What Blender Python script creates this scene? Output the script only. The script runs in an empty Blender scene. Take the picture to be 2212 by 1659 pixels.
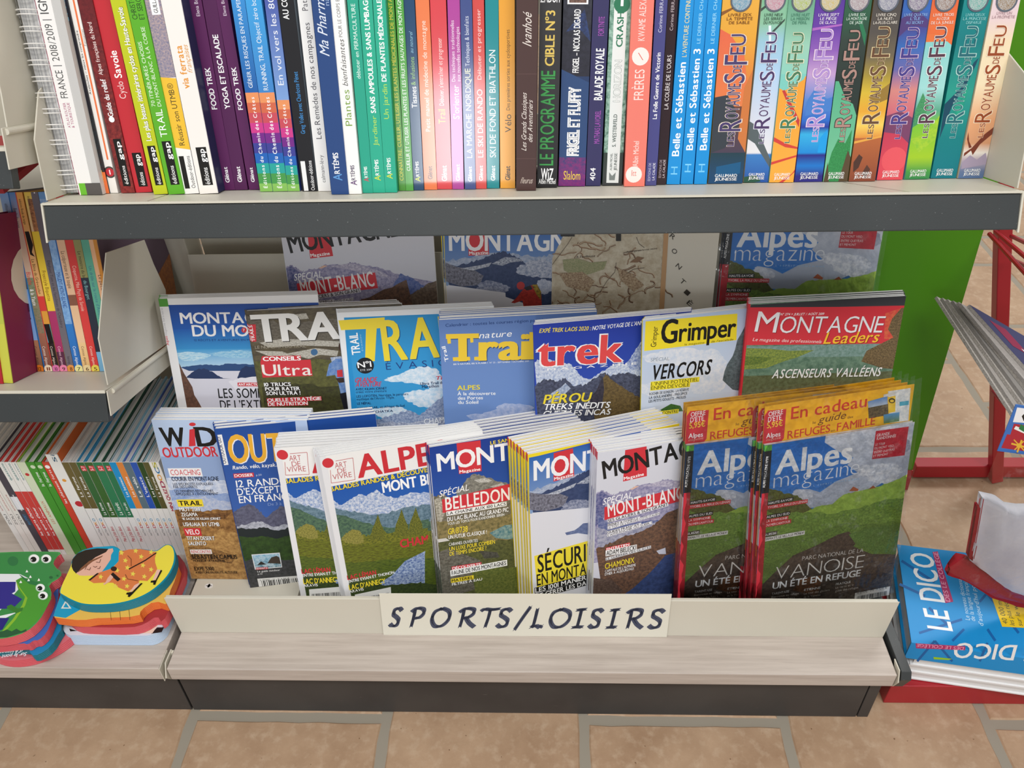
import bpy, bmesh, math, random
from mathutils import Vector, Matrix
random.seed(7)
C = bpy.context.scene.collection
# ---------------------------------------------------------------- camera, world, lamps, exposure
FPX = 1766.4
PITCH, YAW, ROLL = .6679, -.0472, .0333
CAM = Vector((.0238, -.6264, 1.1202))
def cam_axes():
    cy, sy = math.cos(YAW), math.sin(YAW); cp, sp = math.cos(PITCH), math.sin(PITCH); cr, sr = math.cos(ROLL), math.sin(ROLL)
    f = Vector((sy*cp, cy*cp, -sp)); r = Vector((cy, -sy, 0)); d = f.cross(r)
    return r*cr + d*sr, -r*sr + d*cr, f
CR, CD, CF = cam_axes()
cd = bpy.data.cameras.new('camera'); cam = bpy.data.objects.new('camera', cd); C.objects.link(cam)
cd.sensor_fit = 'HORIZONTAL'; cd.sensor_width = 36; cd.lens = FPX/2212*36; cd.clip_start = .01
m3 = Matrix((CR, -CD, -CF)).transposed()
cam.matrix_world = Matrix.Translation(CAM) @ m3.to_4x4()
bpy.context.scene.camera = cam
W = bpy.data.worlds.new('shop'); bpy.context.scene.world = W; W.use_nodes = True
W.node_tree.nodes['Background'].inputs[0].default_value = (1.0, .99, .98, 1)
W.node_tree.nodes['Background'].inputs[1].default_value = .50
def area(name, loc, tgt, sx, sy, power, col=(1, 1, 1)):
    l = bpy.data.lights.new(name, 'AREA'); l.shape = 'RECTANGLE'; l.size = sx; l.size_y = sy; l.energy = power; l.color = col
    o = bpy.data.objects.new(name, l); C.objects.link(o); o.location = loc
    o.rotation_euler = (Vector(tgt)-Vector(loc)).to_track_quat('-Z', 'Y').to_euler(); return o
area('ceiling_light', (-.55, -1.35, 2.7), (-.55, -1.2, 0), 1.2, .6, 34, (1, .985, .965))
area('ceiling_light', (.95, -1.2, 2.7), (.95, -1.1, 0), 1.2, .6, 30, (1, .985, .965))
area('ceiling_light', (1.7, 1.9, 2.7), (1.7, 1.9, 0), 1.2, .6, 42, (1, .985, .965))
area('window_daylight', (-.52, -4.2, 1.42), (-.2, 0, .8), .42, .75, 18, (.93, .97, 1))
vs = bpy.context.scene.view_settings
vs.view_transform = 'Standard'; vs.look = 'None'; vs.gamma = 1; vs.use_curve_mapping = False; vs.exposure = -0.06
# ---------------------------------------------------------------- pixel <-> place
def ray(px): return CR*((px[0]-1106)/FPX) + CD*((px[1]-829.5)/FPX) + CF
def at(px, axis, val):
    d = ray(px); return CAM + d*((val-CAM[axis])/d[axis])
def atz(x, y, z): return at((x, y), 2, z)
def aty(x, y, v): return at((x, y), 1, v)
def proj(P):
    q = Vector(P)-CAM; z = q.dot(CF); return (1106+FPX*q.dot(CR)/z, 829.5+FPX*q.dot(CD)/z)
# ---------------------------------------------------------------- colours and materials
def lin(h):
    if not isinstance(h, str): return tuple(h)
    h = h.lstrip('#'); o = []
    for i in (0, 2, 4):
        c = int(h[i:i+2], 16)/255; o.append(c/12.92 if c <= .04045 else ((c+.055)/1.055)**2.4)
    return (o[0], o[1], o[2], 1)
MATS = {}
def mat(name, col='#ffffff', rough=.5, metal=0, spec=.5, build=None):
    m = bpy.data.materials.new(name); m.use_nodes = True; nt = m.node_tree; b = nt.nodes['Principled BSDF']
    b.inputs['Base Color'].default_value = lin(col); b.inputs['Roughness'].default_value = rough
    b.inputs['Metallic'].default_value = metal; b.inputs['Specular IOR Level'].default_value = spec
    if build: build(nt, b)
    MATS[name] = m; return m
def nd(nt, t, **k):
    n = nt.nodes.new(t)
    for a, v in k.items(): setattr(n, a, v)
    return n
def vmul(nt, src, v):
    n = nd(nt, 'ShaderNodeVectorMath', operation='MULTIPLY'); nt.links.new(src, n.inputs[0])
    if isinstance(v, tuple): n.inputs[1].default_value = v
    else: nt.links.new(v, n.inputs[1])
    return n.outputs[0]
def noise(nt, vec, scale, detail=4, rough=.55):
    n = nd(nt, 'ShaderNodeTexNoise'); n.inputs['Scale'].default_value = scale; n.inputs['Detail'].default_value = detail; n.inputs['Roughness'].default_value = rough
    nt.links.new(vec, n.inputs['Vector']); return n.outputs['Fac']
def rng(nt, src, a, b, c=0, d=1):
    n = nd(nt, 'ShaderNodeMapRange'); n.clamp = True
    for i, v in enumerate((a, b, c, d)): n.inputs[i+1].default_value = v
    nt.links.new(src, n.inputs[0]); return n.outputs[0]
def mixc(nt, fac, a, b, mode='MIX'):
    n = nd(nt, 'ShaderNodeMix', data_type='RGBA', blend_type=mode)
    for s, i in ((fac, 0), (a, 6), (b, 7)):
        if hasattr(s, 'links'): nt.links.new(s, n.inputs[i])
        else: n.inputs[i].default_value = s if i == 0 else lin(s)
    return n.outputs[2]
def bump(nt, b, h, strength, dist):
    n = nd(nt, 'ShaderNodeBump'); n.inputs['Strength'].default_value = strength; n.inputs['Distance'].default_value = dist
    nt.links.new(h, n.inputs['Height']); nt.links.new(n.outputs[0], b.inputs['Normal'])
def objco(nt): return nd(nt, 'ShaderNodeTexCoord').outputs['Object']
def b_print(nt, b):                                     # printed paper: two inks per face, mixed by a mottle of the face's own grain
    a = nd(nt, 'ShaderNodeAttribute', attribute_name='Ink'); a2 = nd(nt, 'ShaderNodeAttribute', attribute_name='Ink2'); tx = nd(nt, 'ShaderNodeAttribute', attribute_name='Grain')
    sp = nd(nt, 'ShaderNodeSeparateColor'); nt.links.new(tx.outputs['Color'], sp.inputs[0])
    m1 = nd(nt, 'ShaderNodeMath', operation='MULTIPLY'); m1.inputs[1].default_value = 3600; nt.links.new(sp.outputs[0], m1.inputs[0])
    st = nd(nt, 'ShaderNodeMath', operation='MULTIPLY_ADD'); st.inputs[1].default_value = 4; st.inputs[2].default_value = 1; nt.links.new(sp.outputs[2], st.inputs[0])
    cb = nd(nt, 'ShaderNodeCombineXYZ'); cb.inputs[0].default_value = 1; cb.inputs[2].default_value = 1; nt.links.new(st.outputs[0], cb.inputs[1])
    v = vmul(nt, objco(nt), cb.outputs[0]); n = nd(nt, 'ShaderNodeTexNoise'); n.inputs['Detail'].default_value = 8; n.inputs['Roughness'].default_value = .74
    nt.links.new(v, n.inputs['Vector']); nt.links.new(m1.outputs[0], n.inputs['Scale'])
    f = rng(nt, n.outputs['Fac'], .39, .61); f2 = nd(nt, 'ShaderNodeMath', operation='MULTIPLY'); nt.links.new(f, f2.inputs[0]); nt.links.new(sp.outputs[1], f2.inputs[1])
    nt.links.new(mixc(nt, f2.outputs[0], a.outputs['Color'], a2.outputs['Color']), b.inputs['Base Color'])
mat('print', rough=.42, spec=.35, build=b_print)
mat('print_gloss', rough=.13, spec=.6, build=b_print)
def pages(sc):
    def f(nt, b):
        n = noise(nt, vmul(nt, objco(nt), sc), 1, 2, .5)
        nt.links.new(mixc(nt, rng(nt, n, .38, .62), '#f4f3f0', '#b3b4b8'), b.inputs['Base Color'])
    return f
mat('pages_flat', rough=.8, spec=.2, build=pages((3, 3, 1400)))
mat('pages_upright', rough=.8, spec=.2, build=pages((1400, 3, 3)))
def b_cream(nt, b):
    n = noise(nt, objco(nt), 3, 3); nt.links.new(mixc(nt, rng(nt, n, .3, .7), '#d6d1c2', '#cdc8b8'), b.inputs['Base Color'])
    bump(nt, b, noise(nt, objco(nt), 900, 1), .05, .0005)
mat('cream_steel', rough=.45, spec=.4, build=b_cream)
def b_dark(nt, b):
    n = noise(nt, objco(nt), 420, 1); s = rng(nt, n, .76, .79)
    g = noise(nt, objco(nt), 5, 3)
    nt.links.new(mixc(nt, s, mixc(nt, rng(nt, g, .35, .65), '#333738', '#3a3e3f'), '#6d7172'), b.inputs['Base Color'])
    bump(nt, b, noise(nt, objco(nt), 700, 1), .12, .0005)
mat('grey_steel', rough=.42, spec=.45, build=b_dark)
def b_kick(nt, b):
    sc = noise(nt, vmul(nt, objco(nt), (60, 60, 400)), 1, 2); s = rng(nt, sc, .72, .78, 0, .35); g = noise(nt, objco(nt), 7, 4)
    nt.links.new(mixc(nt, s, mixc(nt, rng(nt, g, .35, .65), '#3b3837', '#464341'), '#7a7470'), b.inputs['Base Color'])
mat('scuffed_kick_steel', rough=.5, spec=.35, build=b_kick)
def b_wood(nt, b):
    v = vmul(nt, objco(nt), (7, 150, 150)); n = noise(nt, v, 1, 5, .6); n2 = noise(nt, vmul(nt, objco(nt), (16, 420, 420)), 1, 3)
    c = mixc(nt, rng(nt, n, .3, .7), '#cabfb5', '#b3a79d'); nt.links.new(mixc(nt, rng(nt, n2, .60, .76, 0, .45), c, '#93877e'), b.inputs['Base Color'])
mat('wood_laminate', rough=.5, spec=.4, build=b_wood)
def b_tile(nt, b):
    n = noise(nt, objco(nt), 9, 6, .65); n2 = noise(nt, objco(nt), 60, 4, .6)
    c = mixc(nt, rng(nt, n, .33, .67), '#bb9d80', '#a38468'); c = mixc(nt, rng(nt, n2, .5, .7, 0, .5), c, '#c8b096')
    sp = noise(nt, objco(nt), 130, 1); nt.links.new(mixc(nt, rng(nt, sp, .76, .79, 0, .8), c, '#6f5138'), b.inputs['Base Color'])
    bump(nt, b, n2, .25, .002)
mat('terracotta_tile', rough=.5, spec=.4, build=b_tile)
mat('grout', '#9a9284', .9, spec=.2)
mat('red_paint', '#a81c28', .35, spec=.5)
mat('green_board', '#4b8d06', .45, spec=.4)
mat('white_wire', '#eceae6', .3)
mat('black', '#17171a', .4)
mat('steel', '#b9b9b9', .3, 1)
def b_film(nt, b):
    nt.nodes.remove(b); out = nt.nodes['Material Output']
    t = nd(nt, 'ShaderNodeBsdfTransparent'); t.inputs[0].default_value = (.985, .985, .985, 1); g = nd(nt, 'ShaderNodeBsdfGlossy'); g.inputs['Roughness'].default_value = .1
    fr = nd(nt, 'ShaderNodeFresnel'); fr.inputs[0].default_value = 1.45; bp = nd(nt, 'ShaderNodeBump'); bp.inputs['Strength'].default_value = .45; bp.inputs['Distance'].default_value = .004
    n = noise(nt, vmul(nt, objco(nt), (1, .6, 1)), 70, 3); nt.links.new(n, bp.inputs['Height'])
    for x in (fr, g): nt.links.new(bp.outputs[0], x.inputs['Normal'])
    df = nd(nt, 'ShaderNodeBsdfDiffuse'); df.inputs[0].default_value = (.9, .9, .92, 1); m0 = nd(nt, 'ShaderNodeMixShader'); nt.links.new(rng(nt, noise(nt, objco(nt), 40, 4, .7),   .58, .78, .0, .10), m0.inputs[0]); nt.links.new(t.outputs[0], m0.inputs[1]); nt.links.new(df.outputs[0], m0.inputs[2])
    mx = nd(nt, 'ShaderNodeMixShader'); nt.links.new(fr.outputs[0], mx.inputs[0]); nt.links.new(m0.outputs[0], mx.inputs[1]); nt.links.new(g.outputs[0], mx.inputs[2])
    nt.links.new(mx.outputs[0], out.inputs[0])
mat('clear_film', build=b_film)
def b_cloth(nt, b):
    n = noise(nt, objco(nt), 30, 3); bump(nt, b, n, .4, .006); nt.links.new(mixc(nt, rng(nt, n, .3, .7), '#f1f1fa', '#e2e3f0'), b.inputs['Base Color'])
mat('white_cloth', rough=.8, spec=.2, build=b_cloth)
mat('red_cloth', '#b52a35', .8, spec=.2)
# ---------------------------------------------------------------- glyphs
GL = {}
def _raw(s, bold):
    cu = bpy.data.curves.new('g', 'FONT'); cu.body = s; cu.size = 1; cu.offset = bold; cu.resolution_u = 3; cu.fill_mode = 'FRONT'
    o = bpy.data.objects.new('g', cu); C.objects.link(o); bpy.context.view_layer.update()
    me = o.evaluated_get(bpy.context.evaluated_depsgraph_get()).to_mesh()
    V = [(v.co.x, v.co.y) for v in me.vertices]; F = [tuple(p.vertices) for p in me.polygons]
    o.to_mesh_clear(); bpy.data.objects.remove(o); bpy.data.curves.remove(cu); return V, F
_hh = _raw('HH', 0)[0]; _h = _raw('H', 0)[0]
CAPH = max(v[1] for v in _h)
def glyph(ch, bold):
    k = (ch, bold)
    if k not in GL:
        if ch == ' ': GL[k] = ([], [], .3)
        else:
            V, F = _raw(ch, bold)
            x0 = min(v[0] for v in V); x1 = max(v[0] for v in V)
            GL[k] = ([(x-x0, y) for x, y in V], F, x1-x0)
    return GL[k]
def string(s, bold=0, track=.09, fine=False):            # layers of glyph faces; bold letters are the same outline laid two to four times, shifted by a hair
    off = min(0, bold); bold = max(0, bold); dx = bold*.5; dy = bold*.24
    sh = ((0, 0),) if bold < .012 else ((-dx, -dy), (dx, dy)) if fine or bold < .03 else ((-dx, -dy), (dx, dy), (-dx, dy), (dx, -dy))
    out = [[] for _ in sh]; x = 0
    for ch in s:
        V, F, a = glyph(ch, off)
        for k, (ax, ay) in enumerate(sh): out[k] += [[(V[i][0]+x+ax, V[i][1]+ay) for i in f] for f in F]
        x += a + (track if ch != ' ' else 0)
    return out, x-track
# ---------------------------------------------------------------- meshes
def clip(poly, w, h):
    for ax, lim, sg in ((0, 0, 1), (0, w, -1), (1, 0, 1), (1, h, -1)):
        out = []; n = len(poly)
        for i in range(n):
            A, B = poly[i], poly[(i+1) % n]; a = (A[0][ax]-lim)*sg; b = (B[0][ax]-lim)*sg
            if a >= 0: out.append(A)
            if (a >= 0) != (b >= 0):
                t = a/(a-b); out.append((tuple(A[0][k]+(B[0][k]-A[0][k])*t for k in (0, 1)), tuple(A[1][k]+(B[1][k]-A[1][k])*t for k in range(4))))
        poly = out
        if len(poly) < 3: return []
    return poly
class MB:
    def __init__(s): s.v = []; s.f = []; s.m = []; s.c = []; s.c2 = []; s.g = []; s.mats = []; s.smooth = False
    def mi(s, m):
        if m not in s.mats: s.mats.append(m)
        return s.mats.index(m)
    def face(s, pts, col='#ffffff', m='print', c2=None, grain=(0, 0, 0)):
        n = len(s.v); s.v += [tuple(p) for p in pts]; s.f.append(tuple(range(n, n+len(pts)))); s.m.append(s.mi(m))
        cols = col if isinstance(col, list) else [lin(col)]*len(pts)
        s.c += cols; s.c2 += ([lin(c2)]*len(pts) if c2 else cols); s.g += [(grain[0]/1000, grain[1], grain[2], 1)]*len(pts)
    def box(s, a, b, m, col='#ffffff', cols=None, **k):
        x0, y0, z0 = a; x1, y1, z1 = b
        P = [(x0, y0, z0), (x1, y0, z0), (x1, y1, z0), (x0, y1, z0), (x0, y0, z1), (x1, y0, z1), (x1, y1, z1), (x0, y1, z1)]
        s.hexa(P, m, col, **k)
    def hexa(s, P, m, col='#ffffff', **k):
        for q in ((3, 2, 1, 0), (4, 5, 6, 7), (0, 1, 5, 4), (1, 2, 6, 5), (2, 3, 7, 6), (3, 0, 4, 7)): s.face([P[i] for i in q], col, m, **k)
    def prism(s, pts, d, m, col='#ffffff', side=None, ms=None, **k):     # pts: 3D outline, d: offset vector of the far face
        d = Vector(d); P = [Vector(p) for p in pts]; Q = [p+d for p in P]
        s.face(P, col, m, **k); s.face(list(reversed(Q)), col, m, **k)
        for i in range(len(P)):
            j = (i+1) % len(P); s.face([P[j], P[i], Q[i], Q[j]], side or col, ms or m)
    def tube(s, pts, r, m, n=8, col='#ffffff'):
        P = [Vector(p) for p in pts]; R = []
        for i, p in enumerate(P):
            t = (P[min(i+1, len(P)-1)]-P[max(i-1, 0)]).normalized(); a = t.orthogonal().normalized() if i == 0 else (a0 - t*a0.dot(t)).normalized()
            a0 = a; b = t.cross(a); R.append([p+(a*math.cos(2*math.pi*k/n)+b*math.sin(2*math.pi*k/n))*r for k in range(n)])
        for i in range(len(R)-1):
            for k in range(n): s.face([R[i][k], R[i][(k+1) % n], R[i+1][(k+1) % n], R[i+1][k]], col, m)
        s.face(list(reversed(R[0])), col, m); s.face(R[-1], col, m)
    def mesh(s, name, weld=False):
        me = bpy.data.meshes.new(name); me.from_pydata(s.v, [], s.f)
        for k in s.mats: me.materials.append(MATS[k])
        me.polygons.foreach_set('material_index', s.m)
        for nm, d in (('Ink', s.c), ('Ink2', s.c2), ('Grain', s.g)):
            a = me.color_attributes.new(nm, 'FLOAT_COLOR', 'CORNER'); a.data.foreach_set('color', [x for c in d for x in c])
        if weld:
            bm = bmesh.new(); bm.from_mesh(me); bmesh.ops.remove_doubles(bm, verts=bm.verts, dist=1e-5); bm.to_mesh(me); bm.free()
        if s.smooth: me.polygons.foreach_set('use_smooth', [True]*len(me.polygons))
        me.update(); return me
    def obj(s, name, parent=None, mw=None, bevel=0, weld=None, local=False, **k):
        o = bpy.data.objects.new(name, s.mesh(name, bool(bevel) if weld is None else weld)); C.objects.link(o)
        if parent:
            o.parent = parent; o.matrix_parent_inverse = Matrix.Identity(4) if local else wmat(parent).inverted()
        if mw is not None: o.matrix_basis = mw
        if bevel:
            b = o.modifiers.new('bevel', 'BEVEL'); b.width = bevel; b.segments = 2; b.limit_method = 'ANGLE'
        return tag(o, **k)
def tag(o, label=None, cat=None, group=None, kind=None):
    for a, v in (('label', label), ('category', cat), ('group', group), ('kind', kind)):
        if v: o[a] = v
    return o
def empty(name, mw, label=None, cat=None, group=None):
    o = bpy.data.objects.new(name, None); C.objects.link(o); o.empty_display_size = .02; o.matrix_basis = mw; return tag(o, label, cat, group)
def wmat(o): return wmat(o.parent) @ o.matrix_parent_inverse @ o.matrix_basis if o.parent else o.matrix_basis.copy()
def copy_tree(o, parent=None):
    c = o.copy(); C.objects.link(c)
    if parent: c.parent = parent
    for ch in list(o.children): copy_tree(ch, c)
    return c
ORD = 'front second third fourth fifth sixth seventh eighth ninth tenth'.split()
# ---------------------------------------------------------------- a printed face: flat art laid on a surface in layers of ink
class Surf:
    def __init__(s, O, U, V, w, h, gloss=False):
        s.O = Vector(O); s.U = Vector(U).normalized(); s.V = Vector(V).normalized(); s.N = s.U.cross(s.V).normalized(); s.w = w; s.h = h
        s.mb = MB(); s.k = 1; s.m = 'print_gloss' if gloss else 'print'; s.cr = (0, 0, 1); s.view = s; s.step = .000007
    def mw(s): return Matrix.Translation(s.O) @ Matrix((s.U, s.V, s.N)).transposed().to_4x4()
    def crop(s, ox, oy, sc, view=None): s.cr = (ox, oy, sc); s.view = view or s; return s
    def uv(s, x, y):
        a = s.view; p = (s.cr[0]+x/s.cr[2], s.cr[1]+y/s.cr[2]); d = ray(p); t = (a.O-CAM).dot(a.N)/d.dot(a.N); q = CAM+d*t-a.O
        return (q.dot(a.U), q.dot(a.V))
    def lay(s): s.k += 1; return s.k*s.step
    def poly(s, col, pts, c2=None, sc=60, amp=.9, st=0, z=None):
        z = s.lay() if z is None else z
        if isinstance(col, tuple) and isinstance(col[0], str):
            v0 = min(p[1] for p in pts); v1 = max(p[1] for p in pts); a, b = lin(col[0]), lin(col[1])
            cols = [tuple(b[i]+(a[i]-b[i])*(p[1]-v0)/max(v1-v0, 1e-9) for i in range(4)) for p in pts]
        else: cols = [lin(col)]*len(pts)
        q = clip(list(zip([tuple(p) for p in pts], cols)), s.w, s.h)
        if len(q) >= 3: s.mb.face([(p[0][0], p[0][1], z) for p in q], [p[1] for p in q], s.m, c2, (sc, amp if c2 else 0, st))
    def p(s, col, pts, **k): s.poly(col, [s.uv(*q) for q in pts], **k)
    def ell(s, col, x, y, rx, ry, n=24, **k):
        if k.get('c2'):                                   # clouds and bushes get a lumpy outline
            r = random.Random(int(x*7+y)); ph = [r.uniform(0, 6.3) for _ in range(4)]; n = 64
            f = lambda a: 1+.13*math.sin(3*a+ph[0])+.10*abs(math.sin(4*a+ph[1]))+.07*abs(math.sin(7*a+ph[2]))+.03*math.sin(17*a+ph[3])
            return s.p(col, [(x+rx*f(2*math.pi*i/n)*math.cos(2*math.pi*i/n), y+ry*f(2*math.pi*i/n)*math.sin(2*math.pi*i/n)) for i in range(n)], **k)
        s.p(col, [(x+rx*math.cos(2*math.pi*i/n), y+ry*math.sin(2*math.pi*i/n)) for i in range(n)], **k)
    def ridge(s, col, top, ybot, rg=10, n=6, **k):
        r = random.Random(len(top)*17+int(top[0][1])); o = []
        for (x0, y0), (x1, y1) in zip(top, top[1:]):
            for i in range(n):
                t = i/n; o.append((x0+(x1-x0)*t, y0+(y1-y0)*t+(r.uniform(-rg, rg) if i else 0)))
        o.append(top[-1]); s.p(col, o+[(top[-1][0]+60, ybot), (top[0][0]+60, ybot)], **k)
    def line(s, col, wd, pts):
        z = s.lay()
        for (x0, y0), (x1, y1) in zip(pts, pts[1:]):
            L = math.hypot(x1-x0, y1-y0) or 1; nx, ny = -(y1-y0)/L*wd/2, (x1-x0)/L*wd/2
            s.poly(col, [s.uv(x0+nx, y0+ny), s.uv(x1+nx, y1+ny), s.uv(x1-nx, y1-ny), s.uv(x0-nx, y0-ny)], z=z)
    def text(s, st, a, b, h, col, bold=0, sh=0, full=None, bg=None, pad=.28, track=.09, shadow=None, up=None):
        a = Vector(a); b = Vector(b); d = b-a; L = d.length; ex = d/L; ey = Vector((-ex.y, ex.x))
        lays, wd = string(st, bold, track)
        wf = wd
        if full: lays, wf = string(full, bold, track)
        sx = L/max(wd, .01); sy = h/CAPH
        if bg:
            q = pad*h; xr = sx*wf
            s.poly(bg, [tuple(a-ex*q-ey*q), tuple(a+ex*(xr+q)-ey*q), tuple(a+ex*(xr+q)+ey*(h+q)), tuple(a-ex*q+ey*(h+q))])
        for dx, dy, cc in (((shadow[1]*h, -shadow[1]*h, shadow[0]),) if shadow else ()) + ((0, 0, col),):
            c = lin(cc)
            for polys in lays:
                z = s.lay()
                for pl in polys:
                    pts = [tuple(a+ex*(p[0]*sx+p[1]*sy*sh+dx)+ey*(p[1]*sy+dy)) for p in pl]
                    if all(0 <= q[0] <= s.w and 0 <= q[1] <= s.h for q in pts): s.mb.face([(q[0], q[1], z) for q in pts], [c]*len(pts), s.m)
                    else: s.poly(c, pts, z=z)
    def t(s, st, x0, y0, x1, y1, h, col, bold=0, **k):
        a = Vector(s.uv(x0, y0)); b = Vector(s.uv(x1, y1)); L = math.hypot(x1-x0, y1-y0); q = Vector(s.uv(x0+(y1-y0)/L*h, y0-(x1-x0)/L*h))
        ex = (b-a).normalized(); hh = abs((q-a).dot(Vector((-ex.y, ex.x)))); s.text(st, a, b, hh, col, bold, **k)
    def bars(s, pts, frac=.7):                           # a barcode on a white label: corners left-top, right-top, right-bottom, left-bottom
        q = [Vector(s.uv(*p)) for p in pts]; s.poly('#f4f4f2', [tuple(p) for p in q]); z = s.lay(); r = random.Random(3); t = .06
        while t < .92:
            wd = r.choice((.008, .012, .02)); P = lambda u, v: tuple((q[0]*(1-u)+q[1]*u)*(1-v)+(q[3]*(1-u)+q[2]*u)*v)
            s.poly('#1b1b1d', [P(t, 1-frac), P(t+wd, 1-frac), P(t+wd, .97), P(t, .97)], z=z); t += wd+r.choice((.008, .012, .02))
# ---------------------------------------------------------------- the setting and the shelving
T0, TP = -.4937, .2876
def build_floor():
    mb = MB(); r = random.Random(5); g = .0055
    for i in range(-6, 10):
        off = .005 if i % 2 == 0 else .005-TP*.52
        for j in range(-3, 14):
            x0, x1 = T0+i*TP+g, T0+(i+1)*TP-g; y0, y1 = off+j*TP+g, off+(j+1)*TP-g; pts = []
            for (ax, ay), (bx, by) in (((x0, y0), (x1, y0)), ((x1, y0), (x1, y1)), ((x1, y1), (x0, y1)), ((x0, y1), (x0, y0))):
                for k in range(9):
                    t = k/9; q = r.uniform(-.0013, .0013) if k else .0006; nx, ny = (ay-by), (bx-ax); L = math.hypot(nx, ny)
                    pts.append((ax+(bx-ax)*t+nx/L*(q+.001), ay+(by-ay)*t+ny/L*(q+.001)))
            cx, cy = (x0+x1)/2, (y0+y1)/2; ins = [(cx+(x-cx)*.978, cy+(y-cy)*.978) for x, y in pts]
            mb.face([(x, y, 0) for x, y in ins], m='terracotta_tile')
            for a in range(len(pts)):
                b = (a+1) % len(pts); mb.face([(*pts[a], -.003), (*pts[b], -.003), (*ins[b], 0), (*ins[a], 0)], m='terracotta_tile')
    mb.face([(-2.4, -1.2, -.002), (2.6, -1.2, -.002), (2.6, 4.2, -.002), (-2.4, 4.2, -.002)], m='grout')
    mb.obj('floor', kind='structure')
build_floor()
TILT = math.radians(15); SN = Vector((0, math.sin(TILT), math.cos(TILT))); SB = Vector((0, math.cos(TILT), -math.sin(TILT)))
SP = Vector((0, .1408, .7555))
def on_plane(px, P, n):
    d = ray(px); return CAM + d*((P-CAM).dot(n)/d.dot(n))
I4 = Matrix.Identity(4)
def bx(name, parent, a, b, m, bevel=.0008, **k):
    mb = MB(); mb.box(a, b, m); return mb.obj(name, parent, bevel=bevel, **k)
def plate(name, parent, pts, d, m, bevel=.0006, **k):
    mb = MB(); mb.prism(pts, d, m); return mb.obj(name, parent, bevel=bevel, **k)
# gondola base of the middle bay
g = empty('display_base', Matrix.Translation((0, .25, 0)), 'middle bay shelf base with pale wood board and charcoal kick plate on tiles', 'shelf base')
bx('kick_plate', g, (-.4955, .0141, 0), (.4735, .45, .1024), 'scuffed_kick_steel')
bx('foot', g, (.4752, .0141, 0), (.4905, .47, .1024), 'scuffed_kick_steel')
bx('wood_board', g, (-.4945, 0, .1025), (.4945, .47, .1284), 'wood_laminate', .0012)
mb = MB(); mb.prism([(-.4975, -.004, .112), (-.4975, .004, .097), (-.4975, .006, .097), (-.4975, .03, .125), (-.4975, .03, .1300), (-.4975, .008, .1310)], (-.0016, 0, 0), 'cream_steel')
mb.box((-.4975, .025, .122), (-.4947, .03, .128), 'cream_steel'); mb.obj('end_clip', g)
mb = MB(); mb.prism([(.4962, -.004, .118), (.4962, .003, .098), (.4962, .006, .098), (.4962, .012, .12), (.4962, .022, .1335), (.4962, .004, .1345)], (.0016, 0, 0), 'cream_steel'); mb.obj('end_clip', g)
plate('side_plate', g, [(.499, -.004, .124), (.499, .006, .093), (.499, .46, .093), (.499, .46, .134), (.499, .002, .134)], (.0135, 0, 0), 'grey_steel')
plate('lip', g, [(-.4945, .0588, .1285), (.4945, .0588, .1285), (.5005, .0640, .2005), (-.5005, .0640, .2005)], (0, .0012, 0), 'cream_steel')
bx('lip_fold', g, (-.4985, .0645, .1985), (.4985, .0690, .2008), 'cream_steel', .0005)
# stepped magazine rack: three ledges, each with a sloping back
k = empty('magazine_rack', Matrix.Translation((0, .28, .1284)), 'cream steel stepped rack holding the magazines behind the signed lip', 'magazine rack')
mb = MB(); mb.box((-.494, .0695, .1287), (-.335, .205, .1445), 'cream_steel'); mb.box((-.335, .0695, .1287), (.494, .205, .1345), 'cream_steel'); mb.obj('tray', k)
mb = MB()
for sx in (-.470, -.474):
    for sy in (.128, .147): mb.tube([(sx, sy, .1440), (sx, sy, .1452)], .0042, 'white_wire', 12); mb.box((sx-.0025, sy-.0004, .1452), (sx+.0025, sy+.0004, .1454), 'black')
mb.obj('rivets', k)
plate('riser', k, [(-.494, .1875, .1446), (.494, .1875, .1446), (.494, .1925, .2500), (-.494, .1925, .2500)], (0, .002, 0), 'cream_steel')
bx('ledge', k, (-.494, .1925, .2480), (.494, .300, .2500), 'cream_steel', .0005)
plate('riser', k, [(-.494, .298, .2501), (.494, .298, .2501), (.494, .306, .332), (-.494, .306, .332)], (0, .002, 0), 'cream_steel')
bx('ledge', k, (-.494, .306, .3310), (.494, .390, .3335), 'cream_steel', .0005)
P0 = aty(383, 551, .415); z1 = P0.z
plate('back_plate', k, [(-.494, .372, .3336), (.494, .372, .3336), (.494, .415, z1), (-.494, .415, z1)], (0, .002, 0), 'cream_steel')
bx('back_panel', k, (-.494, .4705, .1290), (.494, .474, .72), 'cream_steel', .0005)
mb = MB(); q = [aty(x, y, .462) for x, y in ((392, 515), (394, 528), (400, 540), (402, 545), (406, 545), (398, 520), (396, 512))]
mb.tube(q, .0011, 'steel', 6); mb.obj('wire_clip', k)
# upright post between the bays
bx('upright_post', None, (-.545, .425, 0), (-.4965, .475, 1.5), 'cream_steel', .002, label='cream upright post behind the magazine rack at its left end', cat='post')
bx('upright_post', None, (.4965, .475, 0), (.53, .52, 1.5), 'cream_steel', .002, label='cream upright post behind the rack beside the green board', cat='post')
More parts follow.
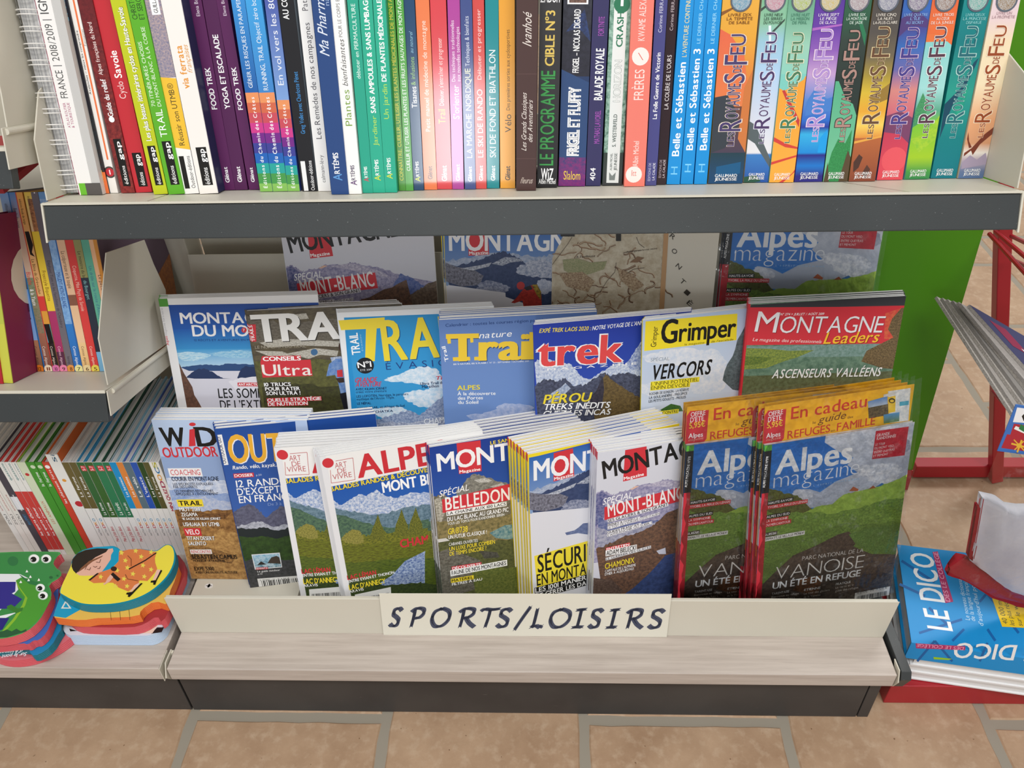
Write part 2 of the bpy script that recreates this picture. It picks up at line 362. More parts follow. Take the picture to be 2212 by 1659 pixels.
# upper shelf of the middle bay
s = empty('book_shelf', Matrix.Translation((0, .15, .75)), 'cream upper shelf with wide charcoal front rail, tilted back, full of books', 'shelf')
X0, X1 = -.4925, .4995
def sp(x, d, up=0): return SP + Vector((x, 0, 0)) + SB*d + SN*up
FB = Vector((0, .1245, .7213))
mb = MB(); mb.hexa([sp(X0, .001, -.004), sp(X1, .001, -.004), sp(X1, .215, -.004), sp(X0, .215, -.004), sp(X0, .001), sp(X1, .001), sp(X1, .215), sp(X0, .215)], 'cream_steel'); mb.obj('deck', s, bevel=.0006)
n = Vector((0, math.cos(math.radians(25.5)), -math.sin(math.radians(25.5))))
a0 = SP + Vector((0, 0, -.0022)); mb = MB(); f4 = [Vector((X0, FB.y, FB.z)), Vector((X1, FB.y, FB.z)), Vector((X1, a0.y, a0.z)), Vector((X0, a0.y, a0.z))]
mb.prism(f4, n*.012, 'grey_steel'); mb.obj('front_rail', s, bevel=.0012)
mb = MB(); mb.hexa([sp(X0, -.0016, -.002), sp(X1, -.0016, -.002), sp(X1, .0008, -.002), sp(X0, .0008, -.002), sp(X0, -.0016, .0004), sp(X1, -.0016, .0004), sp(X1, .0008, .0004), sp(X0, .0008, .0004)], 'cream_steel'); mb.obj('front_edge', s)
sm = MB(); mb = sm; mb.prism([sp(X0+.1085, .0, .0003), sp(X0+.1090, .0, .0003), sp(X0+.1190, .06, .0003), sp(X0+.1180, .06, .0003)], SN*.0001, 'steel'); mb.obj('deck_seam', s); mb = MB()
mb.prism([sp(X1-.1085, .0, .0003), sp(X1-.1090, .0, .0003), sp(X1-.1550, .06, .0003), sp(X1-.1540, .06, .0003)], SN*.0001, 'steel'); mb.obj('deck_seam', s)
for x, dx in ((X0-.0004, -.0022), (X1+.0004, .0022)):
    plate('end_cap', s, [(x, FB.y-.001, FB.z-.003), (x, FB.y+.012, FB.z-.003), (x, a0.y+.014, a0.z-.004), (x, a0.y-.0005, a0.z+.002)], (dx, 0, 0), 'cream_steel')
def end_plate(parent, x, pts, dx):
    P = [at(p, 0, x) for p in pts]; top = P[-1]
    P += [top + Vector((0, .17, .03)), P[0] + Vector((0, .20, -.052))]
    plate('end_divider', parent, P, (dx, 0, 0), 'cream_steel', .0008)
end_plate(s, X0+.0002, [(99.5, 434), (71.5, 302), (80, 198)], .0016)
fr = [at(p, 0, X0+.0002) for p in ((99.5, 434), (71.5, 302), (80, 198))]
Q = [Vector((X1-.0018, p.y, p.z)) for p in fr]; Q += [Q[-1]+Vector((0, .17, .03)), Q[0]+Vector((0, .20, -.052))]
plate('end_divider', s, Q, (.0016, 0, 0), 'cream_steel', .0008)
# sign on the lip
sg = empty('shelf_sign', Matrix.Translation((0, .055, .128)), 'cream card sign lettered SPORTS/LOISIRS stuck across the lip', 'sign')
lv = Vector((0, .0052, .072)).normalized(); O = Vector((0, .0572, .1285)); nn = Vector((1, 0, 0)).cross(lv)
c = [on_plane(p, O, nn) for p in ((829, 1373), (1440, 1377), (1451, 1283), (819, 1281.5))]
for p in c: p.z = max(p.z, .1287)
mb = MB(); mb.prism(c, nn*.0004, 'print', '#e8e5d6'); mb.obj('card', sg)
S = Surf(O+nn*.0005, (1, 0, 0), lv, 1, 1)
S.w = 2; S.O = S.O-Vector((1, 0, 0))
def nib(strokes, x0, y0, sx, sy, wd):                  # broad-pen letters: a slanted nib swept along each stroke
    z = S.lay(); ang = math.radians(38); nx, ny = math.cos(ang)*wd, -math.sin(ang)*wd
    for st in strokes:
        P = [st[0]]+list(st)+[st[-1]]; L = []
        for i in range(1, len(P)-2):
            a, b, c2, d = P[i-1:i+3]
            for k in range(8):
                t = k/8; L.append(tuple(.5*(2*b[q]+(c2[q]-a[q])*t+(2*a[q]-5*b[q]+4*c2[q]-d[q])*t*t+(3*b[q]-a[q]-3*c2[q]+d[q])*t**3) for q in (0, 1)))
        L.append(st[-1]); L = [(x0+x*sx+(1-y)*sy*.20, y0+y*sy) for x, y in L]
        for (ax, ay), (bx_, by) in zip(L, L[1:]):
            for ox, oy in ((nx, ny), (2.7, 2.2)):
                S.poly('#454b62', [(lambda q: (q[0], q[1]))(S.uv(X, Y)) for X, Y in ((ax-ox, ay-oy), (ax+ox, ay+oy), (bx_+ox, by+oy), (bx_-ox, by-oy))], z=z)
LET = {'S': [[(.9, .16), (.6, .02), (.2, .12), (.18, .36), (.5, .5), (.75, .66), (.68, .92), (.3, 1), (0, .86)]],
       'P': [[(.25, .08), (.25, .5), (.2, 1)], [(.0, .22), (.35, .02), (.8, .06), (.9, .28), (.65, .52), (.3, .55)]],
       'O': [[(.5, .02), (.12, .2), (.02, .6), (.25, .97), (.65, .95), (.95, .6), (.9, .2), (.5, .02), (.38, .1)]],
       'R': [[(.25, .08), (.25, .5), (.2, 1)], [(.0, .22), (.35, .02), (.8, .06), (.85, .28), (.6, .48), (.3, .52)], [(.45, .52), (.7, .8), (1.05, 1.02)]],
       'T': [[(.0, .16), (.2, .04), (.6, .07), (1.05, .02)], [(.52, .08), (.5, .5), (.42, 1)]],
       '/': [[(.95, -.1), (.5, .5), (.05, 1.15)]],
       'L': [[(.3, .02), (.27, .5), (.2, .93), (.0, 1)], [(.1, .97), (.5, .92), (.85, 1.02), (1.0, .9)]],
       'I': [[(.15, .06), (.5, .04), (.85, .02)], [(.5, .05), (.48, .5), (.42, .97)], [(.05, 1), (.45, .97), (.85, .98)]]}
for ch, x0, x1 in (('S', 839, 875), ('P', 880, 924), ('O', 927, 979), ('R', 984, 1034), ('T', 1030, 1081), ('S', 1070, 1112), ('/', 1109, 1150), ('L', 1144, 1181), ('O', 1183, 1239), ('I', 1233, 1273), ('S', 1269, 1309), ('I', 1307, 1345), ('R', 1346, 1396), ('S', 1398, 1442)):
    nib(LET[ch], x0+2, 1313+(x0-838)*.006, x1-x0-13, 40, 5.6)
S.mb.obj('lettering', sg, S.mw())
# ---------------------------------------------------------------- books shown by their spines
def spine_pose(P, n, back, xb0, xb1, yb, xt, yt):
    A = on_plane((xb0, yb), P, n); B = on_plane((xb1, yb), P, n); w = B.x-A.x
    lo, hi = -.5, .5
    for _ in range(40):
        r = (lo+hi)/2; V = (n*math.cos(r)+Vector((1, 0, 0))*math.sin(r)); a, b = 0, .6
        for _ in range(30):
            m = (a+b)/2
            if proj(A+V*m)[1] > yt: a = m
            else: b = m
        if proj(A+V*a)[0] < xt: lo = r
        else: hi = r
    V = n*math.cos(r)+Vector((1, 0, 0))*math.sin(r); U = Vector((1, 0, 0))*math.cos(r)-n*math.sin(r)
    return A+n*(.0005+max(0, w*math.sin(r))), U, V, w*math.cos(r)-.0002
def fit_right(p, nxt, yt=0):                            # thin a book a little where its neighbour's top leans against it
    A, U, V, w = p
    for _ in range(12):
        a, b = 0, .6
        for _ in range(30):
            m = (a+b)/2
            if proj(A+U*w+V*m)[1] > yt: a = m
            else: b = m
        if proj(A+U*w+V*a)[0] <= nxt-.2: break
        w -= .0004
    return A, U, V, w
def book(label, pose, H, D, base, draw, side=None, gloss=False, name='book', group=None, cat='book', pg=True, tilt_fix=0):
    A, U, V, w = pose; S = Surf(A, U, V, w, H, gloss); S.step = .00001
    t = min(.0012, w*.12); side = side or base; m = S.m
    S.mb.box((0, 0, -t), (w, H, 0), m, base); S.mb.box((0, 0, -D), (t, H, -t), m, side); S.mb.box((w-t, 0, -D), (w, H, -t), m, side)
    if draw: draw(S)
    root = empty(name, S.mw(), label, cat, group)
    o = S.mb.obj('cover', root, local=True)
    if pg:
        p = MB(); p.box((t, .0015, -D+.003), (w-t, H-.003, -t), 'pages_upright'); q = p.obj('pages', root, local=True)
    return root
def vy(S, y, c=.5):
    a, b = -.05, S.h+.3
    for _ in range(40):
        m = (a+b)/2
        if proj(S.O+S.U*(S.w*c)+S.V*m)[1] > y: a = m
        else: b = m
    return a
def st(S, s, ya, yb, c, hf, col, bold=0, **k):          # text along the spine from pixel height ya to yb
    a, b = vy(S, ya, c), vy(S, yb, c); h = hf*S.w; u = c*S.w+(h/2 if b > a else -h/2); S.text(s, (u, a), (u, b), h, col, bold, **k)
def ht(S, s, y, wf, h, col, bold=0, c=.5, **k):         # text across the spine
    v = vy(S, y); S.text(s, (S.w*(c-wf/2), v), (S.w*(c+wf/2), v), h, col, bold, **k)
def band(S, y0, y1, c0, c1=None, u0=0, u1=1, **k):      # band of colour from pixel height y0 (top) to y1, shaded from c0 to c1
    a, b = vy(S, y0), vy(S, y1); a = min(a, S.h); b = max(b, 0); S.poly((c0, c1) if c1 else c0, [(u0*S.w, b), (u1*S.w, b), (u1*S.w, a), (u0*S.w, a)], **k)
def bands(S, L):
    for (y0, c0), (y1, c1) in zip(L, L[1:]): band(S, y0, y1, c0, c1)
def shape(S, col, pts, **k): S.poly(col, [(u*S.w, vy(S, y)) for u, y in pts], **k)
def dot(S, col, c, y, r, n=20, **k):
    v = vy(S, y); S.poly(col, [(c*S.w+r*math.cos(i*2*math.pi/n), v+r*math.sin(i*2*math.pi/n)) for i in range(n)], **k)
def gap(S, y1, y0, ed, gp):
    band(S, y0, y1, '#15120f', None, .26, .82); st(S, 'éditions', ed[0], ed[1], .55, .26, '#f4f4f4', .02); st(S, 'gap', gp[0], gp[1], .55, .30, '#ffffff', .04)
def glenat(S, col='#ffffff', y=(394, 361)): st(S, 'Glénat', y[0], y[1], .5, .33, col, .045)
def artemis(S, y0, y1, col, acol): st(S, 'A', y0, y0+(y1-y0)*.24, .45, .5, acol, .02); st(S, 'RTÉMIS', y0+(y1-y0)*.25, y1, .45, .3, col, .03)
CRETES = ['#ec9660', '#d5694a', '#cc4e5c', '#d03a8c', '#762488', '#3d3f95', '#1f63b8', '#25a59c', '#47994b', '#8ac25e']
def cretes(S, y):
    n = len(CRETES); a = 418
    for i, c in enumerate(CRETES): band(S, y+(a-y)*i/n, y+(a-y)*(i+1)/n, c)
    st(S, 'Éditions du Chemin des Crêtes', 406, y+10, .5, .27, '#ffffff', .03, track=.25)
def D(*calls):
    def f(S):
        for c in calls: c(S)
    return f
def T(*a, **k): return lambda S: st(S, *a, **k)
def Hh(*a, **k): return lambda S: ht(S, *a, **k)
def Bd(*a, **k): return lambda S: band(S, *a, **k)
def Sh(*a, **k): return lambda S: shape(S, *a, **k)
def Dt(*a, **k): return lambda S: dot(S, *a, **k)
Wh = '#ffffff'
TOP = [
 ('thin dark night-blue guide with orange foot, between the atlas and the orange-striped book', 217, 236.5, 419, 123, '#1b1a24',
  D(Bd(-40, 70, '#151a30', '#101018'), Bd(250, 372, '#1a1418', '#3d2620', c2='#20343a', sc=120), Bd(372, 420, '#e9743c'), T('ÉTOILES', 45, -25, .45, .6, '#59c4e8', .02), T('OBSERVER FACILEMENT LES', 226, 60, .42, .42, '#d6b458', .01), T('Artémis', 396, 368, .5, .42, '#f2c23a', .02)), None, 0),
 ('white guide with an orange stripe down its spine', 237, 262, 418, 146, '#f3efe9',
  D(Bd(-40, 345, '#ee7b48', None, .52, .72), T('Avalanches – mieux les comprendre', 204, 66, .26, .24, '#3a3432', .02), T('Formation', 99, 64, .86, .24, '#8d8580'), Dt('#4a4440', .55, 372, .0062), Dt('#c4303a', .55, 372, .0045), Bd(367, 377, Wh, None, .49, .61)), None, 0),
 ('dark red guide with mottled spine and black label at the foot', 262.6, 294.5, 418, 167, '#7d2327',
  D(Bd(-40, 420, '#6e2026', '#a03a34', c2='#5a1a20', sc=60), T('Guide du relief', 252, 171, .5, .36, Wh, .03), T('Alpes françaises du Nord', 162, 48, .46, .28, '#f0dcd8', .02), Dt(Wh, .5, 258, .003), lambda S: gap(S, 402, 300, (398, 358), (345, 306))), None, 0),
 ('bright red cycling guide beside the dark red guide', 294.5, 329, 417, 200, '#c8303a',
  D(T('Cyclo', 213, 176, .5, .38, '#f6dede'), T('Savoie', 168, 110, .5, .42, Wh, .04), lambda S: gap(S, 403, 330, (400, 372), (358, 334))), None, 0),
 ('lime yellow guide with white bold lettering', 333, 363.5, 421, 238, '#c2cc22',
  D(T('Les plus beaux itinéraires cyclos en Haute-Savoie', 304, 16, .5, .36, Wh, .03, shadow=('#77801a', .1)), lambda S: gap(S, 400, 315, (398, 362), (350, 318))), None, 0),
 ('grass green trail guide with large white lettering', 365, 398.5, 421, 272, '#5fb02a',
  D(T('TRAIL', 296, 236, .5, .42, Wh, .0), T('70 ITINÉRAIRES CHOISIS', 230, 90, .26, .22, '#eaf5df'), T('DU MONT-BLANC À LA CORSE', 230, 58, .62, .22, '#eaf5df'), T('CHRISTOPHE', 42, -30, .3, .3, '#24461a'), T('ET SERGE', 42, -10, .7, .3, '#24461a'), lambda S: gap(S, 399, 305, (397, 358), (344, 308))), None, 0),
 ('white guide with a yellow panel and a crowd photograph on its spine', 399, 431.5, 420, 312, '#f6f4f1',
  D(Bd(-40, 168, '#c9aea6', '#b5a3a5', c2='#6d7396', sc=140), Bd(-2, 32, '#ffffff', None, .3, .85), T('GUILLAUME', 28, -25, .58, .26, '#3a3a3a', .02), Sh('#f2c33a', [(0, 166), (1, 170), (1, 324), (0, 318)]), T('Réussir son UTMB®', 314, 180, .52, .36, '#40341c', .01), Bd(337, 407, '#15120f', None, .12, .45), T('Outdoor-éditions', 406, 337, .72, .26, '#3a3a38', .01)), None, 0),
 ('cream white guide with orange lettering and navy back cover', 432, 471, 420, 347, '#f5f0ea',
  D(T('via ferrata', 191, 99, .42, .34, '#e89b3c', .04), T('françaises', 158, 98, .76, .26, '#e0a050', sh=.3), lambda S: gap(S, 400, 318, (398, 362), (350, 322))), '#2c3358', 0),
 ('purple cookbook spine next to the cream white guide', 482.7, 508, 412, 407, '#5b1f56',
  D(T('FOOD TREK', 236, 146, .5, .42, Wh, .04), T('Elena Battisti', 35, -25, .55, .28, '#e8dbe8', .01), lambda S: glenat(S)), None, 0),
 ('purple yoga book, middle of the three purple spines', 508.3, 538.3, 411.5, 437, '#541d50',
  D(T('YOGA ET ESCALADE', 235, 75, .5, .4, Wh, .04), lambda S: glenat(S, y=(393, 360))), None, 0),
 ('purple cookbook spine next to the blue rainbow-footed books', 538.6, 561, 411, 467, '#5b1f56',
  D(T('FOOD TREK', 237, 145, .5, .42, Wh, .04), T('Elena Battisti', 34, -25, .55, .28, '#e8dbe8', .01), lambda S: glenat(S, y=(393, 362))), None, 0),
 ('blue book with rainbow foot, nearest the purple books', 562.5, 590, 415, 499, '#2a74c0',
  D(Bd(-40, 200, '#3b96dc', '#1f5faa'), lambda S: cretes(S, 200), T('GÉRER LES RISQUES EN PARAPENTE', 190, -22, .5, .3, '#e9f3fb')), None, 0),
 ('sky blue running book with rainbow foot, middle of three', 590.3, 622, 414.5, 529.5, '#4aa3dc',
  D(Bd(-40, 200, '#3da7e6', '#3f86cc'), lambda S: cretes(S, 200), T('RUNNING, TRAIL Objectif zéro bobo', 195, -16, .5, .3, '#e9f3fb')), None, 0),
 ('violet blue book with rainbow foot, beside the black book', 622.6, 652.5, 414, 571, '#4a62b8',
  D(Bd(-40, 216, '#3f48a0', '#7fa4dc'), lambda S: cretes(S, 216), T('En vol vers les 8000', 184, -36, .5, .46, '#eef2fb')), None, 0),
 ('black book spine with light blue lettering beside the rainbow-footed books', 653.5, 685, 414, 599, '#16151a',
  D(T('AU CŒUR', 42, -30, .42, .36, Wh, .03), T('Greg Vollet avec Charlotte Pénet', 289, 155, .55, .28, '#3d8ed0', .02), Bd(348, 412, '#f2f2f2', None, .12, .42), T('Outdoor-éditions', 411, 347, .74, .25, Wh, .01)), '#8f9aa5', 0),
 ('white herbal book with thin dark lettering, beside the navy one', 688, 715, 414, 642, '#f4f3f1',
  D(T('Les Remèdes de nos campagnes', 300, 49, .5, .42, '#4b4a52'), T('Patrice', 23, -25, .5, .42, '#4b4a52'), T('calmann-lévy', 394, 335, .5, .3, '#5a5a60')), None, 0),
 ('wide navy blue book with flowing white script', 716.5, 753.5, 421, 672.6, '#22457f',
  D(T('Ma Pharmacie', 122, -50, .42, .5, '#dfe6f2', sh=.4), T('naturelle', 12, -60, .8, .25, '#9fb4d6'), lambda S: artemis(S, 390, 330, Wh, '#5f9bd8')), None, 0),
 ('white plant book with green lettering', 754.3, 781.4, 420, 714, '#f7f6f3',
  D(T('Plantes', 272, 194, .5, .5, '#7fa344'), T('bienfaisantes', 186, 86, .5, .4, '#5a5a5a', sh=.3), T('POUR LE CORPS ET', 80, -8, .5, .26, '#6a6a6a'), lambda S: artemis(S, 400, 357, '#5a4a66', '#5a2f70')), None, 0),
 ('teal garden book beside the white plant book', 784, 806, 418, 749.5, '#26a58a',
  D(T('débuter en PERMACULTURE', 170, 8, .5, .36, '#e9f7f2', .01), lambda S: artemis(S, 392, 360, Wh, '#d0405a')), None, 0),
 ('teal garden book with fat white capitals', 806.3, 832.5, 417.5, 775, '#2aae8f',
  D(T('Jardiner', 315, 250, .5, .36, '#b9dd58', .01), T('SANS AMPOULES & SANS LUMBAGO', 244, -12, .5, .38, Wh, .05), lambda S: artemis(S, 390, 345, Wh, '#d4e04a')), None, 0),
 ('teal garden book next to the thin green books', 832.8, 858, 417, 805, '#2aae8f',
  D(T('Un jardin', 257, 182, .5, .4, '#b9dd58', .01), T('DE PLANTES MÉDICINALES', 176, -8, .5, .38, Wh, .05), lambda S: artemis(S, 386, 341, Wh, '#d4e04a')), None, 0),
 ('thin green book with yellow capitals', 862, 877, 413, 834.5, '#4f9638',
  D(T('CONNAÎTRE, CUEILLIR, UTILISER LES PLANTES MÉDICINALES DE MONTAGNE', 390, -30, .5, .5, '#e8d84a', .01)), None, 1),
 ('thin green book with white capitals', 877.2, 893.5, 413, 853.5, '#57a748',
  D(T('CUEILLIR ET UTILISER LES PLANTES ET LES FRUITS SAUVAGES DE MONTAGNE', 369, -10, .5, .46, Wh, .01)), None, 1),
 ('dark blue tea book with white and green lettering', 894.3, 916, 412, 871.6, '#254a70',
  D(T('Tisanes', 233, 187, .5, .5, Wh, .02), T('& infusions', 184, 123, .5, .4, '#9cc878'), T('au naturel', 115, 70, .5, .32, '#8fc0d8', sh=.3), lambda S: artemis(S, 392, 349, Wh, '#d4e04a')), None, 1),
 ('light orange mountain medicine booklet', 917, 944.5, 411, 896.8, '#f08250',
  D(T('Petit manuel de médecine de montagne', 284, 45, .5, .34, '#fbe9dc'), lambda S: glenat(S, '#1c1614', (387, 359))), None, 1),
 ('coral red trail booklet with yellow first word', 945, 977, 410, 928.6, '#de4a52',
  D(T('Trail', 267, 236, .48, .44, '#f2c648', .01), T('Débuter, s’entraîner et progresser', 228, 82, .5, .28, '#f9dcd8'), lambda S: glenat(S, y=(391, 358))), None, 1),
 ('magenta orienteering booklet between the coral red and slate blue ones', 977.6, 1004, 410, 966.2, '#b5489f',
  D(T('S’orienter', 257, 184, .5, .5, Wh), T('Des techniques traditionnelles', 176, 44, .34, .28, '#f4dff0'), T('aux nouvelles technologies', 176, 58, .76, .28, '#f4dff0'), lambda S: glenat(S, y=(390, 355))), None, 1),
 ('slate blue Nordic walking booklet', 1004.5, 1028, 410, 994, '#44538c',
  D(T('LA MARCHE NORDIQUE', 341, 148, .5, .48, '#eef0c8', .01), T('Techniques & bienfaits', 143, 35, .5, .36, '#dde3f0'), lambda S: glenat(S, y=(392, 360))), None, 1),
 ('red ski touring booklet between the slate blue and teal blue ones', 1028.3, 1051.4, 409, 1020.5, '#d8504c',
  D(T('LE SKI DE RANDO', 340, 193, .5, .48, Wh, .005), T('Débuter et progresser', 172, 20, .5, .34, '#f9dcd8'), lambda S: glenat(S, y=(390, 358))), None, 1),
 ('teal blue cross-country ski booklet', 1052, 1078.8, 408, 1048, '#1f9098',
  D(T('SKI DE FOND ET BIATHLON', 340, 108, .5, .48, Wh, .005), lambda S: glenat(S, y=(390, 358))), None, 1),
 ('warm yellow bicycle booklet', 1081, 1113, 408, 1077.3, '#f0a93e',
  D(T('Vélo', 286, 247, .55, .4, '#3a2a16', .01), T('Des premières sorties aux cyclosportives', 238, 64, .55, .24, '#5a4422'), lambda S: glenat(S, '#1c1614', (389, 359))), None, 1),
 ('matt dark brown novel with white handwriting', 1115, 1158, 413, 1115.7, '#4b3330',
  D(T('Ivanhoé', 101, 30, .5, .42, '#e6dcd4', sh=.4), T('Les Grands Classiques', 326, 202, .38, .24, '#e6dcd4', sh=.4), T('des Aventuriers', 308, 218, .68, .24, '#e6dcd4', sh=.4), Hh('fleurus', 396, .6, .006, '#cdbdb2', sh=.3), Bd(159, 160.5, '#5d4340'), Bd(342, 343.5, '#5d4340')), None, 0),
 ('black thriller with tall green letters', 1159.8, 1203.5, 406.6, 1166.3, '#2b2a2c',
  D(Bd(-40, 410, '#3a393b', '#242325'), T('LE PROGRAMME', 357, 153, .46, .68, '#123a1c', .05), T('LE PROGRAMME', 357, 153, .45, .66, '#3f9a4e', .02), T('CIBLE N°3', 142, 23, .5, .42, '#e4c664', .04), Hh('WiZ', 388, .6, .0115, Wh, .04), Hh('Albin Michel', 397, .84, .005, Wh, .015), Hh('ZADOFF', 5, .95, .008, Wh, .03)), None, 0),
 ('dark blue adventure book with white outlined title and violet foot', 1206, 1264, 404, 1217.3, '#263a62',
  D(Bd(-40, 165, '#3a3c48', '#2d2c3a', c2='#24242e', sc=40), Sh('#33477a', [(.75, 20), (1, 90), (.55, 60), (.1, 70)], c2='#272c44'), Sh('#2e4a78', [(0, 150), (1, 178), (1, 360), (0, 345)]), Bd(340, 410, '#2e3f74', '#6d2a78', c2='#8a2f74', sc=70), Sh(Wh, [(.14, -40), (.86, -40), (.86, 9), (.14, 9)]), Sh('#8a6a5c', [(.2, -40), (.8, -40), (.8, 6), (.2, 6)], c2='#4a3632', sc=90),
    T('FRIGIEL ET FLUFFY', 336, 189, .5, .42, Wh, .11), T('FRIGIEL ET FLUFFY', 334, 191, .5, .34, '#16203c', .08), T('FRIGIEL ET FLUFFY', 334, 191, .5, .32, Wh, .03), T('FRIGIEL – NICOLAS DIGARD', 157, 20, .5, .22, Wh, .03), Hh('Slalom', 388, .62, .009, '#f2d24a', .01)), None, 0),
 ('narrow indigo novel with white bold title and magenta names', 1265, 1297.4, 403, 1281.5, '#36335f',
  D(T('MATHIAS LAVOREL', 310, 239, .62, .36, '#a04fae', .03), T('BALADE ROYALE', 216, 105, .58, .52, Wh, .05), T('FORTNITE', 77, 36, .58, .36, '#a04fae', .03), T('404', 390, 363, .45, .34, Wh, .03)), None, 0),
 ('pale green novel with a white panel down its spine', 1301, 1347, 402, 1318.6, '#3d7d62',
  D(Bd(-40, 410, '#5a8f78', '#1f4a3a', c2='#a9cbbb', sc=45), Bd(330, 410, '#33403a', '#3d3f40'), Bd(-40, 395, '#eef1ee', '#e2e6e4', .2, .82), T('HORIZON', 220, 130, .52, .34, '#7d8a86', .05), T('HORIZON', 220, 130, .52, .32, '#eef1ee', .005), T('S. WESTERFELD', 317, 247, .5, .18, '#4a5a54', .03), T('CRASH', 101, 26, .52, .30, '#2f7a58', .04), Dt('#2f7a58', .56, 9, .008), Hh('1', 13, .1, .009, Wh, .03, c=.56), T('ALBIN MICHEL', 368, 331, .4, .11, '#6a726e'), T('JEUNESSE', 368, 331, .62, .14, '#6a726e', .02), Sh('#7d8582', [(.34, 389), (.62, 389), (.66, 372), (.48, 380), (.32, 372)])), None, 0),
 ('salmon pink novel with white circles', 1348, 1393, 404, 1365.3, '#ef7f70',
  D(T('FRÈRES', 216, 150, .5, .44, '#fbe3dc'), T('Albin Michel', 360, 305, .5, .26, '#fbe3dc', .005), T('KWAME ALEXANDER', 88, -40, .5, .3, '#fbe3dc'), Dt('#f8ece6', .5, 122, .0085), Dt('#f8ece6', .45, 377, .0085), Sh('#e0604f', [(.38, 114), (.42, 114), (.64, 130), (.6, 130)]), Hh('litt', 380, .24, .006, '#e0604f', .01, c=.45)), None, 0),
 ('thin violet blue novel with white title', 1393.8, 1418, 402, 1416.8, '#4a4a86',
  D(T('La Folle Guerre de Victorin', 257, 114, .5, .36, Wh, .03), T('Corinne FERRAND', 70, -22, .5, .3, '#d6d6ea', .01), T('ÉDITIONS DE', 391, 352, .32, .22, '#c4c4de'), T('LA CALADE', 389, 352, .7, .22, '#e6e6f2', .02)), None, 1),
 ('thin black brown novel with white capitals', 1418.3, 1439, 400, 1443.3, '#2d1a20',
  D(T('LA COLÈRE DE L’OURS', 236, 119, .5, .42, '#f0e8e8', .01), T('Corinne FERRAND', 66, -22, .5, .32, '#c9b9bd', .01), T('ÉDITIONS DE', 384, 345, .3, .24, '#b8a4aa'), T('LA CALADE', 384, 345, .68, .24, '#d8c8cc', .02)), None, 1),
 ('bright blue novel with white serif title and yellow subtitle', 1440, 1469.7, 399.5, 1469, '#1b93dc',
  D(T('Belle et Sébastien', 337, 135, .5, .52, Wh, .03), T('L’AVENTURE CONTINUE', 123, -10, .6, .32, '#e6d8a0', .02), T('H', 377, 360, .5, .5, '#7fd0f8', .0)), None, 0),
]
for i, (lab, a, b, y, xt, base, dr, side, gl) in enumerate(TOP):
    book(lab, fit_right(spine_pose(SP, SN, SB, a, b, y, xt, 0), TOP[i+1][4] if i+1 < len(TOP) else 1500.3), .225, .15, base, dr, side, bool(gl))
blue3 = D(T('Belle et Sébastien 3', 324, 106, .5, .52, Wh, .03), T('LE DERNIER CHAPITRE', 94, -40, .55, .26, '#9fdcf8', .01), T('H', 372, 354, .5, .5, '#7fd0f8', .0))
for lab, a, b, xt in (('bright blue novel numbered 3, left copy beside the yellow-subtitled one', 1470, 1499, 1500.3), ('bright blue novel numbered 3, right copy beside the orange dragon saga volume', 1499.3, 1528, 1530)):
    book(lab, fit_right(spine_pose(SP, SN, SB, a, b, 399, xt, 0), xt+29.7), .225, .15, '#1b93dc', blue3, group='blue novels numbered 3')
# the ten thick volumes of one saga
def saga(S, y0, y1, ink, edge, sub, subc, med, low=Wh):
    def seg(s, f0, f1, hf, c=.5): ya, yb = y0+(y1-y0)*f0, y0+(y1-y0)*f1; st(S, s, ya, yb, c, hf*1.06, edge, .06); st(S, s, ya, yb, c, hf, ink, .012)
    seg('LES', 0, .13, .20, .55); seg('R', .135, .24, .60, .5); seg('OYAUME', .245, .56, .36, .52); seg('S', .565, .65, .56, .5); seg('DE', .66, .725, .24, .56); seg('F', .73, .815, .62, .5); seg('EU', .82, 1, .40, .52)
    ht(S, 'GALLIMARD', vyb(S)-14, .64, .0031, low, .02); ht(S, 'JEUNESSE', vyb(S)-6.5, .64, .0029, low, .02)
    for i, l in enumerate(sub): ht(S, l, 35+i*8.4-(4 if len(sub) < 3 else 0), min(.84, .07*len(l)), .0026, subc, .015)
    dot(S, '#5d6470', .5, 1, .0105); dot(S, med, .5, 1, .0088, c2='#c8c8c8', sc=300)
def vyb(S): return proj(S.O+S.U*S.w*.5)[1]
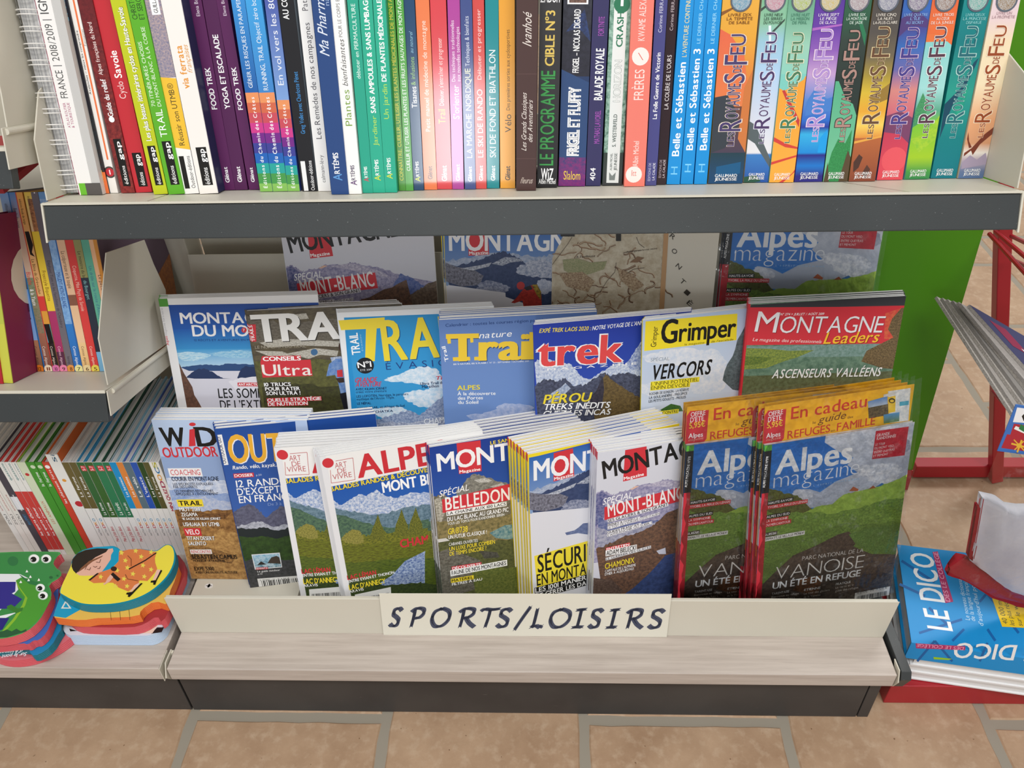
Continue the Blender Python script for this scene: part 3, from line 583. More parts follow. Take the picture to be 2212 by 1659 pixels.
SAGA = [
 ('thick saga volume, orange sky over dark blue, first of the ten', 1529.5, 1605, 398, 1561, '#e8a83c', lambda S: (bands(S, [(-40, '#eab048'), (80, '#e8a83c'), (200, '#e07a3c')]), shape(S, ('#e56a4a', '#e8894a'), [(0, 62), (.3, 75), (.72, 120), (.9, 190), (.85, 300), (0, 300)]), shape(S, '#8d5a2c', [(0, 25), (.4, 12), (.4, 15), (0, 34)]), band(S, 230, 410, '#6d4438', '#1d3f62'), shape(S, '#3a4048', [(0, 210), (.35, 205), (.6, 235), (.75, 270), (.4, 320), (0, 330)]), shape(S, '#d07a40', [(.8, 190), (1, 150), (1, 330), (.75, 300)]), band(S, 330, 410, '#24404c', '#1d4a74'), shape(S, '#1b5a86', [(.2, 360), (.9, 350), (.9, 375), (.2, 385)]), saga(S, 316, 74, '#4b3f6e', '#e9d8c8', ['LIVRE DIX', 'LA TEMPÊTE', 'DE SABLE'], '#7a4a1c', '#4a90b0'))),
 ('thick saga volume with pale icy sky over royal blue', 1606, 1660, 395.5, 1646, '#b9d2ea', lambda S: (bands(S, [(-40, '#78b48c'), (50, '#8fc4a4'), (90, '#9cc8dc'), (160, '#b4d2f0'), (240, '#cfd8ea'), (330, '#e8e6ea'), (334, '#3f7fc4'), (400, '#2b57a8')]), shape(S, '#41504a', [(0, 25), (.4, 5), (.4, 0), (0, 18)]), shape(S, '#3f5048', [(.5, 75), (.95, 45), (.95, 40), (.5, 68)]), shape(S, '#5a6468', [(0, 262), (.25, 270), (1, 345), (1, 362), (.3, 310), (0, 300)]), shape(S, '#e8f2fa', [(.35, 55), (.45, 55), (.55, 110), (.48, 112)]), shape(S, '#2f5a48', [(0, 382), (.5, 378), (.7, 392), (0, 397)]), saga(S, 310, 70, '#4d3a66', '#e4e4f0', ['LIVRE NEUF', 'LES SERRES', 'DU POUVOIR'], '#3c5a48', '#c07a90'))),
 ('thick saga volume, mint green above orange', 1661, 1715, 395.5, 1704.5, '#8cc8b0', lambda S: (bands(S, [(-40, '#5f9a7c'), (40, '#78b094'), (100, '#9ccfb8'), (170, '#8cd0c0')]), band(S, 165, 400, '#f0a23a', '#f4ae44'), shape(S, '#7fccc0', [(0, 160), (1, 160), (.92, 172), (.55, 186), (.2, 196), (0, 190)]), shape(S, '#c8403c', [(.12, 196), (.22, 194), (.95, 260), (.95, 275), (.5, 235)]), shape(S, '#d4443c', [(0, 296), (.5, 310), (1, 318), (1, 322), (.5, 318), (0, 305)]), shape(S, '#d4443c', [(0, 350), (1, 335), (1, 339), (0, 356)]), shape(S, '#d4443c', [(.3, 398), (.9, 375), (1, 366), (1, 372), (.5, 398)]), saga(S, 309, 71, '#4a7a5a', '#f2e8c8', ['LIVRE HUIT', 'LA MISSION', 'DE PÉRIL'], '#4f8a72', '#a8b84a'))),
 ('thick saga volume, violet sky over blue waves', 1716, 1777, 394, 1762, '#7a4fae', lambda S: (bands(S, [(-40, '#4a3490'), (60, '#6a3fa4'), (110, '#9060b8'), (160, '#c4a0d0'), (215, '#5f8ad0'), (260, '#2f6cc8'), (275, '#2a3aa0'), (290, '#38b0e4'), (330, '#1f8ad8'), (335, '#2c2a86'), (358, '#1f78cc'), (380, '#302c84'), (400, '#302c84')]), shape(S, '#b06ac0', [(0, 60), (1, 52), (1, 56), (0, 66)]), shape(S, '#4a80cc', [(.1, 220), (.3, 195), (.5, 200), (.8, 214), (1, 210), (1, 240), (.1, 250)]), shape(S, '#20a0e8', [(.7, 330), (.72, 300), (.95, 280), (1, 330)]), saga(S, 306, 63, '#b090d0', '#f0dce8', ['LIVRE SEPT', 'LE PIÈGE', 'DE GLACE'], '#e8dff0', '#c9b460'))),
 ('thick saga volume in dark forest green', 1777.5, 1832, 393.5, 1827, '#2c4a3c', lambda S: (bands(S, [(-40, '#3a6a50'), (40, '#2f5a44'), (90, '#35423c'), (180, '#2c3834')]), band(S, 175, 400, '#58b088', '#7cc49c'), shape(S, '#2c3834', [(.0, 165), (1, 165), (1, 250), (.8, 225), (.5, 215), (.1, 172)]), shape(S, '#2f7a54', [(.55, 40), (.95, 100), (.95, 75), (.6, 30)]), shape(S, '#3f9a58', [(0, 400), (.2, 330), (.4, 300), (.7, 310), (.9, 280), (1, 400)], c2='#2a7a44', sc=200), shape(S, '#5a4a34', [(0, 400), (.1, 350), (.25, 395)]), shape(S, '#5a4a34', [(.6, 400), (.85, 325), (1, 340), (1, 400)]), saga(S, 307, 65, '#b08a80', '#26302c', ['LIVRE SIX', 'LA MONTAGNE', 'DE JADE'], '#cfe0d4', '#a08a90'))),
 ('thick saga volume, grey sky over golden light and brown rock', 1833, 1892, 393, 1888, '#8a7240', lambda S: (bands(S, [(-40, '#4a4644'), (70, '#57514c'), (120, '#6f6450'), (165, '#a8923c'), (200, '#d8b83c'), (240, '#e8a838'), (270, '#f4d060'), (300, '#e08a3c')]), band(S, 298, 400, '#b8683c', '#8a4834'), shape(S, '#9a7a38', [(.3, 210), (.8, 190), (1, 180), (1, 215), (.6, 225)]), shape(S, '#e8a84a', [(0, 305), (1, 293), (1, 297), (0, 310)]), shape(S, '#4f342c', [(.08, 350), (.25, 333), (.4, 340), (.3, 362), (.12, 372)]), shape(S, '#5a3a30', [(.45, 375), (.6, 356), (.75, 366), (.62, 385)]), saga(S, 300, 58, '#6a4a34', '#e4d0a0', ['LIVRE CINQ', 'LA NUIT-', 'LA-PLUS-CLAIRE'], '#e0d8cc', '#7f7f96'))),
 ('thick saga volume, blue sky fading to pink and red', 1893.5, 1952, 390, 1953, '#4a5aa0', lambda S: (bands(S, [(-40, '#2f58a8'), (20, '#3a6ab8'), (60, '#4a4a94'), (100, '#3a6cb8'), (150, '#6a6aac'), (195, '#d88a84'), (240, '#d4707c'), (290, '#8a4468')]), band(S, 275, 400, '#c43e5a', '#e4505c'), shape(S, '#54407c', [(0, 40), (.5, 20), (1, 45), (1, 60), (.4, 55), (0, 80)]), shape(S, '#7a4468', [(0, 250), (.5, 240), (1, 255), (1, 310), (.6, 290), (0, 285)]), dot(S, '#e85a64', .55, 345, .013), saga(S, 300, 60, '#4a3f8a', '#d8bcd0', ['LIVRE QUATRE', 'L’ÎLE', 'AU SECRET'], '#8fb4e8', '#7a6a8a'))),
 ('thick saga volume, orange top, pale blue sky and lime foot', 1953.5, 2009, 388.5, 2014, '#8fd0d0', lambda S: (band(S, -40, 100, '#e0603c', '#ea7a40'), bands(S, [(90, '#8ad0cc'), (190, '#a4dcd8'), (240, '#5aa888'), (265, '#7ac43c'), (340, '#a4cc2c'), (370, '#4a9c48'), (395, '#3a8c50')]), shape(S, '#e8703c', [(.0, 95), (.0, 72), (.4, 72), (1, 98), (1, 60), (0, 60)]), shape(S, '#58a868', [(0, 240), (.2, 200), (.5, 230), (.4, 260), (0, 275)], c2='#2f7a5c', sc=200), shape(S, '#8cc43a', [(.0, 300), (.5, 290), (1, 250), (1, 300), (.4, 330)], c2='#b4d43a'), saga(S, 298, 58, '#5a3a4a', '#e8f0ec', ['LIVRE TROIS', 'AU CŒUR', 'DE LA JUNGLE'], '#f0e0d4', '#8a6a5a'))),
 ('thick saga volume in deep teal with dark branches', 2010, 2067, 386.5, 2083, '#178a8c', lambda S: (bands(S, [(-40, '#1f9090'), (90, '#147c80'), (200, '#2a9c8c'), (300, '#148084'), (395, '#127a88')]), shape(S, '#1a4a60', [(.0, 225), (.5, 190), (.8, 135), (.95, 125), (.9, 140), (.7, 180), (.3, 230), (.05, 300)]), shape(S, '#2aa888', [(.35, 230), (.8, 180), (.75, 230), (.45, 260)], c2='#178a7c'), saga(S, 298, 57, '#2a6a74', '#b8dcd4', ['LIVRE DEUX', 'LA PRINCESSE', 'DISPARUE'], '#8fd0d0', '#5aa89c'))),
 ('thick saga volume in peach and cream, against the right end divider', 2069, 2125.6, 386.5, 2145.6, '#ecd4b4', lambda S: (bands(S, [(-40, '#e4d0dc'), (40, '#e8d0d0'), (90, '#f0dcb8'), (180, '#f2e0bc'), (260, '#e8a87a'), (310, '#d89c74'), (330, '#ece4da'), (345, '#b8a8b4'), (370, '#6a7ca0'), (395, '#5a78a4')]), shape(S, '#7a3a28', [(.05, 330), (.3, 320), (.7, 290), (1, 275), (1, 290), (.6, 312), (.4, 335), (.3, 325), (.05, 338)]), shape(S, '#7a3a28', [(.05, 285), (.15, 305), (.3, 318), (.2, 320), (.05, 300)]), shape(S, '#a89ab0', [(.05, 350), (.3, 335), (.6, 345), (.9, 330), (1, 345), (1, 355), (.05, 365)]), saga(S, 297, 55, '#9a4a28', '#f6e4c8', ['LIVRE UN', 'LA PROPHÉTIE'], '#b89aa0', '#8a6a40'))),
]
for i, (lab, a, b, y, xt, base, dr) in enumerate(SAGA):
    book(lab, fit_right(spine_pose(SP, SN, SB, a, b, y, xt, 0), SAGA[i+1][4] if i+1 < len(SAGA) else 2209), .225, .145, base, dr)
# wire-bound road atlas at the left end
pz = spine_pose(SP, SN, SB, 131, 219, 423, 30, 0); A, U, V, w = pz; S = Surf(A, U, V, w, .27); Hh_ = .27
root = empty('road_atlas', S.mw(), 'thick wire-bound road atlas with white and magenta spine at the left end', 'book')
mb = MB(); mb.box((.001, .002, -.2), (w*.40, Hh_, -.004), 'pages_upright'); mb.box((w*.46, .002, -.2), (w*.98, Hh_, -.0015), 'pages_upright'); q = mb.obj('pages', root, local=True)
S.mb.box((w*.41, 0, -.2), (w*.47, Hh_, -.003), 'print', '#a01c4e'); S.mb.box((w*.46, 0, -.001), (w*.80, Hh_, 0), 'print', '#f4f2f0'); S.mb.box((w*.98, 0, -.2), (w, Hh_, -.001), 'print', '#dcdad8'); S.mb.box((w*.8, 0, -.001), (w, Hh_, -.0005), 'print', '#c9c8c6')
band(S, 396, 424, '#6fbf35', None, .49, .64); band(S, 396, 424, '#5a5654', None, .64, 1.0)
st(S, 'FRANCE', 212, 152, .62, .16, '#4a4a4a', .0); st(S, '2018/2019', 132, 52, .62, .16, '#5a5a5a', .0); st(S, 'IGN', 30, -12, .60, .19, '#4a4a4a', .01); st(S, '|', 143, 141, .6, .15, '#777777'); st(S, '|', 44, 42, .6, .15, '#777777')
st(S, 'ATLAS ROUTIER', 276, 222, .58, .06, '#b04a78', .01); st(S, '& TOURISTIQUE', 276, 222, .67, .06, '#b04a78', .01)
q = S.mb.obj('cover', root, local=True)
mb = MB()
for i in range(17):
    for dy in (0, .0042):
        y = .006+i*.0156+dy; mb.tube([(w*.20+w*.25*math.cos(a), y+.001*math.sin(a), -.006+.012*math.sin(a)) for a in [math.pi*k/10 for k in range(-1, 12)]], .0006, 'white_wire', 6)
q = mb.obj('spiral_wire', root, local=True)
mb = MB(); mb.box((w*.0, .001, -.0035), (w*.36, Hh_, -.002), 'clear_film'); q = mb.obj('clear_cover', root, local=True, label='clear plastic cover strip behind the wire')
# ---------------------------------------------------------------- magazines
MW, MH = .21, .275
POSE = {'wid': (-.502, .1402, .146, .0013, .1839, -.0075), 'outdoor': (-.4083, .1242, .146, .1868, .1696, -.0337), 'alp0': (-.3188, .0816, .1458, .106, .197, -.0176), 'alp': (-.2511, .0722, .1457, .2723, .164, -.024), 'belle': (-.1161, .0749, .146, .2951, .2287, -.0502), 'secu': (.0105, .0738, .1459, .337, .1721, -.0391), 'mb': (.0925, .0745, .146, .2666, .179, -.0489), 'alpesL': (.2104, .0766, .1461, .2228, .2372, -.0347), 'alpesR': (.317, .0726, .1457, .2367, .2674, -.0153),
 'mdm': (-.4923, .2189, .2789, .111, .255, -.0413), 'trails': (-.3692, .2187, .2582, .0608, .2662, .0065), 'evasion': (-.2464, .2122, .2581, .0784, .2668, -.0069), 'nature': (-.1118, .2012, .2578, .1342, .2191, -.0309), 'trek': (.0166, .196, .2577, .165, .1821, -.0151), 'grimper': (.1621, .2008, .2578, .21, .2025, -.0114), 'leaders': (.2949, .2163, .2683, .1005, .2316, -.0129),
 'mb_back': (-.3347, .3187, .3377, .0337, .2325, -.004), 'secu_back': (-.1125, .322, .338, .030, .225, -.012), 'map_back': (.0350, .318, .338, -.0525, .263, -.0021), 'alpes_back': (.2747, .330, .338, -.0466, .251, .007)}
def pose_surf(k, w=MW, h=MH):
    x, y, z, yaw, lean, roll = POSE[k]
    u = Vector((math.cos(yaw), math.sin(yaw), 0)); b = Vector((-math.sin(yaw), math.cos(yaw), 0)); v = b*math.sin(lean)+Vector((0, 0, math.cos(lean)))
    return Surf((x, y, z), u*math.cos(roll)+v*math.sin(roll), v*math.cos(roll)-u*math.sin(roll), w, h)
A_ = (320, 480, 3.456); B_ = (900, 480, 3.456); C_ = (1380, 480, 3.456); D_ = (320, 860, 3.607); E_ = (880, 860, 3.607); F_ = (1420, 780, 3.0717)
def full(s, col, **k): s.poly(col, [(0, 0), (s.w, 0), (s.w, s.h), (0, s.h)], **k)
def sub(s, v0, v1, col, u0=0, u1=1, **k): s.poly(col, [(u0*s.w, v0*s.h), (u1*s.w, v0*s.h), (u1*s.w, v1*s.h), (u0*s.w, v1*s.h)], **k)
RED = '#d2343f'; YEL = '#f4dc3a'
def art_wid(s):
    full(s, ('#bcd0ee', '#8ba6d4')); s.crop(*D_)
    s.ridge('#93abd4', [(40, 470), (200, 440), (330, 470), (480, 450), (700, 480)], 900, 10)
    s.ridge('#b3c2de', [(100, 640), (300, 610), (420, 650), (560, 640), (760, 690)], 900, 12, c2='#e3e8f2', sc=45)
    s.ridge('#7f9bd0', [(120, 720), (330, 690), (520, 745), (760, 740)], 900, 8, c2='#a9bbdc', sc=40)
    s.ridge('#c8cede', [(180, 800), (420, 770), (560, 800), (760, 790)], 900, 14, c2='#98acd4', sc=60)
    s.ridge('#b98a50', [(190, 880), (250, 862), (330, 862), (420, 885), (520, 868), (640, 870), (720, 880), (1300, 900)], 1600, 8, c2='#6b4626', sc=28)
    s.ridge('#cfa262', [(230, 1120), (350, 1060), (480, 1100), (560, 1020), (700, 1060), (1300, 1100)], 1600, 14, c2='#8a5f34', sc=40, amp=.8)
    s.p('#8d6238', [(215, 870), (330, 880), (480, 900), (650, 890), (600, 940), (400, 960), (250, 1000)], c2='#4c3220', sc=60)
    s.p('#5c4028', [(310, 1160), (420, 1150), (560, 1190), (690, 1230), (650, 1290), (420, 1260), (330, 1260)], c2='#b98a50', sc=50)
    s.t('W', 122, 375, 302, 374, 143, '#141414', .06); s.t('D', 392, 374, 545, 373, 146, '#141414', .06); s.p(RED, [(322, 245), (362, 238), (370, 372), (318, 376)]); s.ell(RED, 345, 204, 26, 14)
    s.t('OUTDOOR', 125, 462, 546, 453, 76, RED, .05)
    s.t('COACHING', 180, 600, 410, 598, 42, RED, .0, bg='#f2f2f4'); s.t('COURIR EN MONTAGNE', 187, 645, 553, 643, 32, '#1d2438', .03)
    for t, a in (('LES SPÉCIFICITÉS EXPLIQUÉES', (197, 680, 508, 677)), ('PAR DES EXPERTS', (200, 702, 385, 701)), ('LES DERNIÈRES RECHERCHES', (210, 734, 510, 731)), ('APPLIQUÉES À L’ENTRAÎNEMENT', (218, 757, 550, 754))): s.t(t, *a, 19, '#222a40', .02)
    s.t('TRAIL', 245, 836, 420, 834, 36, '#1a1a1a', .05, bg=YEL)
    for t, a, h in (('MIUT 2019', (248, 880, 408, 880), 28), ('ZEGAMA', (262, 920, 388, 918), 28), ('9E SACRE DE KILIAN JORNET', (270, 948, 567, 946), 18), ('USHUAIA BY UTMB', (278, 996, 558, 996), 29)): s.t(t, *a, h, '#ffffff', .03, shadow=('#3a2a20', .08))
    s.t('VELO', 300, 1060, 405, 1060, 38, '#ffffff', .03, bg=RED); s.t('TITAN DESERT', 306, 1104, 522, 1104, 28, '#ffffff', .03, shadow=('#3a2a20', .08)); s.t('SALENTO', 318, 1144, 455, 1144, 28, '#ffffff', .03, shadow=('#3a2a20', .08))
    s.t('RENCONTRE', 340, 1206, 492, 1205, 22, RED, .02, bg='#f4f0ea'); s.t('SÉBASTIEN CAMUS', 347, 1250, 697, 1250, 32, '#1d1a18', .03); s.t('MONSIEUR ULTRA-TRAIL', 355, 1273, 605, 1273, 16, '#1d1a18', .02)
    s.t('EXPE 5300', 365, 1340, 518, 1340, 28, '#2a2018', .03); s.t('AVENTURE EN HAUTE-ALTITUDE', 372, 1364, 698, 1364, 17, '#2a2018', .02)
def art_outdoor(s):
    full(s, ('#1c4c9c', '#4c74c0')); s.crop(*D_)
    s.ridge('#6d6f86', [(650, 900), (720, 850), (800, 830), (860, 870), (920, 930), (980, 880), (1040, 840), (1150, 900), (1500, 850)], 1500, 12, c2='#4a4a60', sc=50)
    s.ridge('#c9ccd6', [(690, 1000), (800, 970), (880, 960), (960, 1000), (1080, 985), (1500, 980)], 1500, 8, c2='#8a8d9c', sc=50)
    s.ridge('#262e30', [(690, 1015), (800, 1020), (900, 1005), (1000, 1030), (1100, 1010), (1500, 1020)], 1500, 8)
    s.ridge('#3f5a2a', [(700, 1075), (800, 1085), (900, 1075), (1000, 1095), (1100, 1070), (1500, 1080)], 1500, 4, c2='#2a3c22', sc=30)
    s.ridge('#3a3c3c', [(730, 1270), (900, 1235), (1100, 1260), (1500, 1250)], 1700, 8, c2='#55565a', sc=60)
    s.t('OU', 642, 505, 925, 492, 215, '#f0b53a', .05, full='OUTDOOR', shadow=('#f2f2f4', .03))
    sub(s, .79, .965, '#f2f2f2', .008, .035); s.t('OUTDOOR GO!', 610, 508, 562, 300, 26, '#2a3a66', .03)
    s.t('Rando, vélo, kayak', 660, 556, 990, 532, 28, '#ffffff', .03, full='Rando, vélo, kayak...', sh=.15)
    s.t('DOSSIER', 675, 616, 818, 608, 22, '#ffffff', .04, bg=RED); s.t('p.50', 842, 606, 885, 603, 14, '#c8d4ea', .0)
    for a, f, c in (('12 RAND', '12 RANDOS', (690, 696, 1020, 672)), ('D’EXCEPT', 'D’EXCEPTION', (697, 758, 1030, 734)), ('EN FRAN', 'EN FRANCE', (712, 818, 1035, 795))): s.t(a, *c, 54, '#ffffff', .015, full=f)
    s.t('De 3 à', 935, 838, 1040, 830, 22, '#8fa8dc', .0)
    s.p('#f2f2f4', [(805, 1218), (1025, 1203), (1045, 1318), (832, 1335)]); s.p(('#7fb8d8', '#2a6f80'), [(812, 1224), (1020, 1210), (1038, 1312), (838, 1328)], c2='#cfe2ea', sc=40); s.p('#4a4038', [(930, 1285), (960, 1240), (1000, 1228), (1022, 1240), (1034, 1290)]); s.p('#3a3430', [(850, 1300), (880, 1270), (920, 1295)])
    s.t('BIARRITZ', 845, 1334, 930, 1328, 11, '#ffffff', .03, bg=RED); s.t('Le guide outdoor', 852, 1357, 1028, 1344, 14, '#ffffff', .02); s.t('p.12', 855, 1375, 892, 1372, 11, '#ffffff')
    s.bars([(850, 1406), (1300, 1372), (1310, 1432), (865, 1470)]); s.t('L 17460 - 12 - F: 6,90 €', 875, 1424, 1100, 1408, 11, '#222222', .01)
def art_alp(s):
    full(s, '#f3f2f0'); s.crop(*D_, view=pose_surf('alp'))
    s.p(('#1a55ae', '#4a8ccc'), [(1412, 692), (2700, 430), (2900, 1700), (1560, 1700)])
    s.ridge('#e4e8f0', [(1425, 790), (1500, 832), (1560, 800), (1640, 748), (1700, 764), (1780, 712), (1850, 762), (1930, 778), (2040, 735), (2200, 740), (2600, 640)], 1700, 8, c2='#5a84c0', sc=70)
    s.ridge('#7d97a8', [(1435, 850), (1560, 880), (1700, 900), (1850, 900), (2000, 850), (2200, 830), (2600, 760)], 1700, 10, c2='#3f6070', sc=60)
    s.ridge('#5f8060', [(1440, 900), (1600, 940), (1750, 990), (1900, 1010), (2100, 960), (2600, 880)], 1700, 10, c2='#2f4a48', sc=70)
    s.ridge('#8a8a2e', [(1490, 1120), (1560, 1060), (1620, 1040), (1700, 1080), (1780, 1040), (1900, 1050), (2100, 1020), (2600, 960)], 1300, 14, c2='#3c4a20', sc=90)
    s.ell('#a8a050', 1600, 1085, 75, 50, c2='#5a5c28', sc=160)
    for x, t, b in ((1790, 905, 1105), (1975, 865, 1075), (2085, 850, 1065), (2250, 800, 1040)):
        s.p('#3f4a20', [(x, t), (x+22, t+70), (x+50, t+130), (x+58, b), (x-58, b), (x-45, t+120), (x-20, t+60)], c2='#8a8a34', sc=150)
    s.ridge('#4c4a1e', [(1500, 1165), (1650, 1150), (1800, 1130), (2000, 1110), (2700, 1000)], 1700, 6, c2='#7f8a2a', sc=45, st=.8)
    s.ridge('#3a4a20', [(1520, 1290), (1700, 1270), (1900, 1260), (2700, 1150)], 1700, 8, c2='#6a7a28', sc=40, st=.8)
    s.p('#3a5a9c', [(1760, 1470), (1900, 1380), (2000, 1270), (2160, 1190), (2500, 1150), (2500, 1420), (2200, 1450)], c2='#c4d4ea', sc=80)
    s.ridge('#2c3a22', [(1540, 1400), (1700, 1420), (1850, 1460), (2000, 1450), (2300, 1400), (2700, 1350)], 1700, 10, c2='#4a5a2c', sc=70)
    s.t('BALADES RANDOS & DÉCOU', 1424, 728, 2116, 587, 36, YEL, .05, full='BALADES RANDOS & DÉCOUVERTES', shadow=('#1a3060', .08))
    sub(s, 0, 1, '#e9e9ec', 0, .036); s.t('ALPES LOISIRS - BALADES RANDOS', 1512, 1500, 1424, 960, 11, '#b9bac4', 0); s.ell(RED, 1401, 505, 45, 38)
    s.line('#c87070', 4, [(1460, 490), (1595, 465), (1612, 635), (1427, 662), (1420, 560)])
    s.t('ART', 1458, 547, 1550, 533, 42, '#c04a4e', -.01); s.t('DE', 1478, 588, 1546, 577, 38, '#c04a4e', -.01); s.t('VIVRE', 1440, 636, 1588, 613, 40, '#c04a4e', -.01)
    s.t('ALP', 1645, 620, 2088, 537, 172, '#d0303a', .05, full='ALPES')
    s.t('MONT', 1832, 736, 2094, 688, 80, '#ffffff', .06, full='MONT BLANC')
    s.t('CHA', 1968, 1166, 2128, 1138, 62, RED, .06, full='CHAMONIX')
    s.t('LAC LÉMAN', 1555, 1416, 1778, 1372, 34, RED, .06); s.t('ENTRE EVIAN ET THONON', 1560, 1440, 1918, 1366, 22, '#ffffff', .03); s.t('LAC D’ANNECY', 1568, 1494, 1850, 1440, 38, YEL, .05); s.t('ARAVIS', 1570, 1518, 1680, 1496, 20, '#ffffff', .03)
    s.bars([(1610, 1530), (1890, 1470), (1900, 1600), (1620, 1650)]); s.t('w w w . a l p e s', 1700, 1660, 2100, 1580, 12, '#d0303a', 0)
def title_mont(s, col, vis='MONT', x=(240, 571, 800, 478), h=134, **k): s.t(vis, *x, h, col, .045, full='MONTAGNES', **k)
def art_belle(s):
    full(s, ('#1a3c92', '#3a78cc')); s.crop(*E_)
    s.ridge('#98968c', [(380, 720), (425, 690), (470, 622), (520, 590), (570, 600), (640, 620), (720, 650), (800, 670), (1200, 720)], 1300, 8, c2='#5c5a56', sc=70)
    s.p('#d8d6d2', [(520, 640), (600, 620), (660, 640), (640, 655), (560, 660)], c2='#8a8880', sc=150); s.p('#cfcdc8', [(640, 690), (740, 660), (760, 680), (680, 700)], c2='#8a8880', sc=150)
    s.ridge('#8a8272', [(200, 770), (280, 745), (330, 780), (600, 780), (1200, 760)], 1600, 8, c2='#55523f', sc=60)
    s.p('#cfcabc', [(210, 790), (260, 770), (290, 900), (260, 980), (235, 960)], c2='#6a6656', sc=100)
    s.ridge('#9a8a5c', [(230, 960), (400, 940), (600, 950), (800, 900), (1300, 880)], 1600, 10, c2='#5a5636', sc=50)
    s.p('#3f7482', [(640, 1050), (760, 990), (1100, 960), (1100, 1060), (780, 1100), (690, 1090)], c2='#9ab0a8', sc=60)
    s.ridge('#66683c', [(240, 1100), (420, 1090), (620, 1120), (800, 1100), (1300, 1080)], 1700, 10, c2='#3c4228', sc=60)
    s.p('#d4d2cc', [(235, 1100), (300, 1090), (330, 1110), (240, 1125)])
    s.p('#7a776c', [(240, 1200), (330, 1170), (420, 1210), (560, 1260), (640, 1350), (560, 1480), (300, 1560), (255, 1500)], c2='#45423a', sc=60); s.ridge('#4c5a2c', [(500, 1330), (620, 1290), (760, 1330), (1200, 1300)], 1700, 12, c2='#7a8040', sc=80)
    s.p('#5c5a52', [(560, 1190), (700, 1200), (720, 1240), (600, 1250)], c2='#38372f', sc=80)
    s.p(RED, [(383, 352), (570, 328), (578, 568), (402, 592)]); title_mont(s, '#f6f6f8')
    s.t('Magazine', 407, 585, 568, 563, 22, '#ffffff', .04); s.t('LE SAN', 648, 363, 792, 337, 26, YEL, .05, full='LE SANCY')
    s.p(RED, [(270, 790), (1150, 585), (1150, 725), (275, 895)]); s.t('BELLEDON', 300, 873, 797, 792, 98, '#f4f2ee', .03, full='BELLEDONNE', track=.13)
    s.t('SPÉCIAL', 248, 772, 478, 716, 46, '#ffffff', .01, sh=.25)
    s.t('LA CHAÎNE AUX 100 LACS', 312, 911, 766, 834, 22, '#1a1a1a', .03, bg='#f2f2f0'); s.t('DU LAC BLANC AU GRAND PIC', 312, 962, 788, 882, 32, '#ffffff', .03, shadow=('#3a3626', .07)); s.t('TOUS LES TOPOS POUR RANDONNER SEREIN', 314, 990, 755, 914, 19, '#f4f4f0', .02)
    s.t('GR®738', 318, 1062, 470, 1038, 44, YEL, .02); s.t('UN FUTUR CLASSIQUE !', 320, 1098, 618, 1055, 28, '#ffffff', .02); s.t('CABANES OUVERTES', 323, 1150, 548, 1118, 22, '#ffffff', .01); s.t('UN LUXE POUR COMBIEN', 328, 1191, 682, 1132, 30, YEL, .02); s.t('DE TEMPS ENCORE ?', 330, 1228, 615, 1182, 30, YEL, .02)
    s.t('DÉCOUVERTE', 352, 1337, 570, 1303, 20, '#ffffff', .04, bg=RED); s.t('FAUNE DE NOS MONTAGNES', 346, 1378, 768, 1297, 30, '#1a1a1a', .03, bg='#f2f2f0'); s.t('MATÉRIEL', 346, 1432, 510, 1404, 20, '#1a1a1a', .04, bg=YEL); s.t('FILTRES À EAU', 348, 1460, 582, 1417, 19, '#ffffff', .04)
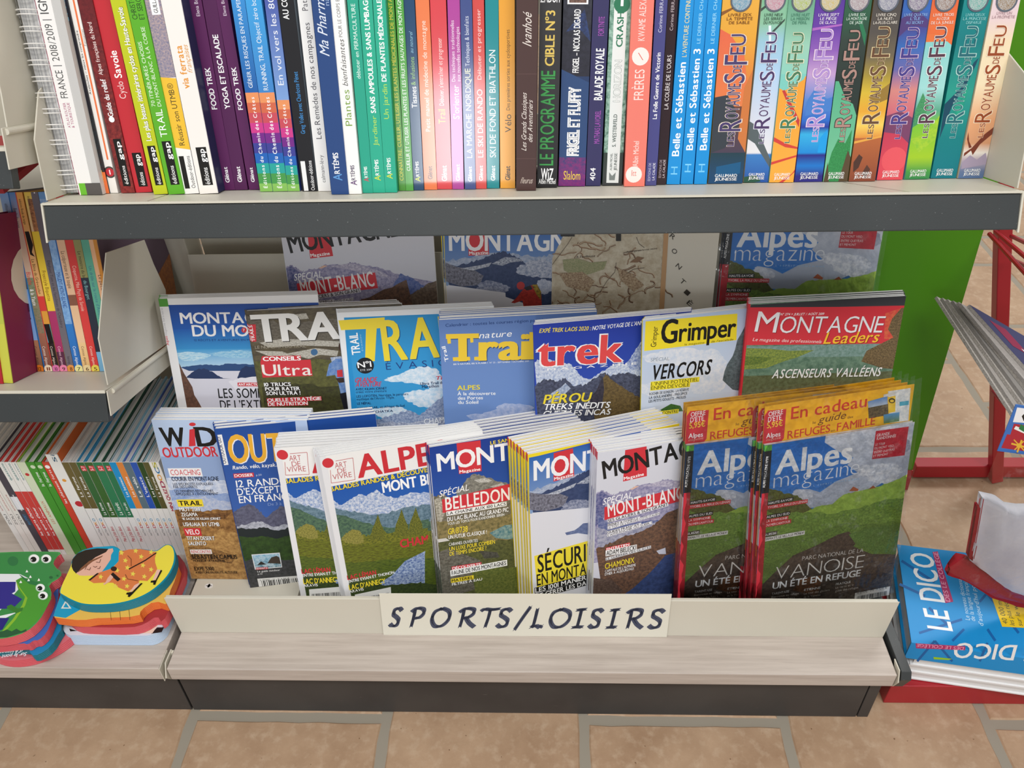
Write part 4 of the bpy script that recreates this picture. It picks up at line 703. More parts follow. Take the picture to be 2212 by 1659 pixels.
def art_secu(s):
    full(s, '#f2da28'); bk = pose_surf('secu_back'); s.crop(*E_, view=pose_surf('secu'))
    s.p(('#2356ac', '#7fa4d2'), [(972, 462), (1900, 230), (1900, 640), (972, 890)])
    s.crop(*B_, view=bk)
    s.p(('#2a66b4', '#9ab4d4'), [(205, 20), (1180, 10), (1190, 620), (218, 620)])
    s.ridge('#b9c2d4', [(215, 290), (330, 270), (520, 230), (760, 240), (900, 260), (1005, 240), (1150, 260)], 600, 14, c2='#7f94b8', sc=60)
    s.ridge('#2c3c62', [(215, 320), (300, 330), (400, 300), (470, 280), (560, 240), (600, 226), (650, 215), (700, 240), (740, 260), (800, 300), (850, 330), (950, 400), (1200, 480)], 640, 9, c2='#3f4f76', sc=50)
    s.p('#c9cfda', [(560, 310), (660, 260), (740, 265), (800, 290), (700, 300), (640, 325)], c2='#3a4a70', sc=110)
    s.p('#8f90a0', [(215, 300), (300, 335), (420, 350), (500, 400), (470, 470), (330, 480), (215, 440)], c2='#3a3a46', sc=80)
    s.p('#d3d8e2', [(330, 345), (480, 320), (560, 300), (540, 330), (420, 360)], c2='#6a7288', sc=90)
    s.ell('#c9cedb', 900, 350, 130, 60, c2='#6f80a4', sc=60); s.ell('#a8adc0', 560, 490, 110, 45, c2='#4a587c', sc=60); s.ell('#c9cedb', 960, 480, 60, 50, c2='#8a98b8', sc=60)
    s.p('#e0e1e8', [(215, 472), (440, 505), (640, 548), (820, 612), (1180, 700), (1180, 1500), (215, 1500)])
    s.p('#c0392f', [(795, 500), (850, 470), (905, 480), (930, 530), (935, 640), (800, 640), (790, 585), (730, 605), (705, 600), (740, 570)], c2='#8a2420', sc=70); s.ell('#b83a3a', 777, 474, 30, 30); s.p('#b99a30', [(860, 465), (900, 465), (930, 520), (925, 580), (895, 540)], c2='#3a3024', sc=60); s.p('#2c2c34', [(800, 490), (850, 470), (865, 500), (820, 510)])
    s.crop(*E_, view=pose_surf('secu'))
    s.p('#dfe0e7', [(972, 893), (1420, 852), (1420, 1560), (972, 1560)]); s.p('#54648f', [(1228, 1048), (1300, 1030), (1330, 1010), (1370, 975), (1420, 970), (1420, 1065), (1330, 1052), (1240, 1068)], c2='#7a88ac', sc=60)
    s.p(RED, [(1140, 428), (1290, 390), (1300, 607), (1138, 650)]); s.t('MON', 988, 642, 1384, 563, 148, '#f6f6f8', .045, full='MONTAGNES'); s.t('Magazine', 1145, 641, 1293, 606, 23, '#ffffff', .04)
    s.p('#f0dc3c', [(988, 1230), (1500, 1085), (1500, 1375), (1010, 1482)]); s.t('SÉCURI', 1018, 1360, 1388, 1268, 130, '#1a1a1a', .03, full='SÉCURITÉ', track=.12); s.t('EN MONTA', 1010, 1462, 1392, 1368, 85, '#1a1a1a', .03, full='EN MONTAGNE', track=.12)
    s.t('LES 1001 MANIÈR', 998, 1516, 1392, 1412, 34, '#ffffff', .03, full='LES 1001 MANIÈRES', bg='#1a1a1a', pad=.15); s.t('DE GÉRER LES DA', 1000, 1562, 1392, 1454, 32, '#ffffff', .03, full='DE GÉRER LES DANGERS', bg='#1a1a1a', pad=.15)
def art_mb(s):
    full(s, ('#d6d8e2', '#cfcdd8')); bk = pose_surf('mb_back'); s.crop(*A_, view=bk)
    s.ridge('#77769e', [(1000, 350), (1060, 318), (1110, 340), (1150, 370), (1210, 350), (1270, 345), (1310, 320), (1400, 315), (1480, 330), (1510, 298), (1560, 310), (1640, 325), (1750, 345), (1860, 385), (2000, 420), (2250, 480)], 900, 7, c2='#b9b4cc', sc=55)
    s.p('#cfcad8', [(1360, 330), (1510, 305), (1600, 325), (1750, 370), (1820, 420), (1600, 380), (1480, 350)], c2='#8580a4', sc=90); s.p('#e0b8a4', [(1270, 345), (1310, 322), (1340, 325), (1300, 345)])
    s.p('#3f4a80', [(1030, 345), (1070, 330), (1140, 380), (1110, 440), (1120, 540), (1060, 620), (1040, 520)], c2='#8a88ac', sc=60)
    s.ridge('#40589a', [(1830, 470), (1885, 382), (1950, 410), (2050, 470), (2240, 560)], 900, 8, c2='#7a86b4', sc=60)
    s.ridge('#7d6a58', [(1890, 590), (1990, 520), (2060, 480), (2170, 422), (2300, 380)], 1000, 9, c2='#4a4038', sc=70)
    s.crop(*E_, view=pose_surf('mb'))
    s.ridge('#40518a', [(1478, 900), (1540, 960), (1700, 980), (1900, 950), (2030, 960), (2400, 850)], 1600, 8, c2='#8a90b4', sc=40)
    s.ridge('#b9b9c8', [(1470, 1010), (1600, 1040), (1800, 1000), (1960, 960), (2400, 850)], 1600, 8, c2='#6a7094', sc=50)
    s.ridge('#7d5c48', [(1470, 1175), (1560, 1140), (1660, 1090), (1780, 1050), (1880, 1010), (1950, 960), (2030, 890), (2400, 700)], 1600, 10, c2='#453834', sc=60)
    s.p('#3f5284', [(1640, 1560), (1760, 1480), (1900, 1350), (2010, 1225), (2300, 1150), (2300, 1560)], c2='#2f3c60', sc=40); s.p('#c4c8d8', [(1940, 1190), (2010, 1165), (2015, 1215), (1960, 1215)])
    s.p('#4a3a34', [(1450, 1400), (1600, 1420), (1680, 1500), (1620, 1560), (1440, 1560)], c2='#6d5a50', sc=80)
    s.p(RED, [(1697, 405), (1864, 375), (1866, 607), (1680, 650)]); s.t('MONTA', 1532, 630, 2108, 474, 134, '#1b1b1c', .045, full='MONTAGNES'); s.t('Magazine', 1688, 639, 1842, 602, 23, '#ffffff', .04)
    s.p(RED, [(1535, 850), (2170, 682), (2170, 792), (1535, 950)]); s.t('MONT-BLA', 1565, 925, 2020, 812, 100, '#f0eeee', .03, full='MONT-BLANC', track=.13); s.t('SPÉCIAL', 1520, 832, 1750, 776, 46, '#ffffff', .01, sh=.25)
    for t, a, h in (('SES GLACIERS & SON GRANIT', (1565, 968, 2030, 838), 23), ('FRÊNEY & GONELLA :', (1562, 1000, 1812, 942), 18), ('LE TOIT DE L’EUROPE CÔTÉ ITALIEN', (1562, 1023, 1965, 906), 17), ('GUIDES FRANÇAIS :', (1560, 1056, 1820, 990), 18), ('S’AFFRANCHIR OU SUBIR ?', (1558, 1080, 1905, 976), 17)): s.t(t, *a, h, '#26262c', .03 if h != 17 else .0, bg='#e8e8ee', pad=.12)
    s.t('ENTRETIEN', 1552, 1186, 1728, 1147, 17, '#ffffff', .04, bg=RED); s.t('ADAM BIELECKI', 1550, 1226, 1780, 1181, 35, '#1c1c1c', .03, bg='#f0f0f0', pad=.15); s.t('LE GUERRIER DES GLACES', 1548, 1262, 1895, 1167, 17, '#2c2c2c', .02, bg='#e4e4e8', pad=.15)
    s.t('CHAMONIX', 1540, 1331, 1768, 1280, 42, YEL, .02); s.t('CAPITALE DE L’ALPINISME', 1540, 1358, 1778, 1307, 19, '#ffffff', .01); s.t('D’HIER À AUJOURD’HUI', 1538, 1382, 1760, 1336, 19, '#ffffff', .01)
def art_alpes(s):
    full(s, ('#1f77cc', '#5aa0dc')); s.crop(*F_, view=pose_surf('alpesR'))
    s.p(('#e6e9f0', '#a6b0c2'), [(1110, 540), (1120, 480), (1760, 380), (1760, 760), (1560, 800), (1350, 880), (1200, 960), (1000, 975), (900, 885), (930, 850), (1010, 850), (1080, 870), (1180, 800), (1330, 740), (1260, 690), (1300, 640), (1200, 600)], c2='#b4bccb', sc=12)
    s.ell('#eceef2', 1480, 740, 130, 60, c2='#b4bccb', sc=40); s.ell('#e4e7ee', 960, 890, 60, 35, c2='#b4bccb', sc=40); s.ell('#8f99ae', 1560, 560, 100, 70, c2='#b9c0cc', sc=30)
    s.p('#3f7ab8', [(1440, 840), (1490, 808), (1540, 830), (1560, 850)])
    s.ridge('#6d7a38', [(700, 850), (780, 852), (850, 880), (930, 890), (1000, 960), (1060, 1000)], 1300, 6, c2='#4a4424', sc=80)
    s.ridge('#93b44c', [(960, 1010), (1060, 965), (1160, 950), (1230, 890), (1310, 865), (1450, 835), (1560, 800), (1700, 735)], 1700, 4, c2='#aac858', sc=30)
    s.ridge('#8cae4c', [(700, 1000), (850, 1010), (1000, 1000), (1180, 1010), (1330, 980), (1480, 930), (1690, 900)], 1700, 9, c2='#587c36', sc=90)
    s.ridge('#7ea046', [(680, 1170), (850, 1140), (1000, 1150), (1150, 1110), (1300, 1090), (1680, 1060)], 1700, 12, c2='#4a6c30', sc=110)
    s.p('#b4603c', [(1272, 862), (1300, 832), (1335, 850), (1330, 862)]); s.p('#a45838', [(1400, 850), (1432, 825), (1450, 842)])
    s.p('#66564a', [(660, 1400), (760, 1390), (900, 1290), (1050, 1225), (1200, 1150), (1270, 1130), (1330, 1190), (1300, 1230), (1420, 1280), (1600, 1280), (1600, 1640), (620, 1640)], c2='#3a3230', sc=55)
    s.p('#8a5a38', [(900, 1520), (960, 1440), (1100, 1420), (1060, 1560)], c2='#40332a', sc=80); s.p('#6f8f3c', [(690, 1330), (760, 1340), (850, 1290), (900, 1290), (780, 1400), (700, 1480), (670, 1450)], c2='#4a6c30', sc=120)
    s.p('#74984a', [(1270, 1150), (1400, 1110), (1640, 1070), (1600, 1290), (1420, 1260), (1320, 1220)], c2='#4a7030', sc=120); s.p('#7a6a5c', [(1430, 1300), (1590, 1280), (1590, 1420), (1480, 1400)], c2='#4a3c34', sc=60)
    s.t('Alpes', 785, 754, 1284, 672, 148, '#f4f4f4', .045); s.t('magazine', 768, 846, 1336, 748, 108, '#f0f2f6', -.018); s.t('L’ESPRIT MONTAGNE', 1035, 832, 1340, 785, 10, '#a8d0f0', .0, track=.3)
    s.p(('#cf3040', '#c22c3c'), [(1450, 464), (1668, 434), (1640, 625), (1424, 651)])
    for t, a, h in (('GRANDE', (1455, 502, 1540, 488), 18), ('RANDONNÉE', (1455, 524, 1582, 503), 18), ('LE TOUR', (1445, 562, 1510, 552), 14), ('DU MONT VISO', (1440, 586, 1566, 567), 14), ('ENTRE QUEYRAS', (1437, 613, 1572, 592), 14), ('ET PIÉMONT', (1432, 638, 1530, 622), 14)): s.t(t, *a, h, '#f8e8e8', .03 if h == 18 else 0)
    for t, a, bgc, tc in (('HAUTE-SAVOIE', (738, 951, 895, 922), '#1c1c1c', '#ffffff'), ('YVOIRE, LA PERLE DU LÉMAN', (732, 979, 990, 936), RED, '#ffe8e8'), ('ALPES DU SUD', (724, 1042, 875, 1016), '#1c1c1c', '#ffffff'), ('LA SYMPHONIE', (720, 1071, 862, 1046), RED, '#ffe8e8'), ('DU MERCANTOUR', (718, 1097, 880, 1069), RED, '#ffe8e8'), ('SUISSE', (710, 1161, 788, 1146), '#3c3428', '#ffffff'), ('ZERMATT, LE VILLAGE MONDE', (706, 1191, 970, 1144), '#f4f2ee', '#2c2c2c')): s.t(t, *a, 14, tc, .03, bg=bgc, pad=.4)
    s.t('PARC NATIONAL DE LA', 958, 1322, 1364, 1266, 26, '#f4f0ea', -.012); s.t('VANOISE', 777, 1452, 1364, 1368, 86, '#f4f0ea', -.02); s.t('UN ÉTÉ EN REFUGE', 762, 1512, 1342, 1425, 42, '#ffffff', .04)
    for t, a in (('TARENTAISE', (757, 1551, 872, 1533)), ('ETIENNE', (972, 1525, 1080, 1508)), ('PRATIQUE', (1182, 1486, 1280, 1470))): s.t(t, *a, 14, '#ffffff', .03)
    for t, a in (('Bienvenue au refuge', (755, 1572, 935, 1545)), ('du Fond des Fours', (752, 1596, 910, 1572)), ('Le tour des glaciers', (970, 1548, 1140, 1522)), ('de la Vanoise', (968, 1571, 1080, 1554)), ('La carte et le', (1180, 1508, 1300, 1488)), ('guide des refuges', (1178, 1530, 1330, 1506))): s.t(t, *a, 13, '#ece4da', 0)
    s.bars([(1310, 1537), (1542, 1492), (1532, 1582), (1302, 1620)]); s.t('M 07570 - 178 - F: 5,95 €', 1322, 1546, 1520, 1507, 11, '#222222', .01)
    sub(s, 0, .745, '#c02c3a', 0, .043); sub(s, .745, .97, '#202226', 0, .048); sub(s, .97, 1, '#5aa83c', 0, .048); s.t('ALPES MAGAZINE N°178', 713, 838, 738, 630, 16, '#e8e8e8', .03)
def art_gift(s, z):                                      # the yellow booklet peeping out above the wrapped magazine
    s.crop(*F_, view=s.view); s.p('#f5bd22', [(680, 345), (1745, 165), (1745, 640), (640, 640)]); s.p(RED, [(735, 328), (856, 318), (840, 510), (815, 545), (640, 590), (640, 470)])
    s.t('OFFRE', 738, 368, 833, 350, 29, '#ffffff', .02); s.t('D’ÉTÉ', 734, 405, 822, 388, 31, '#ffffff', .02); s.t('5,95€', 727, 446, 830, 428, 36, '#ffe04a', .03); s.t('Alpes', 722, 512, 815, 497, 30, '#ffffff', .03); s.t('magazine', 722, 532, 818, 514, 16, '#f0b0a0', 0)
    s.t('En cadeau', 886, 386, 1386, 302, 78, '#d2402c', .02); s.t('le', 1030, 418, 1052, 414, 18, '#7a4a20', .01); s.t('guide', 1066, 412, 1246, 380, 46, '#7a4a20', .01, sh=.3); s.t('des', 1260, 382, 1298, 376, 16, '#7a4a20', .01)
    s.t('REFUGES', 862, 516, 1144, 470, 50, '#d2402c', .02); s.t('en', 1150, 470, 1178, 466, 16, '#7a4a20'); s.t('FAMILLE', 1190, 464, 1442, 420, 50, '#d2402c', .02)
    s.p('#f2f0ea', [(1530, 200), (1680, 178), (1665, 395), (1540, 410)], c2='#c4ccd4', sc=40); s.p(('#3f7fc4', '#c4d0dc'), [(1396, 268), (1526, 232), (1528, 290), (1400, 320)]); s.p('#7a6a4a', [(1398, 310), (1530, 284), (1532, 358), (1402, 380)], c2='#3c342a', sc=90); s.p('#f0c83a', [(1530, 240), (1580, 228), (1578, 335), (1532, 345)]); s.ell('#3a3420', 1556, 262, 22, 17); s.ell('#f0c83a', 1556, 264, 14, 9); s.p(('#5a9ad0', '#6a8a3c'), [(1500, 355), (1606, 338), (1604, 398), (1502, 415)]); s.p('#4fa8c0', [(1606, 270), (1668, 262), (1666, 290), (1606, 298)]); s.p('#d8d4cc', [(1500, 222), (1578, 205), (1576, 222), (1500, 240)])
def art_mdm(s):
    full(s, '#f2f2f2'); s.crop(*A_)
    s.p(('#16479c', '#1c5cb4'), [(122, 618), (1500, 596), (1540, 800), (165, 800)]); s.p(('#1c5cb4', '#3a9ad4'), [(165, 800), (1560, 790), (1600, 950), (195, 950)]); s.p(('#3a9ad4', '#c8e2ee'), [(195, 950), (1620, 940), (1640, 1090), (235, 1090)]); s.p('#d6d5e0', [(235, 1085), (1640, 1070), (1700, 1900), (420, 1900)])
    s.ell('#b4d8ea', 640, 985, 140, 26, c2='#5aaad8', sc=50, st=.6); s.ell('#cfe6f0', 330, 1000, 110, 30, c2='#7abce0', sc=40, st=.6)
    s.ridge('#2c4c7c', [(245, 1085), (330, 1070), (420, 1062), (520, 1068), (600, 1055), (700, 1058), (800, 1066), (1500, 1060)], 1110, 4)
    s.ridge('#24365e', [(285, 1160), (330, 1120), (380, 1092), (440, 1098), (500, 1130), (560, 1165)], 1168, 5); s.ridge('#22345c', [(665, 1165), (690, 1100), (720, 1075), (800, 1080), (1000, 1160)], 1170, 5); s.ridge('#e6e4ec', [(600, 1190), (700, 1160), (850, 1150), (1500, 1160)], 1260, 5)
    s.p('#74503f', [(202, 995), (235, 1060), (268, 1128), (300, 1180), (330, 1230), (345, 1290), (370, 1330), (420, 1420), (480, 1900), (410, 1900), (285, 1400)], c2='#4f382f', sc=60)
    s.t('MONTA', 247, 757, 716, 752, 80, '#f6f6f8', .04, full='MONTAGNES'); s.t('DU MO', 336, 851, 752, 850, 82, '#f6f6f8', .04, full='DU MONDE'); s.ell(RED, 716, 805, 20, 20); s.t('7', 708, 814, 722, 814, 18, '#ffffff', .02); s.t('12 RÉCITS ET AVENTURES EN MONTAGNE', 345, 888, 900, 885, 15, '#123a80', .01)
    s.t('ANTARCTI', 675, 1220, 806, 1220, 18, '#ffffff', .04, full='ANTARCTIQUE', bg=RED); s.t('LES SOM', 528, 1312, 815, 1310, 70, '#1a1a1c', .02, full='LES SOMMETS', track=.12); s.t('DE L’EXT', 542, 1396, 832, 1393, 66, '#1a1a1c', .02, full='DE L’EXTRÊME', track=.12)
    sub(s, 0, .96, '#ececee', 0, .055); sub(s, .96, 1, '#4f9a36', 0, .055); s.t('Alpes', 158, 918, 143, 850, 20, RED, .03); s.t('magazine hors-série', 143, 845, 108, 640, 17, '#b4b4ba', 0)
def art_trails(s):
    full(s, '#4a4236', c2='#6a6048', sc=20, st=.4); s.crop(*A_)
    s.ridge('#7a7468', [(730, 700), (900, 740), (1100, 760), (1400, 720), (1700, 720)], 900, 14, c2='#4c4438', sc=60, st=.5)
    for p in ([(830, 900), (1000, 870), (1430, 890), (1430, 930), (1150, 920), (900, 935)], [(1040, 980), (1250, 940), (1420, 960), (1410, 1000), (1280, 990), (1200, 1020)], [(800, 960), (1000, 965), (1120, 1010), (900, 1000)], [(1080, 690), (1180, 680), (1200, 720), (1090, 730)]): s.p('#d4d0c6', p, c2='#8a8474', sc=90, st=.3)
    s.ridge('#6a6a38', [(800, 1040), (1000, 1060), (1250, 1020), (1460, 1050), (1800, 1040)], 1500, 10, c2='#4a4a2a', sc=35); s.ridge('#4a4c28', [(850, 1230), (1100, 1200), (1300, 1230), (1800, 1210)], 1700, 12, c2='#34301f', sc=50); s.ell('#3f6a94', 1240, 970, 26, 24)
    s.p('#d0d6e0', [(1360, 1010), (1440, 1000), (1470, 1060), (1380, 1070)], c2='#6a88b8', sc=90); s.p('#4f7cc0', [(1350, 1060), (1400, 1020), (1500, 1010), (1540, 1240), (1440, 1290), (1415, 1180), (1395, 1140), (1330, 1150)], c2='#8aa4cc', sc=50); s.p(RED, [(1410, 1105), (1450, 1100), (1455, 1155), (1412, 1155)]); s.p('#3a2a24', [(1400, 1165), (1460, 1160), (1465, 1195), (1425, 1200)]); s.ell('#4a342a', 1455, 930, 34, 44); s.p('#1c1c24', [(1430, 1280), (1560, 1250), (1560, 1420), (1470, 1430)]); s.p('#5a4034', [(1440, 1400), (1500, 1400), (1520, 1500), (1460, 1500)])
    s.t('TRA', 803, 893, 1424, 867, 198, '#f0efec', .065, full='TRAILS', shadow=('#2a241c', .03), track=.05)
    s.p(RED, [(728, 765), (803, 762), (808, 890), (752, 895)]); s.t('TRAILS', 800, 888, 776, 770, 24, '#ffffff', .03)
    s.t('LE NUMÉRO 1 DU TRAIL', 800, 944, 1180, 934, 22, '#b4ac9c', -.01)
    s.p(RED, [(838, 1045), (850, 1000), (1140, 995), (1142, 1028), (1213, 1025), (1228, 1146), (855, 1160)]); s.t('CONSEILS', 860, 1036, 1140, 1030, 30, '#ffffff', .05); s.t('Ultra', 858, 1146, 1222, 1140, 82, '#f4efe9', .015)
    for t, a in (('10 TRUCS', (868, 1225, 1066, 1221)), ('POUR RATER', (876, 1258, 1133, 1253)), ('SON ULTRA !', (884, 1290, 1138, 1286))): s.t(t, *a, 26, '#ffffff', .05, bg='#2c271e', pad=.12)
    s.t('QUELLE STRATÉGIE', 893, 1341, 1292, 1326, 24, '#ffffff', .05, bg=RED, pad=.15); s.t('DE NUTRITION', 898, 1371, 1192, 1362, 25, '#ffffff', .05, bg=RED, pad=.15)
def art_evasion(s):
    full(s, '#eef1f4'); s.crop(*A_)
    s.p(('#2493d2', '#4aaade'), [(1462, 712), (2600, 668), (2750, 1500), (1560, 1900)]); s.p('#2493d2', [(1462, 712), (1480, 712), (1620, 1900), (1560, 1900)])
    for x, y, rx, ry in ((2040, 1150, 150, 60), (1890, 1170, 110, 22), (2150, 1190, 90, 40), (2060, 1310, 130, 60), (2180, 1260, 90, 55), (1800, 1420, 120, 40)): s.ell('#f2f6fa', x, y, rx, ry, c2='#b4d8ee', sc=45)
    s.ridge('#6a80ac', [(1640, 1500), (1760, 1455), (1850, 1430), (1950, 1405), (2030, 1440), (2100, 1380), (2170, 1320), (2230, 1280), (2330, 1330), (2500, 1380)], 2000, 8, c2='#c4d0e4', sc=80); s.ridge('#8a94b4', [(1600, 1540), (1800, 1490), (1950, 1500), (2300, 1440), (2600, 1460)], 2000, 8, c2='#dfe4ee', sc=80)
    s.p(YEL, [(1420, 733), (1766, 710), (1762, 787), (1706, 793), (1692, 1037), (1620, 1040), (1626, 797), (1440, 806)])
    s.t('RA', 1770, 1032, 2170, 1004, 296, YEL, .045, full='RAIL', shadow=('#1c5a8a', .02))
    s.t('TRAIL', 1586, 985, 1562, 826, 62, '#ffffff', .04); s.t('ÉVASION', 1606, 960, 1590, 840, 10, '#a4d8f4', 0)
    s.ell('#15161a', 1620, 1070, 66, 60); s.t('N°1', 1567, 1088, 1668, 1078, 42, '#ffffff', .03); s.t('ÉTÉ 2019', 1586, 1112, 1670, 1105, 13, '#d8dce0', .01)
    s.t('É V A S I', 1778, 1102, 2130, 1078, 50, '#1c3f84', -.005, full='É V A S I O N')
    s.t('GRANDE', 1542, 1196, 1704, 1190, 34, '#d8344a', .03, sh=.3); s.t('AVENTURE', 1548, 1230, 1735, 1224, 34, '#d8344a', .03, sh=.3)
    for t, a, b in (('AVEC KILIAN JORNET', (1550, 1256, 1782, 1247), .03), ('créez votre aventure', (1552, 1276, 1780, 1266), 0), ('LES LOFOTEN, Norvège, le parcours', (1556, 1309, 1942, 1289), .015), ('mythique de l’Arctic Triple.', (1558, 1330, 1840, 1315), .0), ('LE NÉPAL', (1562, 1362, 1665, 1358), .03), ('SAFARI TRAIL, en Afrique du Sud', (1565, 1399, 1915, 1376), .015), ('LE KAMTCHATKA', (1568, 1432, 1828, 1415), .03)): s.t(t, *a, 17, '#16305e', b)
    s.crop(*B_); s.t('TRAIL', 140, 1176, 300, 1168, 26, '#d8344a', .03, sh=.3); s.t('Ultra Trail d', 28, 1216, 188, 1206, 20, '#16305e', .03, full='Ultra Trail du'); s.t('Marathon', 42, 1238, 166, 1230, 20, '#16305e', .03); s.t('CHAM', 60, 1510, 210, 1495, 42, '#f4f6fa', .05, full='CHAMONIX', shadow=('#4a5a84', .05))
def art_nature(s):
    full(s, ('#6282be', '#86a8dc')); s.crop(*B_)
    for x, y, rx, ry in ((730, 1400, 120, 45), (620, 1440, 110, 40), (480, 1455, 90, 25)): s.ell('#c4cce4', x, y, rx, ry, c2='#90a8d4', sc=40)
    s.t('Calendrier : toutes les courses région par région', 216, 781, 1015, 735, 22, '#20407e', .025)
    s.t('Trai', 236, 1036, 828, 1020, 196, '#f2cd3c', .07, full='Trail', shadow=('#2c4a7c', .03), track=.06)
    for x0, x1, y in ((225, 425, 905), (268, 400, 1035), (425, 520, 1030)): pass
    s.p('#f2cd3c', [(222, 838), (252, 836), (256, 905), (232, 908)]); s.p('#f2cd3c', [(395, 832), (420, 830), (424, 896), (402, 900)]); s.p('#f2cd3c', [(272, 1036), (400, 1032), (398, 1004), (270, 1008)]); s.p('#f2cd3c', [(430, 1031), (524, 1028), (522, 1002), (430, 1005)])
    s.t('nature', 465, 868, 706, 852, 46, '#ffffff', .01, sh=.3)
    s.t('Trail', 240, 1036, 214, 925, 28, '#ffffff', .035); s.t('100 % NATURE, 100 % PLAISIR !', 275, 1066, 530, 1055, 11, '#f4f6fa', .03); s.t('N° 33 - SEPTEMBRE / OCTOBRE 2019', 545, 1054, 838, 1042, 11, '#f4f6fa', .0)
    s.t('ALPES', 303, 1254, 472, 1248, 34, '#f2dc3c', .04)
    for t, a in (('À la découverte', (305, 1292, 588, 1288)), ('des Portes', (308, 1325, 494, 1321)), ('du Soleil', (310, 1356, 460, 1354))): s.t(t, *a, 24, '#ffffff', .03)
def art_trek(s):
    full(s, ('#2038a0', '#3f66c4')); s.crop(*B_)
    s.ridge('#e2e7ef', [(880, 1045), (920, 1020), (970, 1022), (1030, 1035), (1090, 1040), (1150, 1062), (1190, 1105), (1240, 1160), (1300, 1170), (1380, 1112), (1440, 1080), (1500, 1055), (1560, 1060), (1600, 1010), (1640, 940), (1700, 870), (1900, 900)], 1700, 9, c2='#8298c4', sc=80)
    s.p('#5a72b0', [(1560, 1060), (1610, 1000), (1650, 930), (1700, 880), (1760, 900), (1720, 1110), (1600, 1100)], c2='#c8d2e6', sc=80)
    s.ridge('#5a6078', [(880, 1225), (940, 1180), (1000, 1170), (1050, 1190), (1110, 1160), (1180, 1225), (1250, 1215), (1310, 1170), (1400, 1125), (1450, 1150), (1540, 1125), (1620, 1135), (1700, 1150), (1900, 1140)], 1800, 11, c2='#2c2f40', sc=60)
    s.p('#c8d0de', [(1000, 1280), (1080, 1230), (1110, 1200), (1150, 1240), (1060, 1330), (980, 1350)], c2='#6a80a8', sc=80)
    s.ridge('#7d6840', [(1310, 1320), (1360, 1230), (1410, 1130), (1450, 1170), (1520, 1220), (1600, 1270), (1690, 1330), (1900, 1400)], 1800, 8, c2='#4a3d28', sc=70); s.p('#2c2c38', [(1270, 1330), (1340, 1260), (1390, 1150), (1400, 1250), (1380, 1400), (1290, 1420)], c2='#4a4450', sc=60)
    s.t('EXPÉ TREK LAOS 2020 :', 915, 826, 1298, 806, 30, YEL, .03, sh=.2); s.t('NOTRE VOYAGE DE L’ANNÉE', 1310, 807, 1716, 762, 30, '#ffffff', .02, sh=.2)
    s.t('trek', 902, 1080, 1532, 1042, 214, '#f4f4f4', .085, track=.06); s.t('trek', 910, 1074, 1525, 1040, 204, '#e04a4a', .055, track=.09)
    s.t('M A G A Z I N E', 975, 1108, 1640, 1062, 17, '#f4f4f4', .02)
    s.t('PÉROU', 945, 1356, 1292, 1336, 66, YEL, .04, sh=.2, shadow=('#2a2a34', .04)); s.t('TREKS INÉDITS', 945, 1402, 1436, 1384, 44, '#ffffff', .035, sh=.2, shadow=('#2a2a34', .05)); s.t('CHEZ LES INCAS', 940, 1452, 1440, 1434, 42, '#ffffff', .035, sh=.2, shadow=('#2a2a34', .05))
def art_grimper(s):
    full(s, ('#b4c8e4', '#e8eaee')); s.crop(*C_)
    for x, y, rx, ry in ((300, 1010, 220, 60), (500, 1080, 160, 110), (200, 1250, 180, 60), (480, 1200, 140, 80)): s.ell('#e6e8ed', x, y, rx, ry, c2='#c4d2e6', sc=30)
    s.p('#69777c', [(900, 720), (800, 760), (770, 820), (735, 880), (718, 950), (700, 1000), (660, 1060), (640, 1110), (625, 1180), (700, 1250), (1000, 1300), (1000, 700)], c2='#424d50', sc=60)
    s.p('#f2dc30', [(50, 741), (736, 682), (728, 880), (40, 962)]); s.t('G', 165, 906, 280, 896, 172, '#161616', .05); s.t('rimper', 300, 892, 716, 850, 140, '#161616', .04, track=.07); s.t('Grimper', 128, 930, 142, 778, 40, '#161616', .01)
    s.t('le magazine', 340, 920, 488, 905, 15, '#3a3410', .01, sh=.2); s.t('de l’escalade', 538, 899, 704, 881, 15, '#3a3410', .01, sh=.2)
    s.t('SPÉCIAL', 88, 1040, 228, 1030, 26, '#7d8a98', -.012); s.t('VERCORS', 92, 1178, 528, 1132, 106, '#17181a', .045, sh=.12, track=.14)
    s.t('L’INFINI POTENTIEL', 92, 1222, 445, 1186, 26, '#3a3a20', .0, bg='#f2e23a', pad=.2); s.t('ENFIN DÉVOILÉ', 90, 1252, 376, 1224, 26, '#3a3a20', .0, bg='#f2e23a', pad=.2)
    for t, a in (('ROCHER DE GONSON - LA RÉSERVE', (78, 1292, 372, 1256)), ('LA GOULANDIÈRE - PRÉCIPICE', (76, 1320, 360, 1284)), ('LES PETITS GOULETS - PRESLES', (73, 1347, 350, 1312))): s.t(t, *a, 18, '#26303c', .03)
    s.p('#4a7a34', [(160, 1400), (240, 1355), (310, 1370), (330, 1410), (180, 1420)], c2='#2c5020', sc=120); s.t('RENCONTRE', 120, 1440, 290, 1420, 20, '#2a2a20', .02, bg='#f2e23a')
